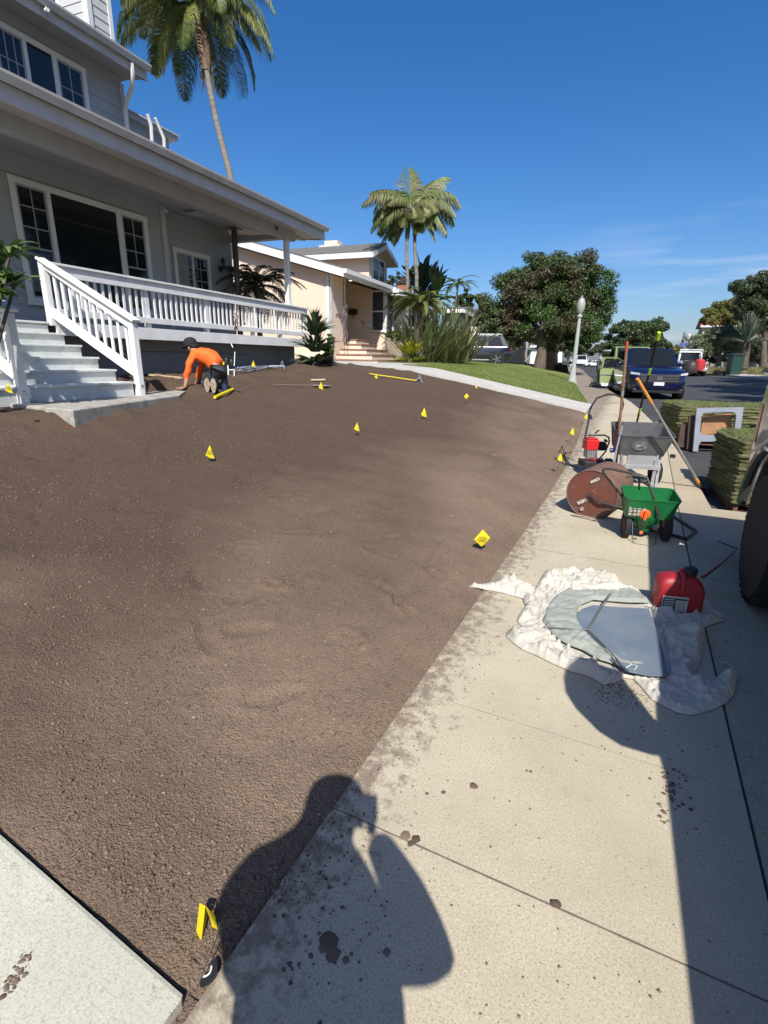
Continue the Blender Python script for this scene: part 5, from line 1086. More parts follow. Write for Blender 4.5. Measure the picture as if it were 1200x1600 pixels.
bungalow('peach_bungalow', 'distant peach walled house behind the black car and big tree', (725, 560), 40, 8, 4.5, 8, 3.0, 1.0, m_peach, m_roofg, wins=(('y-', 1.8, 3.4, .9, 2.2, 2), ('x+', 1, 2.6, .9, 2.2, 2)))
bungalow('white_house', 'white house partly hidden behind the trunks of the big tree', (826, 583), 58, 8, 3.4, 9, 3.0, 1.2, M('white_wall', (.66, .66, .64), .8), m_roofg, wins=(('y-', .8, 2., .7, 2.2, 2), ('x+', 1., 2.4, .8, 2.2, 2), ('x+', 4., 5.4, .8, 2.2, 2)), porch=True)
bungalow('pink_house', 'small pale pink house with grey roof at the bend of the street', (935, 575), 88, -28, 6.5, 8, 3.0, 1.7, M('pink_wall', (.62, .50, .47), .8), M('far_roof', (.24, .23, .22), .9), wins=(('y-', .8, 2.2, .8, 2.2, 1), ('y-', 3.5, 5.2, .8, 2.2, 2)), axis='x')
bungalow('red_roof_house', 'red roofed house peeking out among the trees across the street', (1093, 545), 60, 0, 6, 6, 2.6, 1.0, M('tan_wall', (.5, .42, .33), .8), M('red_tile', (.35, .07, .04), .8), wins=(('y-', 1, 2.2, .6, 1.8, 1),))
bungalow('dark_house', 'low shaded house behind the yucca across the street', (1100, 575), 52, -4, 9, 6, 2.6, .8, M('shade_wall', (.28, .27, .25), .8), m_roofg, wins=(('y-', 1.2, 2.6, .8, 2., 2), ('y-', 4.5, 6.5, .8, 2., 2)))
# brick chimney behind the palms
cb_ = at(632, 452, 29); c_ = thing('brick_chimney', 'red brick chimney with dark cap beside the palm trunks', 'chimney', (cb_[0], cb_[1], cb_[2]-2.5), .1)
MB().box(-.35, .35, -.3, .3, 0, 2.75).build('stack', M('red_brick', (.30, .10, .06), .9, (.38, .16, .10), 18, 3), c_); MB().box(-.42, .42, -.36, .36, 2.755, 2.9).box(-.2, .2, -.2, .2, 2.9, 3.15).build('cap', m_dark, c_)
# ================================================================== plants
m_bark = M('bark', (.13, .10, .075), .95, (.07, .055, .04), 6, 6, bump=(25, 1., .03), stretch=(1, 1, .3))
m_barkp = M('palm_trunk', (.22, .195, .165), .9, (.13, .115, .095), 3, 4, bump=(10, .8, .02), stretch=(.5, .5, 3.5))
def lf(name, c, c2=None, isl=.35, tr=.28, rough=.5, sc=1.): return M(name, c, rough, c2, sc, 3, (.42, .58), island=isl, trans=tr)
m_fic = lf('ficus_leaf', (.065, .125, .028), (.085, .07, .035), .5, .25, sc=.4); m_tr2 = lf('tree_leaf', (.05, .085, .03), (.07, .10, .03), .4); m_olv = lf('olive_leaf', (.16, .20, .10), (.20, .23, .12), .35, sc=.5)
m_yg = lf('yellow_leaf', (.21, .20, .05), (.13, .15, .045), .4, sc=.6); m_dk = lf('dark_leaf', (.055, .085, .032), (.085, .10, .045), .45)
m_palm = lf('palm_frond', (.21, .22, .05), (.09, .13, .03), .35, .25, sc=.8); m_palm2 = lf('palm_frond_pale', (.16, .22, .06), (.25, .24, .10), .3, .3, sc=.9)
m_strap = lf('sword_leaf', (.13, .17, .085), (.24, .24, .10), .35, .15, sc=.9); m_str2 = lf('dark_sword_leaf', (.05, .08, .04), (.08, .11, .05), .4, .1); m_crot = lf('yellow_bush_leaf', (.42, .40, .03), (.20, .26, .03), .3, .3, sc=2)
m_fern = lf('fern_leaf', (.09, .13, .025), (.13, .15, .03), .4, .25); m_ban = lf('banana_leaf', (.07, .11, .035), (.12, .15, .05), .3, .2, sc=.6); m_hedge = lf('hedge_leaf', (.09, .15, .025), (.13, .19, .03), .4)
def leafcloud(clumps, n, size, seed, aspect=.55, flat=.35):
    """clumps: array (k,4) centre + radius"""
    rg = np.random.default_rng(seed); C_ = np.array(clumps); wgt = C_[:, 3]**2; wgt /= wgt.sum(); idx = rg.choice(len(C_), n, p=wgt)
    d = rg.normal(size=(n, 3)); d /= np.linalg.norm(d, axis=1)[:, None]; rad = C_[idx, 3]*(rg.random(n)**.45); P = C_[idx, :3]+d*rad[:, None]*np.array([1, 1, .8])
    nrm_ = d*.7+rg.normal(size=(n, 3))*.6+np.array([0, 0, flat]); nrm_ /= np.linalg.norm(nrm_, axis=1)[:, None]
    t = np.cross(nrm_, rg.normal(size=(n, 3))); t /= np.linalg.norm(t, axis=1)[:, None]; b = np.cross(nrm_, t); s1 = size*(.6+.8*rg.random(n))[:, None]
    V = np.stack([P-t*s1, P+b*s1*aspect*.8-t*s1*.1, P+t*s1, P-b*s1*aspect*.8-t*s1*.1], 1).reshape(-1, 3); return V, np.arange(4*n).reshape(-1, 4)
def clumps_in(ells, per, rc, seed, inner=.25):
    rg = np.random.default_rng(seed); out = []
    for (cx, cy, cz, rx, ry, rz) in ells:
        for k in range(per):
            d = rg.normal(size=3); d /= np.linalg.norm(d); r = (.72+.3*rg.random()) if rg.random() > inner else .3+.4*rg.random()
            out.append((cx+d[0]*rx*r, cy+d[1]*ry*r, cz+d[2]*rz*r, rc*(.6+.8*rg.random())*min(rx, rz)))
    return out
def ellpx(L_, d, depth=.9):
    """ellipses given where they stand: pixel centre, pixel radii at distance d (+ offset)"""
    o = []
    for q in L_:
        dd = d+(q[4] if len(q) > 4 else 0); p = at(q[0], q[1], dd); o.append((p[0], p[1], p[2], q[2]/795*dd, q[2]/795*dd*depth, q[3]/795*dd))
    return o
def tree(name, label, trunk, ells, n, size, mat, seed, per=22, rc=.30, group=None, cat='tree', bark=None, limbs=True, aspect=.55, tr=.2, inner=.25):
    """trunk: list of points base..top"""
    b = np.array(trunk[0]); r = thing(name, label, cat, b, 0, group); L_ = lambda p: tuple(np.array(p)-b)
    k = len(trunk); mb = MB(); mb.tube([L_(p) for p in trunk], [tr*(1-.55*i/(k-1)) for i in range(k)], 10)
    rg = np.random.default_rng(seed+1)
    if limbs:
        top = np.array(trunk[-1]); mid = np.array(trunk[-2])
        for e in ells:
            for q in range(3):
                c = np.array(e[:3])+rg.normal(size=3)*np.array(e[3:])*.3; st = mid+(top-mid)*rg.random(); m_ = (st+c)/2+np.array([0, 0, -.1*e[5]])
                mb.tube([L_(st), L_(m_), L_(c)], [tr*.42, tr*.26, tr*.08], 6)
    mb.build('trunk', bark or m_bark, r, smooth=True)
    cl = clumps_in(ells, per, rc, seed, inner); V, Fq = leafcloud(cl, n, size, seed, aspect); npmesh('crown', V-b, Fq, mat, r); return r
# big ficus on the neighbour lawn, and the stout orange barked tree behind it
dF = 33.; b0 = ghit(842, 578, g)[0]; b0 = at(842, 578, dF)
E1 = ellpx([(800, 475, 45, 48), (850, 445, 58, 45), (905, 450, 48, 48), (925, 490, 32, 45, 1), (770, 500, 30, 28), (850, 500, 70, 40), (900, 515, 45, 30), (790, 522, 35, 22), (865, 425, 45, 26), (905, 425, 30, 22), (880, 535, 45, 16)], dF, .9)
tree('shade_tree', 'big round dark green tree with reddish leaf tips on the neighbour lawn', [b0-np.array([0, 0, .2]), at(845, 560, dF), at(848, 540, dF), at(856, 520, dF)], E1, 130000, .075, m_fic, 11, per=60, rc=.30, tr=.42, aspect=.6, inner=.2)
dH = 37.; b1 = at(857, 577, dH); tk = [b1-np.array([0, 0, .2]), at(858, 565, dH), at(861, 548, dH), at(868, 530, dH)]; m_ob = M('orange_bark', (.42, .24, .14), .9, (.24, .15, .10), 3, 6, bump=(15, 1., .03), stretch=(1, 1, .3))
tree('stout_tree', 'stout tree with peeling orange brown bark behind the dark trunk', tk, ellpx([(880, 520, 30, 20), (900, 530, 25, 16)], dH), 6000, .11, m_fic, 12, per=14, tr=.75, bark=m_ob)
# bush by the lamp, bright hedge, far trees on the left
def bush(name, label, L_, d, n, size, mat, seed, per=16, rc=.35, cat='bush', depth=.9, base=None, group=None):
    E = ellpx(L_, d, depth); c = np.array(E[0][:3]); z = min(e[2]-e[5] for e in E); r = thing(name, label, cat, (c[0], c[1], z), 0, group)
    st = MB()
    for k, e in enumerate(E): st.tube([(e[0]-c[0], e[1]-c[1], -.1), (e[0]-c[0]+.1, e[1]-c[1], e[2]-z)], [.05, .02], 5).tube([(e[0]-c[0], e[1]-c[1], -.1), (e[0]-c[0]-.2*e[3], e[1]-c[1], e[2]-z+.3*e[5])], [.04, .015], 5)
    st.build('stems', m_bark, r); V, Fq = leafcloud(clumps_in(E, per, rc, seed, .3), n, size, seed); npmesh('foliage', V-np.array([c[0], c[1], z]), Fq, mat, r); return r
bush('round_bush', 'dark clipped round bush behind the lamp post', [(882, 573, 14, 9)], 36, 2500, .08, m_dk, 21)
bush('low_hedge', 'bright green low hedge behind the black car', [(795, 562, 12, 7), (812, 565, 10, 6), (780, 560, 10, 7)], 40, 5000, .08, m_hedge, 22, cat='hedge')
bush('dark_shrub', 'tall dark shrub mass between the black car and the big tree', [(790, 535, 22, 26), (815, 545, 18, 22)], 44, 7000, .12, m_dk, 23, cat='shrub')
bush('leafy_screen', 'green leafy trees behind the grey house and tree fern', [(745, 480, 16, 26), (725, 470, 14, 22), (760, 500, 16, 24)], 46, 8000, .13, m_tr2, 24, cat='trees')
bush('cypress_row', 'dark green conifer tops behind the peach house dormer', [(612, 443, 6, 14), (622, 440, 5, 14), (604, 446, 5, 10), (648, 430, 8, 14), (630, 450, 8, 14)], 34, 6000, .10, m_dk, 25, cat='conifers')
def ftree(name, label, L_, d, by, n, size, mat, seed, per=20, rc=.3, tr=.25, cat='tree', group=None, aspect=.55):
    cx = sum(q[0] for q in L_)/len(L_); cy = sum(q[1] for q in L_)/len(L_); b = at(cx, by, d)
    return tree(name, label, [b, at(cx+.5, (by*2+cy)/3, d), at(cx, (by+cy)/2, d)], ellpx(L_, d), n, size, mat, seed, per, rc, group, cat, tr=tr, aspect=aspect)
ftree('rounded_tree', 'broad green tree over the parked cars at the street bend', [(985, 528, 38, 22), (1010, 522, 30, 24), (965, 545, 30, 16), (1030, 540, 16, 16), (1005, 545, 35, 14), (975, 512, 18, 10)], 66, 566, 60000, .15, m_tr2, 31, per=50, rc=.33, tr=.35)
ftree('far_tree', 'small dark tree beside the far pink house', [(915, 545, 20, 12), (930, 548, 14, 9), (900, 540, 14, 10)], 96, 566, 7000, .22, m_dk, 32)
ftree('far_tree', 'hazy tree row above the far white cars', [(895, 528, 14, 12), (880, 545, 16, 14)], 110, 566, 5000, .25, m_tr2, 36)
ftree('lime_tree', 'yellow green bushy tree between the broad tree and second lamp post', [(1045, 552, 16, 10), (1058, 548, 14, 10), (1035, 556, 12, 9)], 72, 572, 9000, .15, m_yg, 33)
ftree('leaning_dark_tree', 'tallest dark tree at the right edge across the street', [(1185, 452, 38, 24), (1205, 475, 34, 34), (1175, 480, 24, 22), (1210, 445, 24, 18), (1190, 500, 26, 20)], 42, 575, 60000, .09, m_dk, 34, per=50, rc=.32, tr=.3)
ftree('golden_tree', 'yellowish green tree left of the tallest dark tree', [(1130, 490, 28, 17), (1150, 480, 20, 16), (1110, 498, 16, 11), (1150, 505, 22, 16)], 50, 572, 36000, .09, m_yg, 35, per=44, rc=.32)
ftree('olive_tree', 'grey green olive tree behind the white pickup', [(1110, 530, 28, 18), (1135, 525, 22, 18), (1095, 540, 20, 16), (1150, 540, 20, 16)], 46, 580, 42000, .07, m_olv, 37, per=44, rc=.32, aspect=.4)
bush('dark_understory', 'dark shrubs under the olive tree by the yucca', [(1165, 555, 24, 12), (1190, 555, 22, 12), (1125, 562, 18, 8), (1145, 560, 14, 8), (1185, 545, 20, 12), (1110, 560, 14, 9), (1205, 530, 22, 26)], 47, 26000, .09, m_dk, 38, cat='shrubs')
for k, (x, y, hh, lab) in enumerate(((1062, 540, 19, 'thin dark cypress, the taller one left of the second lamp post'), (1036, 545, 9, 'tiny dark cypress top in the dip of the far trees'))):
    d = 110; b = at(x, y+20, d); r = thing('cypress', lab, 'tree', b, 0, 'far cypress trees'); MB().tube([(0, 0, 0), (0, 0, 3)], .15, 5).build('trunk', m_bark, r)
    hz_ = (hh+20)/795*d; C_ = [(0, 0, hz_*t, .5*(1.05-t)+.1) for t in np.linspace(.1, .97, 12)]; V, Fq = leafcloud(C_, 900, .16, 60+k); npmesh('crown', V, Fq, m_dk, r)
# dry grasses of the far verge
def gpos(rg):
    x = 1085+125*rg.random(); y = 574+10*rg.random()
    p = at(x, y+3, 44-4*rg.random()); return (p[0], p[1], roadz(rkY(p[1]), p[1])+.12)
V, Fq = blades(9000, gpos, .42, .02, 66, .8); tag(npmesh('dry_grasses', V, Fq, M('dry_grass_blades', (.26, .23, .10), .8, (.12, .15, .05), .6, island=.4)), 'tufts of dry yellow grass on the far verge', 'grass', kind='stuff')
# --- fronds
def frond(base, az, el0, L_, droop, ll, n=46, lw=.018, hang=.6, rg=None, curl=1., side=.9):
    """returns V,F quads of a feather leaf"""
    base = np.array(base, float); P = [base]; el = el0; h_ = np.array([math.cos(az), math.sin(az), 0]); S_ = 16; T_ = []
    for i in range(S_):
        t = (i+.5)/S_; e = el0-droop*t**curl; d = h_*math.cos(e)+np.array([0, 0, math.sin(e)]); T_.append(d); P.append(P[-1]+d*L_/S_)
    P = np.array(P); sd = np.array([-math.sin(az), math.cos(az), 0.]); V = []; Fs = []
    for i in range(S_):   # rachis
        w0 = .022*L_/3*(1-i/S_)+.004; w1 = .022*L_/3*(1-(i+1)/S_)+.004; k = len(V); V += [P[i]-sd*w0, P[i]+sd*w0, P[i+1]+sd*w1, P[i+1]-sd*w1]; Fs.append((k, k+1, k+2, k+3))
        up_ = np.cross(T_[i], sd); k = len(V); V += [P[i]-up_*w0, P[i]+up_*w0, P[i+1]+up_*w1, P[i+1]-up_*w1]; Fs.append((k, k+1, k+2, k+3))
    for j in range(n):
        t = .14+.86*(j+rg.random()*.6)/n; q = t*S_; i = min(int(q), S_-1); p = P[i]+(P[i+1]-P[i])*(q-i); tg = T_[i]
        l = ll*(math.sin(math.pi*min(1, t*.9+.12))**.6)*(.85+.3*rg.random())
        for sgn in (-1, 1):
            d0 = sd*sgn*side+tg*(.55+.3*t)+np.array([0, 0, .15])+rg.normal(size=3)*.07; d0 /= np.linalg.norm(d0); d1 = d0*(1-hang)+np.array([0, 0, -1])*hang+tg*.15+rg.normal(size=3)*.05; d1 /= np.linalg.norm(d1)
            m1 = p+d0*l*.4; m2 = m1+(d0*.45+d1*.55)*l*.3; m3 = m2+d1*l*.35; wd = np.cross(d0, tg); wd = wd/(np.linalg.norm(wd)+1e-6); wv = (tg*.8+wd*.4)*lw
            k = len(V); V += [p-wv*.6, p+wv*.6, m1+wv, m1-wv, m2+wv*.8, m2-wv*.8, m3+wv*.15, m3-wv*.15]; Fs += [(k, k+1, k+2, k+3), (k+3, k+2, k+4, k+5), (k+5, k+4, k+6, k+7)]
    return V, Fs
def palm(name, label, trunk, tr, fronds, mat, seed, group=None, bark=None, shaft=None, n=46, lw=.018):
    rg = np.random.default_rng(seed); b = np.array(trunk[0]); r = thing(name, label, 'palm tree', b, 0, group); k = len(trunk)
    MB().tube([tuple(np.array(p)-b) for p in trunk], [tr*(1-.35*i/(k-1)) for i in range(k)], 12).build('trunk', bark or m_barkp, r, smooth=True)
    top = np.array(trunk[-1])-b; V = []; Fs = []
    for (az, el0, L_, dr, ll, hang) in fronds:
        v, f = frond(top+rg.normal(size=3)*.05, az+YAW, R_(el0), L_, R_(dr), ll, n, lw, hang, rg); kk = len(V); V += v; Fs += [tuple(a+kk for a in q) for q in f]
    npmesh('crown', np.array(V), np.array(Fs), mat, r)
    if shaft: MB().tube([tuple(np.array(p)-b) for p in shaft[0]], shaft[1], 10).build('crownshaft', shaft[2], r, smooth=True)
    return r
H2.location = (-9.08*1.1515, 14.7*1.1515, 1.6*(1-1.1515)); H2.scale = (1.1515,)*3
dP = 22.; rgp = np.random.default_rng(4)
fr_ = []
for k in range(30):
    az = 2*math.pi*k/30+rgp.normal()*.1; lay = k % 3; fr_.append((az, [55, 18, -12][lay]+rgp.normal()*6, [3.9, 3.9, 3.5][lay]+rgp.random()*.5, [120, 95, 68][lay]+rgp.normal()*8, 1.15, .90))
tp_ = [at(384, 420, dP), at(372, 330, dP), at(358, 268, dP), at(338, 190, dP), at(326, 130, dP), at(316, 70, dP), at(309, 28, dP), at(307, 5, dP)]
tp_[0] = np.array([tp_[0][0]+.2, tp_[0][1], 1.3])
T1 = palm('queen_palm', 'tall leaning palm with drooping fronds behind the grey house', tp_, .15, fr_, m_palm, 41, n=118, lw=.022)
bs = tp_[0]; MB().tube([tuple(at(322, 112, dP)-bs), tuple(at(318, 70, dP)-bs), tuple(at(311, 30, dP)-bs), tuple(at(306, 0, dP)-bs)], [.17, .30, .27, .12], 10).build('old_leaf_bases', M('husk', (.17, .11, .07), .95, (.34, .25, .17), 5, 5, (.45, .6), bump=(20, 1, .04), stretch=(3, 3, .5)), T1, smooth=True)
V = []; Fs = []; rg = np.random.default_rng(5)
for k in range(120):   # hanging fibres
    p = at(319+rg.normal()*4, 60+rg.random()*50, dP)-bs; l = .5+.7*rg.random(); w_ = .012; q = p+np.array([rg.normal()*.1, rg.normal()*.1, -l]); kk = len(V); V += [p-_r0*w_, p+_r0*w_, q+_r0*.003, q-_r0*.003]; Fs.append((kk, kk+1, kk+2, kk+3))
npmesh('hanging_fibres', np.array(V), np.array(Fs), M('fibre', (.12, .085, .05), .95, island=.4), T1)
# king palms in front of the neighbour house (two trunks)
dK = 22.3; sh = M('crownshaft', (.12, .16, .06), .5)
K1 = [(R_(a), e, l*.80, dr, ll*.95, min(.95, hg+.05)) for a, e, l, dr, ll, hg in ((175, 66, 2.6, 105, .85, .7), (160, 34, 2.5, 95, .85, .85), (200, -5, 2.1, 55, .8, .9), (185, -32, 2.2, 30, .7, .92), (150, 8, 2.3, 75, .8, .9), (120, 78, 2.0, 80, .7, .6), (60, 70, 1.7, 60, .7, .6), (230, 45, 2.1, 95, .8, .85), (280, 20, 1.7, 90, .7, .88), (190, 50, 2.3, 110, .85, .8), (170, -50, 1.9, 20, .6, .92), (250, -20, 1.6, 50, .7, .92), (150, 62, 3.1, 75, .85, .6), (195, 48, 2.9, 95, .9, .8), (95, 82, 3.0, 40, .8, .5), (215, 10, 2.3, 80, .8, .9), (140, -25, 2.0, 45, .8, .93), (185, 15, 2.5, 85, .85, .9), (300, -30, 1.6, 40, .7, .93))]
K2 = [(R_(a), e, l*.80, dr, ll*.95, min(.95, hg+.05)) for a, e, l, dr, ll, hg in ((8, 62, 2.6, 105, .85, .65), (-8, 14, 2.2, 75, .9, .9), (5, -8, 2.2, 60, .9, .92), (25, 66, 2.1, 50, .7, .5), (-40, 30, 1.7, 90, .8, .88), (-70, 10, 1.6, 80, .8, .9), (-25, -30, 1.7, 40, .7, .93), (90, 60, 1.7, 80, .7, .7), (170, -15, 1.6, 50, .7, .92), (-15, 32, 2.4, 90, .9, .85), (-60, -35, 1.6, 30, .7, .93), (200, -50, 1.6, 20, .6, .93), (40, 70, 3.2, 62, .85, .55), (10, 45, 2.8, 85, .9, .8), (-20, -15, 2.2, 50, .9, .93), (15, 22, 2.6, 80, .9, .9), (-5, -40, 1.9, 30, .8, .93), (-90, 0, 1.7, 70, .8, .9))]
z0k = 1.35; a = at(637, 440, dK)
def pb(x, y): q = at(x, y, dK); return q
b_ = pb(638, 470); bb = np.array([b_[0], b_[1], z0k])
palm('king_palm', 'feather palm with slim pale trunk, left one of the pair by the peach house', [bb, pb(637, 440), pb(635, 400), pb(636, 370), pb(638, 350), pb(639, 330)], .085, K1, m_palm2, 42, 'pair of king palms', shaft=([pb(636, 372), pb(638, 350), pb(640, 325)], [.10, .12, .08], sh), n=100, lw=.021)
b_ = pb(652, 470); bb = np.array([b_[0]+.0, b_[1]+.1, z0k])
palm('king_palm', 'feather palm, right one of the pair, arching over to the right', [bb, pb(651, 430), pb(648, 390), pb(648, 370), pb(650, 350), pb(652, 325)], .09, K2, m_palm2, 43, 'pair of king palms', shaft=([pb(648, 368), pb(650, 348), pb(653, 320)], [.10, .12, .08], sh), n=100, lw=.021)
# strap leaves
def straps(base, n, L0, L1, w, spread, mat_rg, up=70, droop=50, seg=6, tipw=.1, az0=0, az1=360, prof=None):
    rg = np.random.default_rng(mat_rg); V = []; Fs = []; base = np.array(base, float)
    for k in range(n):
        az = R_(az0+(az1-az0)*rg.random()); r0 = spread*rg.random()**.7; p = base+np.array([math.cos(az)*r0, math.sin(az)*r0, 0]); L_ = L0+(L1-L0)*rg.random(); el = R_(up*(.45+.6*rg.random())); dr = R_(droop*(.4+rg.random())); hd = np.array([math.cos(az), math.sin(az), 0]); sd = np.array([-math.sin(az), math.cos(az), 0])
        tw = rg.normal()*.5; sd = sd*math.cos(tw)+np.array([0, 0, 1])*math.sin(tw)*.6; pts = [p]
        for i in range(seg): e = el-dr*((i+.5)/seg)**1.6; pts.append(pts[-1]+(hd*math.cos(e)+np.array([0, 0, math.sin(e)]))*L_/seg)
        for i in range(seg+1):
            t = i/seg; ww = w*(prof(t) if prof else (.55+.9*t if t < .5 else 1.9*(1-t)+.05)); V += [pts[i]-sd*ww, pts[i]+sd*ww]
        k0 = len(V)-2*(seg+1)
        for i in range(seg): a_ = k0+2*i; Fs.append((a_, a_+1, a_+3, a_+2))
    return V, Fs
def plant(name, label, cat, base, sets, mat, group=None, stem=None):
    r = thing(name, label, cat, base, 0, group); V = []; Fs = []
    for a_ in sets:
        v, f = straps(*a_[0], **a_[1]); k = len(V); V += v; Fs += [tuple(q+k for q in t) for t in f]
    npmesh('leaves', np.array(V), np.array(Fs), mat, r)
    if stem: MB().tube(stem[0], stem[1], 8).build('stem', m_bark, r, smooth=True)
    else: MB().lathe((0, 0, -.1), [(.12, 0), (.1, .15), (.04, .25)], n=10).build('crown_base', m_bark, r, smooth=True)
    return r
dq = 21.
for x, lab, sd in ((648, 'tall grey green sword leaf clump, leftmost of the row by the lawn', 1), (668, 'grey green sword leaf clump, second in the row by the lawn', 2), (690, 'sword leaf clump with yellowish leaves in the middle of the row', 3), (708, 'sword leaf clump, second from the black car', 4), (722, 'sword leaf clump nearest the black car', 5)):
    b = at(x, 566, dq+(sd-1)*.5); plant('flax_plant', lab, 'plant', b, [(((0, 0, 0), 95, 1.3, 2.75, .055, .35, 100+sd), dict(up=94, droop=32))], m_strap, 'sword leaf clumps along the lawn')
b = at(640, 563, 19.8); plant('croton_bush', 'bright yellow green bush beside the peach house steps', 'bush', b, [(((0, 0, .25), 160, .3, .62, .04, .28, 120), dict(up=85, droop=60)), (((0, 0, 0), 60, .3, .5, .04, .4, 121), dict(up=40, droop=40))], m_crot)
bush('low_fern', 'drooping green fern beside the handrail of the peach house', [(612, 521, 9, 4), (622, 524, 7, 5)], 20.5, 1100, .07, m_fern, 70, cat='fern')
# dark agave-like plant at the end of the porch, with a light bush beside it
b = at(493, 572, 13.0); plant('dark_agave', 'dark green spiky plant at the end of the white porch', 'plant', b, [(((0, 0, .35), 80, .45, .72, .045, .12, 130), dict(up=75, droop=55)), (((0, 0, .1), 60, .4, .62, .042, .2, 131), dict(up=30, droop=40)), (((0, 0, .75), 70, .4, .62, .04, .10, 132), dict(up=80, droop=45)), (((0, 0, 1.0), 40, .3, .5, .035, .05, 133), dict(up=92, droop=30))], m_str2)
bush('light_bush', 'light green leafy bush between the spiky plant and the peach house steps', [(512, 548, 9, 14), (505, 560, 10, 8), (517, 530, 5, 8)], 13.6, 2600, .045, m_hedge, 71)
# dark feathery palm behind the porch
b = np.array([*at(405, 500, 14.6)[:2], 1.3]); fr2 = [(2*math.pi*k/34+.2, 62-22*(k % 4), 1.25+.3*(k % 2), 85, .34, .5) for k in range(34)]
palm('dark_feather_palm', 'dark feathery palm seen over the porch railing by the peach wall', [b, b+np.array([0, 0, 1.1]), at(400, 450, 14.6)], .09, fr2, lf('dark_frond', (.035, .045, .02), (.06, .06, .03), .4, .1), 44, n=46, lw=.014)
# tree ferns, giant bird of paradise
dfn = 20.4; b = at(655, 560, dfn); tf = [(2*math.pi*k/30, 34-14*(k % 3), 1.45+.25*(k % 2), 60, .26, .25) for k in range(30)]
palm('tree_fern', 'wide spreading tree fern over the tall sword leaves', [b, at(655, 520, dfn), at(656, 470, dfn)], .16, tf, m_fern, 45, 'tree ferns', n=40, lw=.022, bark=m_bark)
dfn = 24.5; b = at(704, 530, dfn); tf = [(2*math.pi*k/16, 42-16*(k % 3), 1.0+.2*(k % 2), 70, .17, .3) for k in range(16)]
palm('tree_fern', 'small tree fern on a thin leaning stem, right of the palms', [b, at(708, 500, dfn), at(716, 445, dfn)], .06, tf, lf('bright_fern', (.13, .20, .04), (.07, .11, .03), .3), 46, 'tree ferns', n=30, lw=.02, bark=m_bark)
dbn = 25.5; bp = lambda t: (.25 if t < .25 else math.sin(min(1, (t-.2)/.8)*math.pi)**.6*1.0+.06)
b = at(660, 480, dbn); plant('bird_of_paradise_tree', 'dark broad paddle leaves fanning behind the palm trunks', 'plant', b-np.array([0, 0, 1.5]), [(((0, 0, 2.2), 22, 1.2, 1.9, .17, .15, 140), dict(up=92, droop=35, seg=8, prof=bp)), (((0.3, 0, 1.6), 18, 1.0, 1.5, .15, .2, 141), dict(up=75, droop=50, seg=8, prof=bp))], lf('paddle_leaf_dark', (.04, .07, .03), (.07, .10, .04), .4, .1), 'paddle leaf plants', stem=([(0, 0, -.6), (0, 0, 1.2), (0, 0, 2.3)], [.16, .14, .1]))
b = at(680, 480, dbn-.5); plant('bird_of_paradise_tree', 'light green upright paddle leaves, right of the palm trunks', 'plant', b-np.array([0, 0, 1.5]), [(((0, 0, 2.0), 16, 1.0, 1.5, .16, .1, 142), dict(up=100, droop=22, seg=8, prof=bp))], m_ban, 'paddle leaf plants', stem=([(0, 0, -.6), (0, 0, 1.2), (0, 0, 2.1)], [.16, .15, .12]))
# yucca across the street
dy_ = 40.; b = at(1157, 584, dy_); plant('yucca', 'spiky yucca on a thick shaggy trunk across the street', 'yucca', b, [(((0, 0, 2.5), 190, 1.3, 2.2, .045, .1, 150), dict(up=95, droop=12, tipw=.05)), (((0, 0, 2.3), 90, 1.1, 1.8, .045, .15, 151), dict(up=25, droop=20))], lf('yucca_leaf', (.10, .14, .10), (.14, .17, .11), .35, .05), stem=([(0, 0, -.3), (.02, 0, 1.2), (0, 0, 2.5)], [.48, .33, .26]))
# shrub left of the porch steps
sp_ = h.world((1.9, -2.35, 1.0)); r = thing('rosette_shrub', 'shrub with rosettes of long drooping green leaves left of the steps', 'shrub', sp_); V = []; Fs = []; st = MB(); rg = np.random.default_rng(8)
for k, (x, y, dd) in enumerate(((-6, 405, .1), (14, 400, .0), (2, 440, .0), (22, 448, .1), (-15, 430, .2), (-10, 470, .0), (-30, 400, .2), (-25, 455, .3), (-30, 490, 0), (-50, 430, 0))):
    d0 = float((sp_-CO)@FW)-.1+dd; q = at(x, y, d0)-sp_; st.tube([(rg.normal()*.1, rg.normal()*.1, 0), tuple(q*.6+np.array([0, 0, -.1])), tuple(q)], [.025, .02, .014], 6)
    v, f = straps(tuple(q), 26, .17, .33, .026, .02, 200+k, up=60, droop=95, seg=6, prof=lambda t: .25+math.sin(math.pi*min(1, t*.92+.08))**.8); kk = len(V); V += v; Fs += [tuple(a_+kk for a_ in t) for t in f]
npmesh('leaves', np.array(V), np.array(Fs), lf('long_leaf', (.09, .15, .035), (.12, .2, .05), .35, .2), r); st.build('stems', m_bark, r, smooth=True)
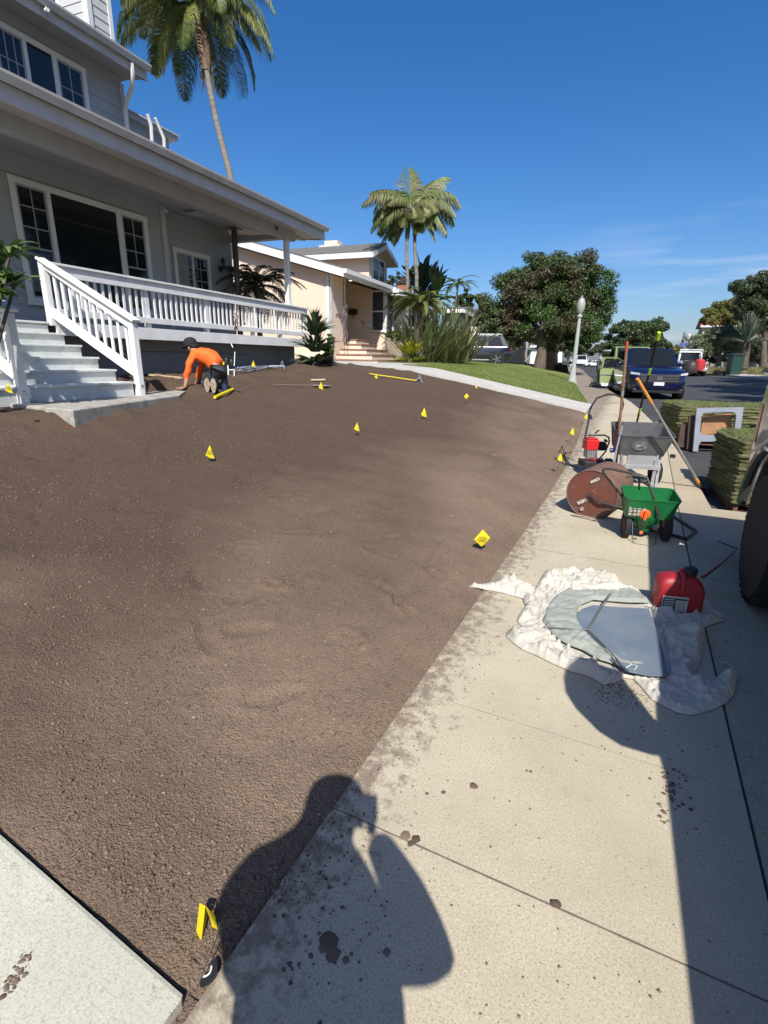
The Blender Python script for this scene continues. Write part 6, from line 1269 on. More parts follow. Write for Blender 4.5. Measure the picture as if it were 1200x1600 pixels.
# ================================================================== vehicles
m_tyre = M('tyre', (.014, .014, .015), .85, bump=(70, .4, .004)); m_rim = M('alloy', (.5, .5, .52), .3, metal=.8); m_cglass = M('car_glass', (.012, .014, .016), .05, spec=.4); m_trimb = M('black_trim', (.012, .012, .013), .5)
m_plate2 = M('licence_plate', (.75, .75, .72), .5, (.3, .3, .35), 90, 2, (.52, .56)); m_lens = M('head_lamp', (.6, .62, .65), .1, coat=1); m_tail = M('tail_lamp', (.35, .01, .01), .2)
def shell(mb, secs):
    """secs: (x, zb, zt, hw) back to front; rounded box loft"""
    rings = []
    for (x, zb, zt, hw) in secs:
        hh = zt-zb; R = [(hw-.10, zb), (hw-.02, zb+.12*hh), (hw, zb+.45*hh), (hw-.015, zb+.8*hh), (hw-.06, zt-.03), (hw-.16, zt), (0, zt+.015)]
        rings.append([(x, y, z) for y, z in R]+[(x, -y, z) for y, z in R[:-1]][::-1])
    n = len(rings[0]); V = [p for r in rings for p in r]; Fs = [(i*n+j, i*n+(j+1) % n, (i+1)*n+(j+1) % n, (i+1)*n+j) for i in range(len(rings)-1) for j in range(n)]
    Fs += [tuple(range(n))[::-1], tuple((len(rings)-1)*n+j for j in range(n))]; return mb.add(V, Fs)
def cabin(mb, xb0, xb1, xt0, xt1, zb, zt, hb, ht):
    V = [(xb0, -hb, zb), (xb1, -hb, zb), (xb1, hb, zb), (xb0, hb, zb), (xt0, -ht, zt), (xt1, -ht, zt), (xt1, ht, zt), (xt0, ht, zt)]
    mb.add(V, [(0, 3, 2, 1), (4, 5, 6, 7), (0, 1, 5, 4), (1, 2, 6, 5), (2, 3, 7, 6), (3, 0, 4, 7)]); return [Vector(v) for v in V]
def pane(cor, u0, u1, v0, v1, off, mb, u0t=None, u1t=None):
    """cor: bl, br, tr, tl of a planar face; sub rectangle pushed outward"""
    bl, br, tr_, tl = cor; nn = (br-bl).cross(tl-bl).normalized()*off; B = lambda u, v: (bl*(1-u)+br*u)*(1-v)+(tl*(1-u)+tr_*u)*v
    a, b_, c, d = B(u0, v0), B(u1, v0), B(u1 if u1t is None else u1t, v1), B(u0 if u0t is None else u0t, v1); mb.prism([a, b_, c, d], nn); return mb
def wheel(root, x, y, r, wd=.22, rim=True, out=1):
    w_ = MB().lathe((x, y, r), [(r*.62, -wd/2), (r*.93, -wd/2), (r, -wd/2+.03), (r, wd/2-.03), (r*.93, wd/2), (r*.62, wd/2)], axis=(0, 1, 0), n=30).build('wheel', m_tyre, root, smooth=True)
    q = MB()
    q.lathe((x, y, r), [(r*.64, -wd/2+.03), (r*.64, wd/2-.03)], axis=(0, 1, 0), n=24)
    for k in range(5):
        a = k*2*math.pi/5; q.bar((x+.03*math.cos(a), y+out*(wd/2-.01), r+.03*math.sin(a)), (x+r*.63*math.cos(a), y+out*(wd/2-.01), r+r*.63*math.sin(a)), .03, .07, up=(0, 1, 0))
    q.build('rim', m_rim, w_); return w_
def car(name, label, loc, rz, L_=4.7, W=1.86, Hh=1.66, paint=None, style='suv', belt=1.02, clr=.22, group=None, r=.35, roofrail=False):
    T_ = thing(name, label, 'car' if style != 'pickup' else 'truck', loc, rz, group); hw = W/2; h2 = L_/2
    b = MB()
    if style == 'suv': secs = [(-h2, .5, belt-.05, hw-.14), (-h2+.12, clr+.12, belt, hw-.06), (-h2+.7, clr, belt+.02, hw), (-.2, clr, belt, hw), (h2-1.25, clr, belt-.03, hw), (h2-.55, clr, belt-.10, hw-.01), (h2-.18, clr+.02, belt-.18, hw-.08), (h2, .34, belt-.30, hw-.22)]
    elif style == 'sedan': secs = [(-h2, .5, belt-.08, hw-.14), (-h2+.15, clr+.1, belt-.02, hw-.05), (-h2+.8, clr, belt, hw), (0, clr, belt-.02, hw), (h2-1.1, clr, belt-.1, hw), (h2-.3, clr, belt-.2, hw-.06), (h2, .32, belt-.32, hw-.2)]
    else: secs = [(-h2, .45, belt+.08, hw-.03), (-h2+.06, clr+.15, belt+.1, hw), (-.2, clr+.1, belt+.1, hw), (h2-1.5, clr+.1, belt+.08, hw), (h2-.3, clr+.1, belt, hw), (h2, .42, belt-.12, hw-.08)]
    body = shell(b, secs).build('body', paint, T_, smooth=50)
    c = MB()
    if style == 'suv': cc = cabin(c, -h2+.12, h2-1.15, -h2+.55, h2-2.0, belt-.06, Hh, hw-.05, hw-.24)
    elif style == 'sedan': cc = cabin(c, -h2+.75, h2-1.2, -h2+1.35, h2-2.05, belt-.06, Hh, hw-.06, hw-.26)
    else: cc = cabin(c, -.55, h2-1.45, -.35, h2-2.15, belt+.0, Hh, hw-.06, hw-.18)
    c.build('cabin', paint, T_, bevel=.05)
    ws = MB(); pane((cc[1], cc[2], cc[6], cc[5]), .06, .94, .08, .93, .012, ws); ws.build('windshield', m_cglass, T_)
    rw = MB(); pane((cc[3], cc[0], cc[4], cc[7]), .1, .9, .2, .9, .012, rw); rw.build('rear_window', m_cglass, T_)
    for k, cor in enumerate(((cc[0], cc[1], cc[5], cc[4]), (cc[2], cc[3], cc[7], cc[6]))):
        sw = MB(); spl = (.10, .36, .40, .64, .68, .93) if style != 'pickup' else (.08, .92, 0, 0, 0, 0)
        if k: spl = tuple(1-q for q in spl[::-1]) if style != 'pickup' else spl
        for i in range(0, 6, 2):
            if spl[i+1]-spl[i] > .02: pane(cor, spl[i], spl[i+1], .12, .88, .012, sw)
        sw.build('side_windows', m_cglass, T_)
        if style != 'pickup' and roofrail: ct = MB(); pane(cor, .04, .96, .04, .075, .014, ct); ct.build('window_trim', m_copp, T_)
    for sx in (-h2+.85, h2-.88):
        for sy in (-1, 1):
            MB().lathe((sx, sy*(hw-.09), r), [(r*1.13, -.10), (r*1.13, .105), (r*.9, .107)], axis=(0, sy, 0), n=28).build('wheel_arch', m_trimb, T_)
            wheel(T_, sx, sy*(hw-.08), r, .22, out=sy)
    MB().box(-h2+.95+r, h2-.98-r, -hw+.01, hw-.01, clr-.06, clr+.10).build('side_skirt', m_trimb, T_)
    if roofrail:
        for sy in (-1, 1): MB().tube([(-h2+.6, sy*(hw-.3), Hh+.01), (-h2+.75, sy*(hw-.3), Hh+.06), (h2-2.1, sy*(hw-.3), Hh+.06), (h2-1.95, sy*(hw-.3), Hh+.01)], .014, 6).build('roof_rail', m_gal, T_)
    for sy in (-1, 1): MB().sphere((h2-1.75, sy*(hw+.09), belt+.06), (.07, .11, .075), 10, 6).build('side_mirror', paint, T_, smooth=80)
    return T_
# blue car facing us
m_blue = M('blue_metallic', (.004, .007, .045), .32, metal=.2, coat=.8); m_blackp = M('black_gloss_paint', (.012, .014, .022), .2, coat=1.); m_whp = M('white_car_paint', (.72, .72, .72), .3, coat=.6)
fc = at(1026, 620, 17.2); zrd = roadz(fc[0], fc[1]); hd = math.atan2(-.97, .19); L_ = 4.7
cx_, cy_ = fc[0]-math.cos(hd)*L_/2, fc[1]-math.sin(hd)*L_/2
B = car('parked_car', 'deep blue suv parked at the kerb facing the camera', (cx_, cy_, zrd), hd, L_, 1.87, 1.69, m_blue, 'suv', belt=1.10)
h2 = L_/2
g_ = MB().box(h2-.08, h2+.012, -.62, .62, .56, .82).build('grille', m_trimb, B, bevel=.01); gs = MB()
for k in range(4): gs.box(h2+.012, h2+.022, -.58, .58, .60+.055*k, .615+.055*k)
gs.build('grille_bars', M('grille_chrome', (.25, .25, .27), .3, metal=.8), g_)
em = MB(); X_ = h2+.024
em.bar((X_, -.035, .66), (X_, -.045, .76), .012, .012, up=(1, 0, 0)).bar((X_, .035, .66), (X_, .045, .76), .012, .012, up=(1, 0, 0)).bar((X_, -.04, .71), (X_, .04, .71), .012, .012, up=(1, 0, 0))
for k in range(14): a0 = 2*math.pi*k/14; a1 = 2*math.pi*(k+1)/14; em.bar((X_, .075*math.cos(a0), .71+.065*math.sin(a0)), (X_, .075*math.cos(a1), .71+.065*math.sin(a1)), .008, .008, up=(1, 0, 0))
em.build('emblem', m_copp, B)
for sy in (-1, 1):
    MB().prism([(h2-.02, sy*.62, .80), (h2-.02, sy*.62, .86), (h2-.22, sy*.88, .90), (h2-.22, sy*.88, .82)], (.02, 0, 0)).build('headlight', m_lens, B)
    MB().box(h2-.16, h2-.02, sy*.58, sy*.80, .42, .50).build('fog_lamp', m_trimb, B)
MB().box(h2-.2, h2-.03, -.78, .78, .22, .36).build('lower_bumper', m_trimb, B, bevel=.02); MB().box(h2-.01, h2+.03, -.16, .16, .47, .58).build('licence_plate', m_plate2, B)
for sy, a_ in ((-1, 0), (1, 0)): MB().tube([(h2-1.22, sy*.1, 1.13), (h2-1.4, sy*.55, 1.25)], .008, 5).build('wiper', m_trimb, B)
# black car in the neighbour driveway
rr_ = at(789, 572, 30); bd = R_(180+25.7-8); fx = (-math.cos(R_(25.7-6)), -math.sin(R_(25.7-6)))
hd2 = math.atan2(fx[1], fx[0]); c2 = (rr_[0]+fx[0]*2.4-.0, rr_[1]+fx[1]*2.4+.9)
K_ = car('parked_car', 'black suv with silver window trim parked in the neighbour driveway', (c2[0], c2[1], rr_[2]), hd2, 4.85, 1.95, 1.72, m_blackp, 'suv', belt=1.08, roofrail=True, r=.38)
MB().box(-2.43, -2.36, -.85, -.5, .85, 1.02).box(-2.43, -2.36, .5, .85, .85, 1.02).build('tail_lamp', m_tail, K_); MB().box(-1.5, 1.5, -.985, -.97, .30, .34).box(-1.5, 1.5, .97, .985, .30, .34).build('chrome_strip', m_copp, K_)
# green pickup with open door, behind the blue car
m_lime = M('lime_green_paint', (.17, .22, .075), .4, coat=.4)
gp = at(998, 606, 22.5); zg = roadz(gp[0], gp[1]); hg = math.atan2(-.96, .26)
GT = car('green_truck', 'light green old pickup with its kerb side door open, behind the blue suv', (gp[0]-math.cos(hg)*1.9-.1, gp[1]-math.sin(hg)*1.9, zg), hg, 5.0, 1.85, 1.84, m_lime, 'pickup', belt=.98, r=.36)
def pxquad(P, d, th, mat, name, parent, dd=None):
    M_i = parent.matrix_basis.inverted() if parent else Matrix.Identity(4)
    W_ = [Vector(at(x, y, d if dd is None else d+dd[i])) for i, (x, y) in enumerate(P)]; v = Vector(_fh*th)
    o = MB().prism(W_, v).build(name, mat); 
    if parent:
        o.data.transform(parent_inv(parent)); o.parent = parent
    return o
def parent_inv(p): return (Matrix.Translation(p.location) @ Matrix.Rotation(p.rotation_euler.z, 4, 'Z')).inverted()
dr = pxquad([(937, 598), (984, 601), (984, 577), (938, 575)], 20.6, .1, m_lime, 'open_door', GT)
pxquad([(938, 575), (984, 577), (975, 560), (943, 560)], 20.6, .05, m_lime, 'window_frame', dr) if False else None
for nm, P, dd_ in (('door_glass', [(943, 573), (969, 574), (966, 562), (946, 562)], 20.58), ):
    o = pxquad(P, dd_, .02, m_cglass, nm, None); o.data.transform(parent_inv(GT)); o.parent = dr
fr = MB()
for a, b_ in (((940, 575), (944, 559)), ((944, 559), (968, 559)), ((968, 559), (981, 577)), ((970, 575), (965, 560))): fr.bar(tuple(at(*a, 20.57)), tuple(at(*b_, 20.57)), .06, .05, up=tuple(_fh))
o = fr.build('window_frame', m_lime); o.data.transform(parent_inv(GT)); o.parent = dr
o = pxquad([(938, 598), (984, 601), (984, 605), (940, 603)], 20.55, .08, m_gal, 'door_sill', None); o.data.transform(parent_inv(GT)); o.parent = dr
o = pxquad([(937.5, 584), (984, 586), (984, 587), (937.5, 585.2)], 20.56, .03, m_copp, 'trim_strip', None); o.data.transform(parent_inv(GT)); o.parent = dr
q = at(935, 580, 20.8); o = MB().tube([tuple(at(936, 592, 20.8)), tuple(at(934, 568, 20.8)), tuple(at(938, 562, 20.8))], .05, 8).tube([tuple(at(939, 566, 20.8)), tuple(at(934, 570, 20.8))], .05, 6).build('black_mirror', m_trimb, smooth=True); o.data.transform(parent_inv(GT)); o.parent = GT
# white pickup seen from behind
wp, tw = ghit(1081, 588, roadz); sc_ = (39/795*tw)/1.95; hw_ = math.atan2(.99, -.10)
WT = car('white_pickup', 'white pickup seen from behind with a loaded dark bed across the street', (wp[0]+math.cos(hw_)*2.6*sc_, wp[1]+math.sin(hw_)*2.6*sc_, wp[2]), hw_, 5.2, 1.95, 1.9, m_whp, 'pickup', belt=1.0, r=.38); WT.scale = (sc_,)*3
MB().box(-2.62, -.6, -.8, .8, 1.06, 1.16).build('bed_opening', m_trimb, WT); MB().box(-2.64, -2.601, -.78, .78, .62, 1.08).build('tailgate', M('dark_tailgate', (.06, .06, .065), .5), WT); MB().box(-2.78, -2.60, -.92, .92, .42, .58).build('rear_bumper', m_gal, WT)
for sy in (-1, 1): MB().box(-2.63, -2.56, sy*.82, sy*.93, .7, 1.0).build('tail_lamp', m_tail, WT)
ldr = MB().tube([(-.6, -.8, 1.1), (-.6, -.8, 2.0), (-.6, .8, 2.0), (-.6, .8, 1.1)], .05, 6).build('ladder_rack', m_whp, WT, smooth=True)
b_ = at(1093, 571, tw-.6); tag(MB().lathe(tuple(b_-np.array([0, 0, .35])), [(.28, 0), (.34, .3), (.33, .7), (.2, .8)], n=14).build('red_bin', M('red_plastic', (.5, .04, .05), .4), smooth=True), 'red rounded container on the tail of the white pickup', 'container')
b_ = at(1080, 572, tw-.2); tag(MB().lathe(tuple(b_-np.array([0, 0, .5])), [(.55, 0), (.65, .3), (.5, .75), (.2, .9)], n=14).build('dark_load', m_dark, smooth=True), 'dark bundled load filling the bed of the white pickup', 'load')
# open door of another greenish car in front of the pickup
# far white vehicles
for k, (x, y, wpx, lab, st) in enumerate(((907, 572, 17, 'white pickup truck facing the camera, leftmost of the far parked cars', 'pickup'), (926, 573, 21, 'white wagon parked in front of the pink house', 'suv'), (899, 567, 9, 'white car roof just behind the far white pickup', 'sedan'))):
    p, t = ghit(x, y, roadz); sc = wpx/795*t/(1.9 if st != 'suv' else 3.6); hh = R_(-80) if st != 'suv' else R_(-150)
    c_ = car('distant_car', lab, (p[0], p[1], p[2]), hh, 4.8, 1.9, 1.6 if st != 'pickup' else 1.8, m_whp, st, group='white cars parked at the bend'); c_.scale = (sc,)*3
# dark car at the right edge
p = at(1197, 588, 34); c_ = car('dark_car', 'dark blue car nose just entering at the right edge of the street', (p[0]+2.2, p[1]+.3, roadz(p[0], p[1])+.1), R_(185), 4.5, 1.8, 1.45, M('navy_paint', (.01, .014, .04), .25, coat=1), 'sedan', belt=.9)
# ------------------------------------------------------------------ the big truck beside us
m_trk = M('charcoal_paint', (.055, .052, .05), .25, coat=1., dirt=((.16, .14, .12), 3, .55, .75, .35))
TK = thing('big_pickup', 'dark dusty lifted pickup at the right edge with a huge black tyre', 'truck', (1.86, 2.2, 0.)); X0 = .90-1.86
def ty(Y): return Y-2.2
prof = []
def arc_pts(cy, r, z0, n=14):
    a0 = math.asin((z0-.5)/r); return [(cy+r*math.cos(a), .5+r*math.sin(a)) for a in np.linspace(a0, math.pi-a0, n)]
P = [(5.02, .62), (5.04, 1.30), (4.99, 1.45), (3.08, 1.44)]
P2 = [(5.02, .62)]+[(y, z) for y, z in arc_pts(4.1, .56, .62)]+[(3.06, .62), (3.06, 1.44), (4.99, 1.455), (5.05, 1.3)]
MB().prism([(X0, ty(y), z) for y, z in P2], (.09, 0, 0)).prism([(X0+1.83, ty(y), z) for y, z in P2], (.09, 0, 0)).box(X0+.09, X0+1.83, ty(4.93), ty(5.03), .62, 1.44).box(X0+.09, X0+1.83, ty(3.06), ty(4.93), .80, .85).box(X0+.09, X0+1.83, ty(3.06), ty(3.12), .62, 1.44).build('bed', m_trk, TK, bevel=.012)
A2 = [(5.06, .62)]
for (cy_, nm) in ((4.1, 'rear'), (.35, 'front')):
    for X_, sg in ((X0-.05, 1), (X0+1.97, -1)):
        fl = MB(); pts = arc_pts(cy_, .575, .56, 16); fl.tube([(X_, ty(y), z) for y, z in pts], .035, 8); fl.build('fender_flare', m_trk, TK, smooth=True)
        tr = MB().lathe((X_+.17*sg, ty(cy_), .47), [(.27, -.15), (.42, -.15), (.455, -.12), (.47, -.09), (.47, .09), (.455, .12), (.42, .15), (.27, .15)], axis=(1, 0, 0), n=56)
        for k in range(40):
            a = 2*math.pi*k/40
            for q in (-1, 1):
                r_ = .474; tr.bar((X_+.17*sg+q*.05, ty(cy_)+r_*math.cos(a), .47+r_*math.sin(a)), (X_+.17*sg+q*.14, ty(cy_)+(r_-.012)*math.cos(a+.05), .47+(r_-.012)*math.sin(a+.05)), .035, .018, up=(0, math.cos(a), math.sin(a)))
        w_ = tr.build('wheel', m_tyre, TK, smooth=True)
        MB().lathe((X_+.17*sg, ty(cy_), .47), [(.05, -.12*sg), (.24, -.10*sg), (.28, -.14*sg), (.285, -.05*sg)], axis=(1, 0, 0), n=24).build('rim', M('dark_rim', (.1, .1, .1), .4, metal=.7), w_, smooth=True)
PB = [(3.05, .62), (3.05, 1.42), (.95, 1.42), (.85, 1.36), (-.75, 1.22), (-.80, .62)]+[(y, z) for y, z in arc_pts(.35, .56, .62)][::-1]
MB().prism([(X0+.003, ty(y), z) for y, z in PB], (1.914, 0, 0)).build('cab_body', m_trk, TK, bevel=.02)
cbm = MB(); cc = cabin(cbm, ty(.98), ty(3.02), ty(1.55), ty(2.85), 1.41, 1.98, .0, .0); cbm = MB()
V_ = [(X0+.03, ty(.98), 1.41), (X0+1.89, ty(.98), 1.41), (X0+1.89, ty(3.02), 1.41), (X0+.03, ty(3.02), 1.41), (X0+.24, ty(1.5), 1.95), (X0+1.68, ty(1.5), 1.95), (X0+1.68, ty(2.85), 1.95), (X0+.24, ty(2.85), 1.95)]
cbm.add(V_, [(0, 3, 2, 1), (4, 5, 6, 7), (0, 1, 5, 4), (1, 2, 6, 5), (2, 3, 7, 6), (3, 0, 4, 7)]).build('cab', m_trk, TK, bevel=.03); V_ = [Vector(v) for v in V_]
for cor in ((V_[3], V_[0], V_[4], V_[7]), (V_[1], V_[2], V_[6], V_[5])): pane(cor, .08, .46, .12, .85, .012, mb := MB()); pane(cor, .52, .92, .12, .85, .012, mb); mb.build('side_windows', m_cglass, TK)
pane((V_[0], V_[1], V_[5], V_[4]), .06, .94, .1, .9, .012, mb := MB()); mb.build('windshield', m_cglass, TK)
MB().box(X0+.3, X0+1.6, ty(-.8), ty(5.0), .45, .60).tube([(X0+.2, ty(4.1), .47), (X0+1.7, ty(4.1), .47)], .05, 8).build('chassis', m_trimb, TK)
for X_, sg in ((X0, -1), (X0+1.92, 1)):
    MB().tube([(X_, ty(1.12), 1.42), (X_+sg*.14, ty(1.10), 1.48)], .022, 8).prism([(X_+sg*a, ty(1.06), z) for a, z in ((.0, 1.25), (.10, 1.22), (.215, 1.22), (.285, 1.28), (.335, 1.42), (.34, 1.55), (.30, 1.70), (.22, 1.82), (.0, 1.80))], (0, .10, 0)).build('side_mirror', m_trimb, TK, smooth=True)
MB().box(X0+.02, X0+1.9, ty(5.04), ty(5.16), .55, .72).build('rear_bumper', m_copp, TK)
MB().box(X0-.004, X0+.02, ty(4.94), ty(5.03), 1.0, 1.3).build('tail_lamp', m_tail, TK)
# ------------------------------------------------------------------ street lamps, bin
def lamp_post(name, label, x, y0, y1, d, full=True):
    b = at(x, y0, d); top = at(x+(904.5-893 if full else 3), y1, d); hgt = top[2]-b[2]; r = thing(name, label, 'street lamp', b, 0, 'street lamps')
    q = hgt/4.6; MB().lathe((0, 0, -.1), [(.27, 0), (.27, .14), (.22, .2), (.16, .45), (.12, .8), (.11, 1.0)], n=16).build('base', m_conc, r, smooth=25)
    MB().lathe((0, 0, .78), [(.105, 0), (.095, 1.), (.07, hgt-1.75)], n=16).build('post', m_conc, r, smooth=True)
    MB().lathe((0, 0, hgt-.98), [(.07, 0), (.12, .04), (.12, .10), (.075, .14), (.075, .2)], n=16).build('collar', m_conc, r, smooth=25)
    MB().lathe((0, 0, hgt-.80), [(.08, 0), (.14, .10), (.185, .28), (.18, .46), (.14, .60), (.07, .68), (.03, .70), (.035, .76), (0, .80)], n=20).build('globe', m_globe, r, smooth=True); return r
m_conc = M('lamp_concrete', (.40, .42, .40), .8, (.32, .34, .33), 12, 6, bump=(60, .3, .004)); m_globe = M('milky_globe', (.42, .42, .39), .25, trans=.15)
lamp_post('street_lamp', 'pale concrete street lamp with acorn globe beside the lawn and sidewalk', 893, 601, 466, 24.4)
b = at(1070, 575, 62); r = thing('street_lamp', 'distant leaning lamp post behind the white pickup', 'street lamp', b, 0, 'street lamps')
MB().tube([(0, 0, 0), tuple(at(1073, 545, 62)-b), tuple(at(1075, 534, 62)-b)], .16, 8).build('post', m_conc, r, smooth=True); q = at(1076, 527, 62)-b; MB().sphere(tuple(q), (.4, .4, .55), 12, 8).build('globe', m_globe, r, smooth=80)
b = at(1068, 540, 60); r = thing('street_sign', 'small blue street name sign by the distant lamp post', 'sign', b-np.array([0, 0, 2.2]), 0); MB().tube([(0, 0, 0), (0, 0, 2.4)], .04, 6).build('post', m_gal, r); MB().box(-.45, .45, -.02, .02, 2.1, 2.5).build('sign_plate', M('blue_sign', (.08, .10, .4), .5), r)
p, t = ghit(1143, 588, lambda X, Y: roadz(X, Y)); sc = 30/795*t/.62*1.0
bn = thing('wheelie_bin', 'dark green wheeled rubbish bin at the far kerb by the yucca', 'bin', (p[0], p[1], roadz(p[0], p[1])), R_(20)); bn.scale = (sc*.6, sc*.6, (35/795*t)/1.08); m_bin = M('bin_green', (.01, .045, .035), .5)
MB().prism([(-.25, -.28, .08), (.25, -.28, .08), (.3, -.34, .95), (-.3, -.34, .95)], (0, .56, 0)).build('bin_body', m_bin, bn, bevel=.03); MB().prism([(-.33, -.38, .96), (.33, -.38, .96), (.32, -.38, 1.02), (0, -.38, 1.07), (-.32, -.38, 1.02)], (0, .76, 0)).build('lid', M('bin_lid', (.015, .03, .03), .5), bn)
for sx in (-.25, .25): MB().lathe((sx, .26, .12), [(.12, -.03), (.12, .03)], axis=(1, 0, 0), n=14).build('wheel', m_tyre, bn)
for k, (x, y, c, lab) in enumerate(((1160, 588, (.16, .12, .08), 'brown plant pot by the yucca trunk'),)):
    p = at(x, y, 39.5); pt = thing('plant_pot', lab, 'pot', p); MB().lathe((0, 0, 0), [(.22, 0), (.3, .45), (.33, .5), (.28, .5)], n=12).build('pot', M('pot', c, .8), pt); MB().sphere((0, 0, .6), (.3, .3, .2)).build('plant', m_dk, pt)
# ================================================================== things lying in the yard
def gpt(x, y, up=.0): p, t = ghit(x, y, soil_z); return (p[0], p[1], p[2]+up)
sh = MB().tube([gpt(428, 604, .03), gpt(490, 604.5, .03)], .009, 8).build('fallen_shovel', M('grey_wood', (.2, .16, .12), .8), smooth=True); tag(sh, 'shovel lying flat on the soil beside a yellow flag', 'shovel')
a = np.array(gpt(490, 604.5, .03)); b = np.array(gpt(512, 606, .04)); sd = _fh*.11; MB().prism([tuple(a-sd*.7), tuple(a+sd*.7), tuple(b+sd*1.0), tuple(b+_r0*.06), tuple(b-sd*1.0)], (0, 0, .012)).build('blade', m_gal, sh)
tag(MB().bar(gpt(486, 596.5, .04), gpt(508, 596, .04), .04, .025).build('wood_stake', M('pale_wood', (.6, .5, .32), .7)), 'short pale wooden stake on the soil above the fallen shovel', 'stake')
tag(MB().bar(gpt(577, 587, .05), gpt(650, 597.5, .05), .028, .02).build('measuring_stick', m_yel), 'long yellow measuring stick lying near the pale walk', 'measuring stick')
tag(MB().tube([gpt(650, 597.5, .05), gpt(656, 594, .08)], .018, 6).tube([gpt(655, 593, .1), gpt(659, 599, .03)], .02, 6).build('stick_head', m_gal), 'small metal tool head at the end of the yellow measuring stick', 'tool head')
lv_ = MB().tube([gpt(336, 625, .04), gpt(364, 612, .04)], .024, 10).build('yellow_level', m_yel, smooth=True); tag(lv_, 'yellow tube tool with black hook on the soil beside the kneeling man', 'hand tool')
MB().tube([gpt(364, 612, .05), gpt(377, 614, .02)], .014, 6).build('hook', m_dark, lv_, smooth=True)
tag(MB().bar(gpt(233, 588, .03), gpt(284, 593, .03), .05, .03).build('lumber', M('pale_lumber', (.55, .42, .26), .7)), 'long pale board on the soil by the foundation, left of the man', 'board')
cb = MB(); rg = np.random.default_rng(12)
for k in range(9):
    y0 = 580+rg.normal()*2.; pts = [gpt(362+rg.random()*14+i*14, y0-1.2*i+rg.normal()*1.5, .03+.05*rg.random()) for i in range(6)]; cb.tube(pts, .011, 6)
cb.tube([gpt(438, 577, .02), gpt(441, 571, .16), gpt(444, 578, .02)], .011, 6); tag(cb.build('pipe_bundle', M('grey_pipe', (.33, .36, .40), .4, (.22, .25, .3), 5), smooth=True), 'tangle of grey irrigation pipes on the soil under the porch edge', 'pipes')
vb = np.array(gpt(362, 588)); vb = vb; vm = thing('valve_manifold', 'white irrigation valve pipes with black caps beside the kneeling man', 'valves', vb)
def vl(x, y, dd=0.): d0 = float((vb-CO)@FW); return tuple(at(x, y, d0+dd)-vb)
MB().tube([vl(352, 588), vl(351, 572), vl(356, 570), vl(357, 588)], .012, 8).tube([vl(357, 578), vl(366, 578), vl(366, 588)], .011, 8).tube([vl(366, 572), vl(367, 550)], .008, 8).tube([vl(364, 543), vl(361, 537)], .008, 6).build('pipes', M('pvc_white', (.72, .72, .70), .4), vm, smooth=True)
MB().lathe(vl(354, 570), [(.035, 0), (.04, .03), (.03, .1), (.02, .12)], n=12).lathe(vl(362, 571), [(.035, 0), (.04, .03), (.03, .09), (.02, .11)], n=12).build('valve_caps', m_blk, vm, smooth=True)
wb = np.array(gpt(352, 612)); bo = thing('spray_bottle', 'dark bottle with yellow neck standing by the boots of the kneeling man', 'bottle', wb)
MB().lathe((0, 0, 0), [(.05, 0), (.055, .12), (.05, .25), (.02, .32)], n=12).build('body', M('navy_plastic', (.03, .04, .08), .4), bo, smooth=True); MB().lathe((0, 0, .32), [(.02, 0), (.022, .16)], n=10).build('neck', m_yel, bo)
hz = [gpt(873, 716, .02), gpt(875, 705, .09), gpt(868, 712, .05), gpt(880, 722, .05), gpt(889, 729, .03), gpt(893, 731, .02), tuple(pz(905, 733, .06))]
tag(MB().tube([gpt(875, 709, .06), gpt(877, 706, .10), gpt(883, 720, .04), gpt(890, 728, .03), tuple(pz(900, 731, .11))], .008, 6).tube([gpt(867, 717, .02), gpt(873, 722, .03), gpt(884, 730, .03)], .008, 6).build('black_cable', m_blk, smooth=True), 'curled black cable at the soil edge by the tiller', 'cable')
for x, y, l_, r_ in ((770, 712, .10, .3), (105, 670, .03, 0), (705, 808, .02, 1)):
    p = gpt(x, y, .006); tag(MB().tube([(p[0]-l_/2, p[1], p[2]), (p[0], p[1]+.01, p[2]+.006), (p[0]+l_/2, p[1]+r_*.03, p[2])], .004, 5).build('twig', m_chip if x > 200 else m_red), {770: 'pale thin twig on the soil above the lowest flag', 105: 'small red scrap on the soil below the steps', 705: 'tiny pale twig on the soil left of the diamond flag'}[x], 'twig' if x > 200 else 'scrap')
# ================================================================== people
def skin(name, joints, edges, mat, parent=None, sub=2, root=0):
    me = bpy.data.meshes.new(name); me.from_pydata([tuple(map(float, j[0])) for j in joints], edges, []); o = bpy.data.objects.new(name, me); COL.objects.link(o)
    me.materials.append(mat); m_ = o.modifiers.new('skin', 'SKIN'); m_.use_smooth_shade = True
    for i, j in enumerate(joints): me.skin_vertices[0].data[i].radius = (j[1], j[2] if len(j) > 2 else j[1]); me.skin_vertices[0].data[i].use_root = (i == root)
    s_ = o.modifiers.new('sub', 'SUBSURF'); s_.levels = sub; s_.render_levels = sub
    if parent: o.parent = parent
    return o
m_skin = M('skin', (.38, .2, .13), .55); m_org = M('orange_shirt', (.85, .15, .02), .8, (.78, .11, .015), 7, bump=(25, .5, .012)); m_pant = M('dark_trousers', (.03, .034, .042), .9, (.05, .055, .065), 7, bump=(18, .6, .012)); m_boot = M('tan_boot', (.28, .17, .10), .8, (.35, .25, .16), 14); m_sole = M('pale_sole', (.40, .33, .25), .8, (.2, .15, .10), 22)
gb = np.array(gpt(330, 612)); Wk = lambda r, a, z: tuple(gb+_r0*r+_fh*a+np.array([0, 0, z]))  # right, away, up
hip = (.10, .12, .34); hl_ = (.02, .18, .32); hr_ = (.16, .08, .31)
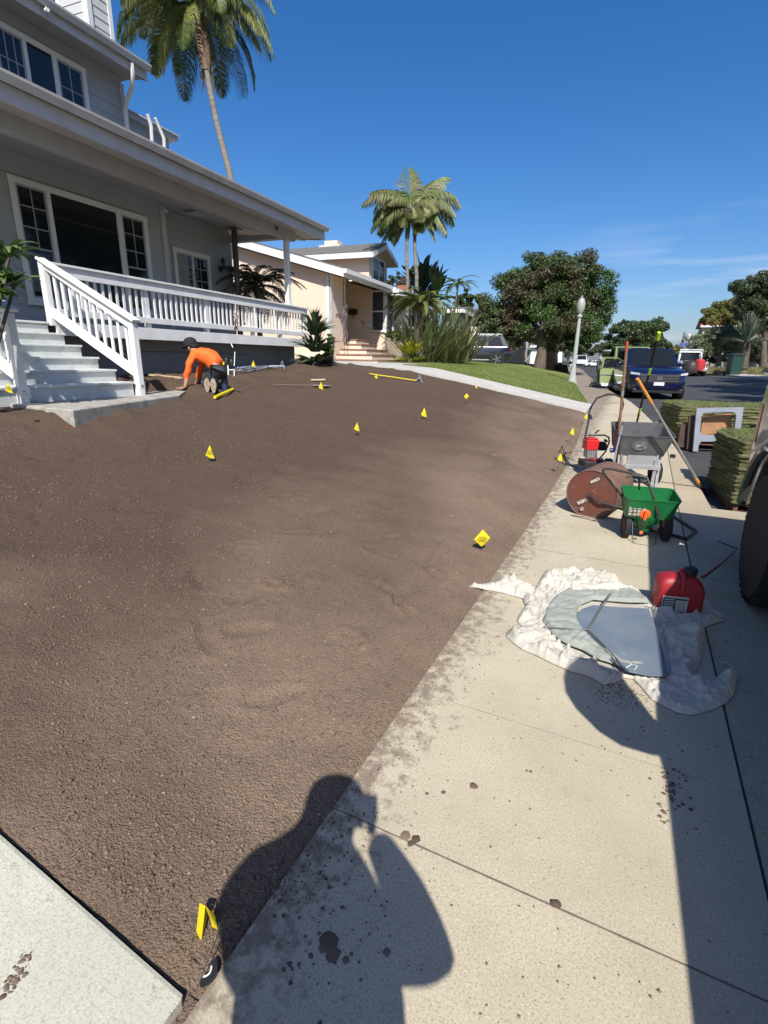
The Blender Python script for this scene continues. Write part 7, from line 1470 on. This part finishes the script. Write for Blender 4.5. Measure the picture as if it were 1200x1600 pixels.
# body (skeleton under the clothes, with head and hands)
J = [(Wk(.08, .13, .36), .12), (Wk(-.02, .18, .50), .11), (Wk(-.16, .24, .58), .12), (Wk(-.29, .30, .60), .055), (Wk(-.36, .33, .66), .075, .085), (Wk(-.40, .35, .72), .085, .09),
     (Wk(-.27, .12, .56), .055), (Wk(-.36, .06, .34), .042), (Wk(-.40, .0, .12), .034), (Wk(-.42, -.01, .05), .03),
     (Wk(-.20, .40, .56), .055), (Wk(-.30, .46, .34), .042), (Wk(-.38, .46, .12), .034), (Wk(-.42, .46, .05), .03),
     (Wk(.14, .05, .33), .085), (Wk(-.10, .26, .13), .07), (Wk(.05, .0, .09), .055), (Wk(.10, -.13, .09), .04),
     (Wk(.02, .24, .33), .085), (Wk(-.24, .42, .13), .07), (Wk(-.10, .16, .09), .055), (Wk(-.05, .02, .09), .04)]
Ed = [(0, 1), (1, 2), (2, 3), (3, 4), (4, 5), (2, 6), (6, 7), (7, 8), (8, 9), (2, 10), (10, 11), (11, 12), (12, 13), (0, 14), (14, 15), (15, 16), (16, 17), (0, 18), (18, 19), (19, 20), (20, 21)]
PW = tag(skin('person', J, Ed, m_skin), 'man in an orange long sleeved shirt and dark cap kneeling at the porch edge', 'person')
S_ = [(Wk(.11, .12, .37), .155, .14), (Wk(.03, .16, .47), .15, .15), (Wk(-.07, .20, .55), .155, .16), (Wk(-.17, .24, .59), .15, .16), (Wk(-.26, .28, .60), .085, .09),
      (Wk(-.27, .11, .56), .078), (Wk(-.33, .07, .44), .068), (Wk(-.365, .05, .32), .062), (Wk(-.40, .01, .15), .045),
      (Wk(-.21, .39, .55), .078), (Wk(-.30, .45, .34), .06), (Wk(-.38, .46, .15), .045)]
SH = skin('shirt', S_, [(0, 1), (1, 2), (2, 3), (3, 4), (3, 5), (5, 6), (6, 7), (7, 8), (3, 9), (9, 10), (10, 11)], m_org, PW)
tx_ = bpy.data.textures.new('folds', 'CLOUDS'); tx_.noise_scale = .09; dm_ = SH.modifiers.new('folds', 'DISPLACE'); dm_.texture = tx_; dm_.strength = .05; dm_.mid_level = .5
T_ = [(Wk(.10, .13, .36), .13), (Wk(.13, .05, .32), .12), (Wk(.02, .14, .22), .095), (Wk(-.12, .25, .13), .085), (Wk(.0, .08, .09), .07), (Wk(.08, -.07, .085), .058), (Wk(.02, .24, .32), .12), (Wk(-.12, .33, .22), .095), (Wk(-.25, .42, .13), .085), (Wk(-.14, .22, .09), .07), (Wk(-.07, .08, .085), .058)]
skin('trousers', T_, [(0, 1), (1, 2), (2, 3), (3, 4), (4, 5), (0, 6), (6, 7), (7, 8), (8, 9), (9, 10)], m_pant, PW)
for (a_, b_) in (((.09, -.09), (.115, -.17)), ((-.06, .06), (-.035, -.02))):
    bt_ = skin('boot', [(Wk(a_[0], a_[1], .11), .055), (Wk(b_[0], b_[1], .12), .05), (Wk(b_[0], b_[1]+.0, .03), .045, .05)], [(0, 1), (1, 2)], m_boot, PW)
    q = Wk(b_[0]+.0, b_[1]-.055, .0); so_ = MB()
    pr = []
    for k in range(14): a = 2*math.pi*k/14; pr.append(tuple(np.array(q)+_r0*.048*math.cos(a)*(1 if math.sin(a) > -.2 else .85)+np.array([0, 0, .105+.115*math.sin(a)])))
    so_.prism(pr, tuple(_fh*.025)).build('sole', m_sole, bt_, bevel=.005)
hc = np.array(Wk(-.395, .345, .73)); cp = MB().lathe(tuple(hc+np.array([0, 0, .0])), [(.108, -.02), (.112, .02), (.10, .07), (.06, .105), (0, .118)], axis=tuple(np.array([-.25*_r0[0]+0, -.25*_r0[1], 1])), n=18).build('cap', M('black_cap', (.012, .013, .018), .9), PW, smooth=80)
fd = -_r0*.85-np.array([0, 0, .35])+_fh*.3; fd = fd/np.linalg.norm(fd); sdv = np.cross(fd, [0, 0, 1]); sdv /= np.linalg.norm(sdv); bm_ = MB()
bm_.prism([tuple(hc+fd*.08+sdv*.08), tuple(hc+fd*.17+sdv*.06), tuple(hc+fd*.185), tuple(hc+fd*.17-sdv*.06), tuple(hc+fd*.08-sdv*.08)], (0, 0, .01)).build('cap_brim', M('black_brim', (.012, .013, .018), .9), PW)
fc_ = hc+fd*.085-np.array([0, 0, .06]); MB().sphere(tuple(fc_+fd*.012), .016, 8, 6).sphere(tuple(hc-_fh*.088-np.array([0, 0, .06])), (.015, .015, .028), 8, 6).build('nose_and_ear', m_skin, PW, smooth=80)
for sy in (-1, 1): MB().sphere(tuple(fc_+sdv*.032*sy+np.array([0, 0, .03])), .010, 8, 6).build('eye', m_black, PW, smooth=80)
MB().sphere(tuple(hc-fd*.05-np.array([0, 0, .045])), (.092, .092, .05), 12, 8).build('hair', M('dark_hair', (.012, .009, .007), .9), PW, smooth=80)
def hand(root_o, wrist, fwd, upv, sc=1., curl=.35, parent=None, mat=None, side=1):
    """palm, four unequal fingers and a thumb leaving the side of the palm"""
    w_ = np.array(wrist, float); f = nrm(fwd); u = np.array(upv, float); u = nrm(u-f*(u@f)); s_ = np.cross(f, u)*side; J = [(w_, .024*sc, .018*sc), (w_+f*.045*sc, .036*sc, .016*sc), (w_+f*.085*sc, .036*sc, .014*sc)]; E_ = [(0, 1), (1, 2)]
    palm = skin('palm', J, E_, mat, parent, 2)
    for k, (off, L_) in enumerate(((-.030, .066), (-.010, .076), (.011, .071), (.031, .055))):
        p0 = w_+f*.082*sc+s_*off*sc; P = [p0]; a = 0
        for q in (.45, .32, .23): a += curl*(.8+.3*k/3); d = f*math.cos(a)-u*math.sin(a); P.append(P[-1]+d*L_*q*sc)
        skin('finger', [(p, .0095*sc-.0008*i) for i, p in enumerate(P)], [(0, 1), (1, 2), (2, 3)], mat, parent, 1)
    p0 = w_+f*.03*sc-s_*.028*sc; d = nrm(f*.7-s_*.7-u*.2); skin('thumb', [(p0, .013*sc), (p0+d*.035*sc, .011*sc), (p0+d*.035*sc+nrm(f*.95-s_*.25-u*.3)*.03*sc, .009*sc)], [(0, 1), (1, 2)], mat, parent, 1)
hand(None, Wk(-.41, .0, .055), -_r0*.9-_fh*.1, np.array([0, 0, 1]), 1.05, .2, PW, m_skin, 1); hand(None, Wk(-.41, .46, .055), -_r0*.9+_fh*.1, np.array([0, 0, 1]), 1.05, .3, PW, m_skin, -1)
# the photographer stands behind the camera and throws the long shadow
Q = lambda r, a, z: tuple(_r0*r+_fh*a+np.array([0, 0, z])); m_cl = M('dark_clothes', (.06, .06, .08), .9)
def sh_(x, y, z, back=0.):      # a point of the body whose shadow falls at this place on the ground
    G_ = pz(x, y, 0.); d = np.array(dv); return tuple(G_-d*(z/(-d[2]))-_fh*back)
J = [(sh_(500, 1650, .98), .23, .17), (sh_(500, 1540, 1.16), .23, .16), (sh_(490, 1425, 1.34), .21, .15), (sh_(502, 1310, 1.50), .10), (sh_(520, 1266, 1.60), .115, .12), (sh_(525, 1243, 1.68), .12, .12), (sh_(526, 1228, 1.72), .09),
     (sh_(560, 1440, 1.36), .09), (sh_(682, 1494, 1.10), .095), (sh_(588, 1290, 1.50, .05), .048),
     (sh_(405, 1372, 1.40), .095), (sh_(388, 1470, 1.14), .095), (sh_(430, 1580, .95), .05), (sh_(440, 1640, .88), .04)]
hx, hy, _z = J[0][0]; Q = lambda r, a, z: tuple(np.array([hx, hy, z])+_r0*r+_fh*a)
J += [(Q(.10, 0, .88), .11), (Q(.12, 0, .5), .08), (Q(.13, 0, .09), .055), (Q(.14, .14, .045), .045), (Q(-.10, 0, .88), .11), (Q(-.12, 0, .5), .08), (Q(-.13, 0, .09), .055), (Q(-.14, .14, .045), .045)]
Ed = [(0, 1), (1, 2), (2, 3), (3, 4), (4, 5), (5, 6), (2, 7), (7, 8), (8, 9), (2, 10), (10, 11), (11, 12), (12, 13), (0, 14), (14, 15), (15, 16), (16, 17), (0, 18), (18, 19), (19, 20), (20, 21)]
PH = tag(skin('person', J, Ed, m_cl), 'person holding up a phone, seen only as the long shadow on the sidewalk', 'person')
hw2 = np.array(sh_(584, 1282, 1.50, .05)); hand(None, hw2, np.array([0, 0, 1])-_r0*.25, _fh*-1, 1.05, .5, PH, m_skin, 1)
Q = lambda r, a, z: tuple(_r0*r+_fh*a+np.array([0, 0, z]))
tag(MB().prism([Q(-.05, -.035, 1.53), Q(.03, -.035, 1.53), Q(.03, -.035, 1.65), Q(-.05, -.035, 1.65)], tuple(-_fh*.008)).build('phone', m_black, bevel=.003), 'phone held up by the person whose shadow falls on the sidewalk', 'phone')
# trees that stand along the other side of the street: they shade the asphalt
for k, (X, Y, hh, rr, lab) in enumerate(((11.6, 11, 10.5, 5.0, 'nearest street tree opposite, shading the asphalt'), (11.8, 20, 10.8, 5.0, 'middle street tree opposite, shading the asphalt'), (13.2, 31, 10.6, 5.0, 'farthest street tree opposite, shading the asphalt'), (12.5, 1, 8.5, 4.6, 'street tree opposite the porch steps, out of the picture'))):
    tree('street_tree', lab, [np.array([X, Y, -.1]), np.array([X, Y+.1, 1.8]), np.array([X+.1, Y, 4.4]), np.array([X, Y, 7.5])], [(X, Y, hh, rr, rr, 3.0), (X+1, Y+1, hh-1.5, rr*.8, rr*.8, 2.2), (X-1, Y-1, hh-1.2, rr*.8, rr*.8, 2.4)], 16000, .2, m_tr2, 80+k, per=40, rc=.34, group='street trees opposite', tr=.28)
